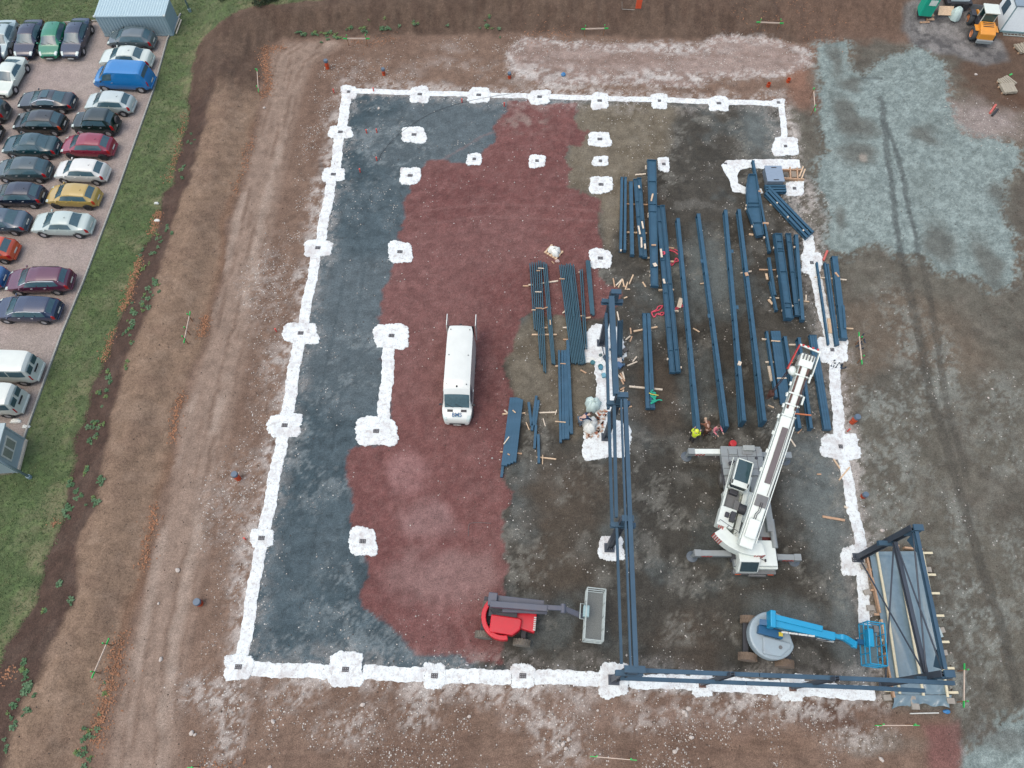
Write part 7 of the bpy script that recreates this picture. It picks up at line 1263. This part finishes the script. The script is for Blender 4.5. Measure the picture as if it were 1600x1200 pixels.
# ------------------------------------------------------------------ people
SKIN = mat('skin', (.42, .27, .2), rough=.6); HAIR = mat('hair_brown', (.05, .03, .02), rough=.7)
def skinmesh(name, pts, edges, m_, parent, sub=2):
    me = bpy.data.meshes.new(name); me.from_pydata([p[:3] for p in pts], edges, []); me.materials.append(m_); o = link(name, me, parent)
    sk = o.modifiers.new('skin', 'SKIN'); sk.use_smooth_shade = True
    for v, p in zip(me.skin_vertices[0].data, pts): v.radius = (p[3], p[4] if len(p) > 4 else p[3])
    me.skin_vertices[0].data[0].use_root = True; s = o.modifiers.new('sub', 'SUBSURF'); s.levels = sub; s.render_levels = sub; return o
def person(px, py, rz, label, jacket, trousers, helmet=None, bend=0.0, arms='down', stride=.0, hair=HAIR):
    root = thing('person', gp(px, py), rz, label, 'person', 'people on the site'); jm = mat('cloth_%d_%d_%d' % jacket, alb(*jacket), rough=.85, var=.1); tm = mat('cloth_%d_%d_%d' % trousers, alb(*trousers), rough=.85, var=.1)
    hip = Vector((0, 0, .93)); ax = Vector((math.sin(bend), 0, math.cos(bend))); ch = hip + ax * .38; nk = hip + ax * .56; hd_ = hip + ax * .74 + Vector((.04, 0, 0)); fw = Vector((math.cos(bend), 0, -math.sin(bend)))
    def arm(s):
        sh = hip + ax * .5 + Vector((0, .19 * s, 0))
        if arms == 'down': el = sh + Vector((-.02, .07 * s, -.27)); wr = el + Vector((.1, .0, -.24))
        elif arms == 'front': el = sh + Vector((.12, .08 * s, -.22)); wr = el + Vector((.24, -.05 * s, -.02))
        else: el = sh + Vector((.16, .03 * s, -.22)); wr = el + Vector((.12, 0, -.24))
        return sh, el, wr
    P = [(*hip, .13, .16), (*ch, .13, .17), (*nk, .06), (*hd_, .085, .08), (*(hd_ + ax * .1), .06)]; E = [(0, 1), (1, 2), (2, 3), (3, 4)]
    JP = [(*(hip + Vector((0, 0, -.04))), .15, .18), (*(hip + ax * .2), .14, .17), (*ch, .15, .19), (*(nk - ax * .02), .085)]; JE = [(0, 1), (1, 2), (2, 3)]; TP = [(*hip, .14, .17)]; TE = []
    hands = []
    for s in (1, -1):
        sh, el, wr = arm(s); i = len(P); P += [(*sh, .06), (*el, .045), (*wr, .035)]; E += [(1, i), (i, i + 1), (i + 1, i + 2)]; j = len(JP); JP += [(*sh, .078), (*el, .062), (*wr, .05)]; JE += [(2, j), (j, j + 1), (j + 1, j + 2)]; hands.append((wr, (wr - el).normalized(), s))
        kn = Vector((.06 + stride * s * .5, .1 * s, .5)); an = Vector((stride * s - .02, .1 * s, .09)); k = len(P); P += [(.0, .1 * s, .88, .095), (*kn, .065), (*an, .045), (an.x + .14, an.y, .04, .04)]; E += [(0, k), (k, k + 1), (k + 1, k + 2), (k + 2, k + 3)]
        t = len(TP); TP += [(0, .1 * s, .86, .11), (*kn, .082), (*(an + Vector((0, 0, .03))), .066)]; TE += [(0, t), (t, t + 1), (t + 1, t + 2)]
        q = MB(); q.ball((an.x + .06, an.y, .05), .1, 1.45, .55, .5, n=10, m=6); q.build('boot', mat('boot_dark', (.03, .025, .02), rough=.8), root, smooth=True)
    body = skinmesh('body', P, E, SKIN, root); skinmesh('jacket', JP, JE, jm, root); skinmesh('trousers', TP, TE, tm, root)
    for wr, d, s in hands:
        hp = [(*wr, .03, .02), (*(wr + d * .06), .036, .018)]; he = [(0, 1)]; side = Vector((0, 1, 0)) if abs(d.y) < .8 else Vector((1, 0, 0))
        for k, ln in enumerate((.07, .085, .08, .06)): a = len(hp); b0 = wr + d * .09 + side * ((k - 1.5) * .019); hp += [(*b0, .010), (*(b0 + d * ln * .6), .009), (*(b0 + d * ln + Vector((.02, 0, 0))), .008)]; he += [(1, a), (a, a + 1), (a + 1, a + 2)]
        a = len(hp); b0 = wr + d * .03 + side * (.035 * -s); hp += [(*b0, .011), (*(b0 + d * .05 + side * (.02 * -s)), .009)]; he += [(0, a), (a, a + 1)]; skinmesh('hand', hp, he, SKIN, root, 1)
    f = hd_ + fw * .095; q = MB(); [q.ball(hd_ + fw * .085 + Vector((0, .032 * s, 0)) + ax * .035, .013, n=6, m=5) for s in (1, -1)]; q.build('eyes', BLK, root); q = MB(); q.ball(f + ax * .005, .02, 1, .8, 1.3, n=6, m=5); q.build('nose', SKIN, root); q = MB(); q.box(hd_ + fw * .082 - ax * .045, (.02, .045, .012)); q.build('mouth', mat('lips', (.3, .12, .1), rough=.6), root)
    for s in (1, -1): q = MB(); q.ball(hd_ + Vector((0, .088 * s, .01)), .028, .7, .4, 1.1, n=6, m=5); q.build('ear', SKIN, root)
    c = hd_ + ax * .075; q = MB()
    if helmet: q.lathe(c - ax * .02, ax, [(-.02, .15), (0, .125), (.05, .118), (.09, .085), (.11, .001)], n=18); q.build('helmet', mat('helmet_%d_%d_%d' % helmet, alb(*helmet), rough=.35), root, smooth=True)
    else: q.ball(c - fw * .02 - ax * .01, .1, .98, .95, .9, n=12, m=8); q.build('hair', hair, root, smooth=True)
    return root
person(1079, 690, math.radians(60), 'person in a fluorescent yellow jacket left of the crane', (226, 250, 60), (44, 46, 50), helmet=(232, 248, 70), arms='front')
person(1112, 681, math.radians(-60), 'person in a pink checked top with pale grey trousers beside the rafters', (214, 128, 142), (150, 148, 148), arms='front', stride=.22)
person(1101, 680, math.radians(120), 'person in brown clothes bending at the end of the leftmost rafter', (128, 86, 66), (96, 66, 52), bend=.7, arms='reach', hair=mat('hair_fair', (.4, .28, .18), rough=.7))
person(905, 664, math.radians(20), 'person in a navy jacket and jeans bending over the bright white bulk bag', (24, 52, 92), (84, 104, 124), bend=.95, arms='reach')
# ------------------------------------------------------------------ scattered stones, leaves, grass, weeds
def grid_sample(A, x, y):
    i = np.clip(np.searchsorted(AX, x) - 1, 0, NX - 2); j = np.clip(np.searchsorted(AY, y) - 1, 0, NY - 2); return A[i, j]
def scatter_stones(n, lo, hi, seed_, dens, name, label, m_):
    r = np.random.RandomState(seed_); X = r.uniform(-24, 56, n * 6); Y = r.uniform(-7, 58, n * 6); d = grid_sample(dens, X, Y); k = r.rand(len(X)) < d; X, Y = X[k][:n], Y[k][:n]; Z = grid_sample(H, X, Y); n = len(X)
    s = lo + (hi - lo) * r.rand(n) ** 3; B = np.array([(1, 0, 0), (-1, 0, 0), (0, 1, 0), (0, -1, 0), (0, 0, 1), (0, 0, -.6)], float); V = B[None] * s[:, None, None] * r.uniform(.6, 1.3, (n, 6, 3)); a = r.uniform(0, 6.28, n); c_, s_ = np.cos(a)[:, None], np.sin(a)[:, None]
    V = np.stack([V[..., 0] * c_ - V[..., 1] * s_, V[..., 0] * s_ + V[..., 1] * c_, V[..., 2] * .8], -1) + np.stack([X, Y, Z + s * .25], -1)[:, None]
    F = np.array([(0, 2, 4), (2, 1, 4), (1, 3, 4), (3, 0, 4), (2, 0, 5), (1, 2, 5), (3, 1, 5), (0, 3, 5)]); F = (F[None] + 6 * np.arange(n)[:, None, None]).reshape(-1, 3)
    return tag(link(name, np_mesh(name, V.reshape(-1, 3), F, [m_], False)), label, None, None, 'stuff')
scatter_stones(8000, .02, .075, 5, np.clip(SPECK * .9, 0, 1), 'scattered_stones', 'pale stones scattered over the bare ground', mat('pale_stone', alb(196, 190, 186), rough=.9, var=.35, scale=3))
scatter_stones(9000, .015, .05, 6, np.clip(.25 + 0 * SPECK, 0, 1) * (p_sd > 0) * (g_sd > 0), 'small_clods', 'small dark clods and chips over the ground', mat('dark_clod', alb(86, 76, 68), rough=.95, var=.3, scale=3))
rn = random.Random(77); _st = [MB().ball((0, 0, .05), .12, 1, .8, .6, n=7, m=5, jit=.22, seed=i).data('rock', mat('rock_pale', alb(206, 198, 194), rough=.9)) for i in range(4)]
for i, (px, py) in enumerate([(873, 1165), (880, 1162), (884, 1170), (888, 1155), (1068, 1112), (1072, 1116), (1075, 1108), (567, 1101), (300, 1145), (305, 1148), (1054, 1175), (1058, 1170), (934, 1110), (413, 169), (422, 1200), (1378, 829), (1524, 117), (427, 1127), (733, 1120), (1080, 1152), (248, 943), (252, 1030), (1544, 622), (1550, 608), (278, 891), (1376, 1186), (690, 1094), (592, 170)]):
    o = link('rock', _st[i % 4], None, gp(px, py), rn.uniform(0, 3)); s = rn.uniform(.6, 1.3); o.scale = (s, s, s); tag(o, 'pale rock ' + ('in the near strip below the left half of the near row' if py > 1090 and px < 600 else 'in the near strip around the middle profile board' if py > 1090 and px < 1000 else 'in the near strip right of the middle' if py > 1090 else 'on the track at lower left' if px < 450 and py > 500 else 'beyond the far left corner' if px < 700 else 'in the right-hand yard'), 'rock', 'pale rocks on the bare ground')
CR_D = np.clip(1.3 * sst(.9, .35, SPD) * sst(.45, .6, n2), 0, 1)
scatter_stones(9000, .02, .06, 15, CR_D, 'concrete_crumbs', 'white concrete crumbs along the footings', mat('white_crumb', (.62, .62, .61), rough=.9, var=.2, scale=3))
# grass tufts
def tufts(n, seed_):
    r = np.random.RandomState(seed_); P = []
    X = r.uniform(-34, 60, n * 8); Y = r.uniform(-6, 64, n * 8); k = (grid_sample(g_sd, X, Y) < .15) & (grid_sample(p_sd, X, Y) > .12); X, Y = X[k][:n], Y[k][:n]; Z = grid_sample(H, X, Y); n = len(X); nb = 4
    V = np.zeros((n, nb, 3, 3)); 
    for b in range(nb):
        a = r.uniform(0, 6.28, n); h = r.uniform(.03, .10, n); w_ = r.uniform(.012, .03, n); lean = r.uniform(.02, .12, n); ox, oy = r.uniform(-.07, .07, n), r.uniform(-.07, .07, n)
        V[:, b, 0] = np.stack([X + ox - np.sin(a) * w_, Y + oy + np.cos(a) * w_, Z], -1); V[:, b, 1] = np.stack([X + ox + np.sin(a) * w_, Y + oy - np.cos(a) * w_, Z], -1); V[:, b, 2] = np.stack([X + ox + np.cos(a) * lean, Y + oy + np.sin(a) * lean, Z + h], -1)
    F = np.arange(n * nb * 3).reshape(-1, 3); return np_mesh('grass_blades', V.reshape(-1, 3), F, [GRM], False)
def grass_mat():
    m = bpy.data.materials.new('grass_blade'); m.use_nodes = True; n = m.node_tree.nodes; l = m.node_tree.links; p = n['Principled BSDF']; p.inputs['Roughness'].default_value = .8; g = n.new('ShaderNodeNewGeometry'); q = n.new('ShaderNodeTexNoise'); q.inputs['Scale'].default_value = 1.1; q.inputs['Detail'].default_value = 8; q.inputs['Roughness'].default_value = .75; l.new(g.outputs['Position'], q.inputs['Vector'])
    c = n.new('ShaderNodeValToRGB'); e = c.color_ramp.elements; e[0].position = .36; e[0].color = (*alb(62, 88, 50), 1); e[1].position = .64; e[1].color = (*alb(136, 140, 100), 1); x = c.color_ramp.elements.new(.5); x.color = (*alb(92, 116, 70), 1); l.new(q.outputs['Fac'], c.inputs[0]); l.new(c.outputs[0], p.inputs['Base Color']); return m
GRM = grass_mat(); tag(link('grass_blades', tufts(42000, 3)), 'short rough grass on the verge', None, None, 'stuff')
# fallen orange leaves
LEAFM = mat('fallen_leaf', alb(164, 118, 88), rough=.85, var=.5, scale=5)
def leaves(lines, n, seed_):
    r = np.random.RandomState(seed_); C_ = []
    for pts, wd, wt in lines:
        W_ = np.array([tuple(gp(*q)) for q in pts]); sg = np.linalg.norm(np.diff(W_[:, :2], axis=0), axis=1); cum = np.concatenate([[0], np.cumsum(sg)]); m = int(n * wt); t = r.rand(m) * cum[-1]; i = np.clip(np.searchsorted(cum, t) - 1, 0, len(sg) - 1); f = (t - cum[i]) / sg[i]; p = W_[i] * (1 - f)[:, None] + W_[i + 1] * f[:, None]; p[:, :2] += r.randn(m, 2) * wd * (0.6 + 1.3 * r.rand(m, 1)); C_.append(p)
    P = np.concatenate(C_); n = len(P); P[:, 2] = grid_sample(H, P[:, 0], P[:, 1]) + .02 + .03 * r.rand(n); a = r.uniform(0, 6.28, n); s = r.uniform(.035, .075, n); tl = r.uniform(-.5, .5, (n, 2)); V = np.zeros((n, 4, 3))
    for k, (u, v) in enumerate(((1, 0), (0, .7), (-1, 0), (0, -.7))): V[:, k, 0] = P[:, 0] + s * (u * np.cos(a) - v * np.sin(a)); V[:, k, 1] = P[:, 1] + s * (u * np.sin(a) + v * np.cos(a)); V[:, k, 2] = P[:, 2] + s * (u * tl[:, 0] + v * tl[:, 1])
    return np_mesh('fallen_leaves', V.reshape(-1, 3), np.arange(4 * n).reshape(-1, 4), [LEAFM], False)
LV = [([(413, 80), (416, 110), (420, 140), (412, 152)], .22, .2), ([(410, 76), (445, 76)], .2, .06), ([(548, 66), (590, 68), (620, 60)], .3, .06), ([(248, 330), (243, 350), (235, 366)], .16, .1), ([(218, 402), (208, 440), (200, 465), (190, 485)], .14, .16), ([(178, 515), (168, 548), (160, 565)], .12, .06), ([(288, 180), (282, 215), (270, 260), (262, 285)], .14, .07), ([(395, 215), (380, 260), (368, 300)], .2, .06), ([(322, 495), (315, 525)], .16, .07), ([(288, 612), (274, 650), (270, 690)], .15, .08), ([(245, 790), (232, 845), (222, 890)], .18, .08), ([(190, 995), (182, 1040), (172, 1075), (160, 1115), (150, 1165)], .22, .2), ([(5, 1055), (20, 1050)], .2, .02), ([(1140, 12), (1200, 25), (1260, 8)], .8, .08), ([(80, 820), (90, 816)], .1, .01), ([(900, 58), (820, 50)], .6, .05), ([(300, 1200), (380, 1198)], .2, .03), ([(1320, 40), (1250, 60)], .6, .03)]
tag(link('fallen_leaves', leaves(LV, 3000, 9)), 'orange fallen leaves drifted along the foot of the slopes', None, None, 'stuff')
# weeds: leafy rosettes, each its own plant
WEED = [mat('weed_green_%d' % i, alb(*c), rough=.8, var=.2, scale=8) for i, c in enumerate(((84, 122, 84), (98, 130, 96), (110, 136, 80)))]
def rosette(seed_, m_):
    r = random.Random(seed_); q = MB()
    for k in range(r.randint(12, 18)):
        a = r.uniform(0, 6.28); L = r.uniform(.10, .26); w_ = L * .32; h = r.uniform(.04, .16); d = Vector((math.cos(a), math.sin(a), 0)); s = Vector((-d.y, d.x, 0)); o = Vector((r.uniform(-.08, .08), r.uniform(-.08, .08), .02)); m1 = o + d * L * .55 + Vector((0, 0, h)); tip = o + d * L + Vector((0, 0, h * .6)); q.quad(o, m1 - s * w_, tip, m1 + s * w_)
    return q.data('weed', m_)
WD = [rosette(i, WEED[i % 3]) for i in range(7)]
def weeds(L, label, group, seed_, s0=.7, s1=1.4):
    r = random.Random(seed_)
    for px, py in L: o = link('weed', WD[r.randrange(7)], None, gp(px, py), r.uniform(0, 6)); s = r.uniform(s0, s1); o.scale = (s, s, s * .8); tag(o, label, 'weed', group)
r_ = random.Random(8); bankw = [(468 + r_.gauss(0, 6), 40 + r_.gauss(0, 4)) for _ in range(8)] + [(505 + r_.gauss(0, 9), 48 + r_.gauss(0, 6)) for _ in range(14)] + [(520 + r_.gauss(0, 6), 57 + r_.gauss(0, 3)) for _ in range(9)] + [(546 + r_.gauss(0, 4), 42 + r_.gauss(0, 3)) for _ in range(5)] + [(570 + r_.gauss(0, 6), 46 + r_.gauss(0, 4)) for _ in range(6)] + [(603 + r_.gauss(0, 6), 41 + r_.gauss(0, 4)) for _ in range(10)] + [(645 + r_.gauss(0, 5), 32 + r_.gauss(0, 5)) for _ in range(6)] + [(768 + r_.gauss(0, 12), 38 + r_.gauss(0, 9)) for _ in range(12)] + [(600, 26), (624, 40), (697, 26), (575, 26)]
for lo, hi, wh in ((0, 535, 'left of its leftmost profile board'), (535, 590, 'behind its leftmost profile board'), (590, 680, 'right of its leftmost profile board'), (680, 900, 'above the far middle footings')):
    weeds([q for q in bankw if lo <= q[0] < hi], 'small green weed on the far bank ' + wh, 'weeds on the far bank', 1 + lo, .6, 1.1)
strip_ = []
for cx, cy, n, s in ((262, 358, 4, 5), (246, 378, 5, 7), (232, 405, 6, 8), (240, 450, 12, 9), (225, 470, 8, 8), (205, 495, 7, 7), (200, 520, 5, 6), (205, 537, 3, 3), (198, 572, 5, 5), (170, 585, 6, 8), (165, 620, 6, 8), (150, 665, 6, 8), (145, 690, 5, 8), (135, 735, 4, 4), (158, 752, 5, 4), (112, 752, 5, 5), (125, 775, 6, 8), (105, 800, 8, 8), (150, 785, 4, 5), (92, 917, 3, 4), (70, 958, 3, 4), (112, 940, 2, 3), (45, 1075, 10, 10), (30, 1110, 9, 10), (8, 1170, 3, 5), (40, 1050, 5, 6), (300, 215, 4, 8), (285, 270, 4, 6)): strip_ += [(cx + r_.gauss(0, s * .6), cy + r_.gauss(0, s)) for _ in range(n)]
for lo, hi, wh in ((0, 330, 'opposite the gold car and those beyond'), (330, 430, 'opposite the silver fastback'), (430, 480, 'opposite the plum estate car'), (480, 530, 'opposite the navy estate car'), (530, 640, 'opposite the white vans'), (640, 730, 'opposite the grey shed'), (730, 860, 'below the shed lamp post'), (860, 1000, 'at its lower narrow part'), (1000, 1400, 'in the lower left corner')):
    weeds([q for q in strip_ if lo <= q[1] < hi], 'green weed on the dark soil strip ' + wh, 'weeds on the dark soil strip', 2 + lo, .5, 1.1)
weeds([(137 + r_.gauss(0, 8), 1175 + r_.gauss(0, 18)) for _ in range(14)] + [(163, 1068), (155, 1115), (140, 1140), (165, 1085)], 'low green weed at the lower left foot of the tan slope', 'weeds at the slope foot', 3, .45, .9)
# bushes at the far edge
def bush(px, py, r0, label, seed_):
    r = random.Random(seed_); root = thing('bush', gp(px, py), 0, label, 'bush', 'bushes at the far edge'); q = MB()
    for k in range(900):
        a = r.uniform(0, 6.28); u = r.uniform(-.2, 1); rr = r0 * r.uniform(.55, 1.05) * (1 + .25 * math.sin(3 * a + seed_)); p = Vector((rr * math.cos(a) * math.sqrt(max(0, 1 - u * u)), rr * math.sin(a) * math.sqrt(max(0, 1 - u * u)), r0 * .25 + r0 * .8 * max(u, 0))); n = Vector((r.uniform(-1, 1), r.uniform(-1, 1), r.uniform(-.2, 1))).normalized(); t = n.orthogonal().normalized() * r.uniform(.05, .1); s = n.cross(t) * .6; q.quad(p - t, p - s, p + t, p + s)
    q.build('crown', mat('bush_leaf', alb(58, 74, 50), rough=.8, var=.35, scale=4), root)
    for k in range(6): a = k * 1.05; q = MB(); q.tube([(0, 0, -.05), (r0 * .3 * math.cos(a), r0 * .3 * math.sin(a), r0 * .4), (r0 * .6 * math.cos(a), r0 * .6 * math.sin(a), r0 * .7)], .025); q.build('stem', WOOD[1], root)
bush(408, 3, .8, 'dark low bush at the far edge left of the bank', 1); bush(352, -4, .7, 'dark bush cut by the top edge above the car park corner', 2); bush(424, -2, .6, 'smaller dark bush beside the low bush at the far edge', 3)
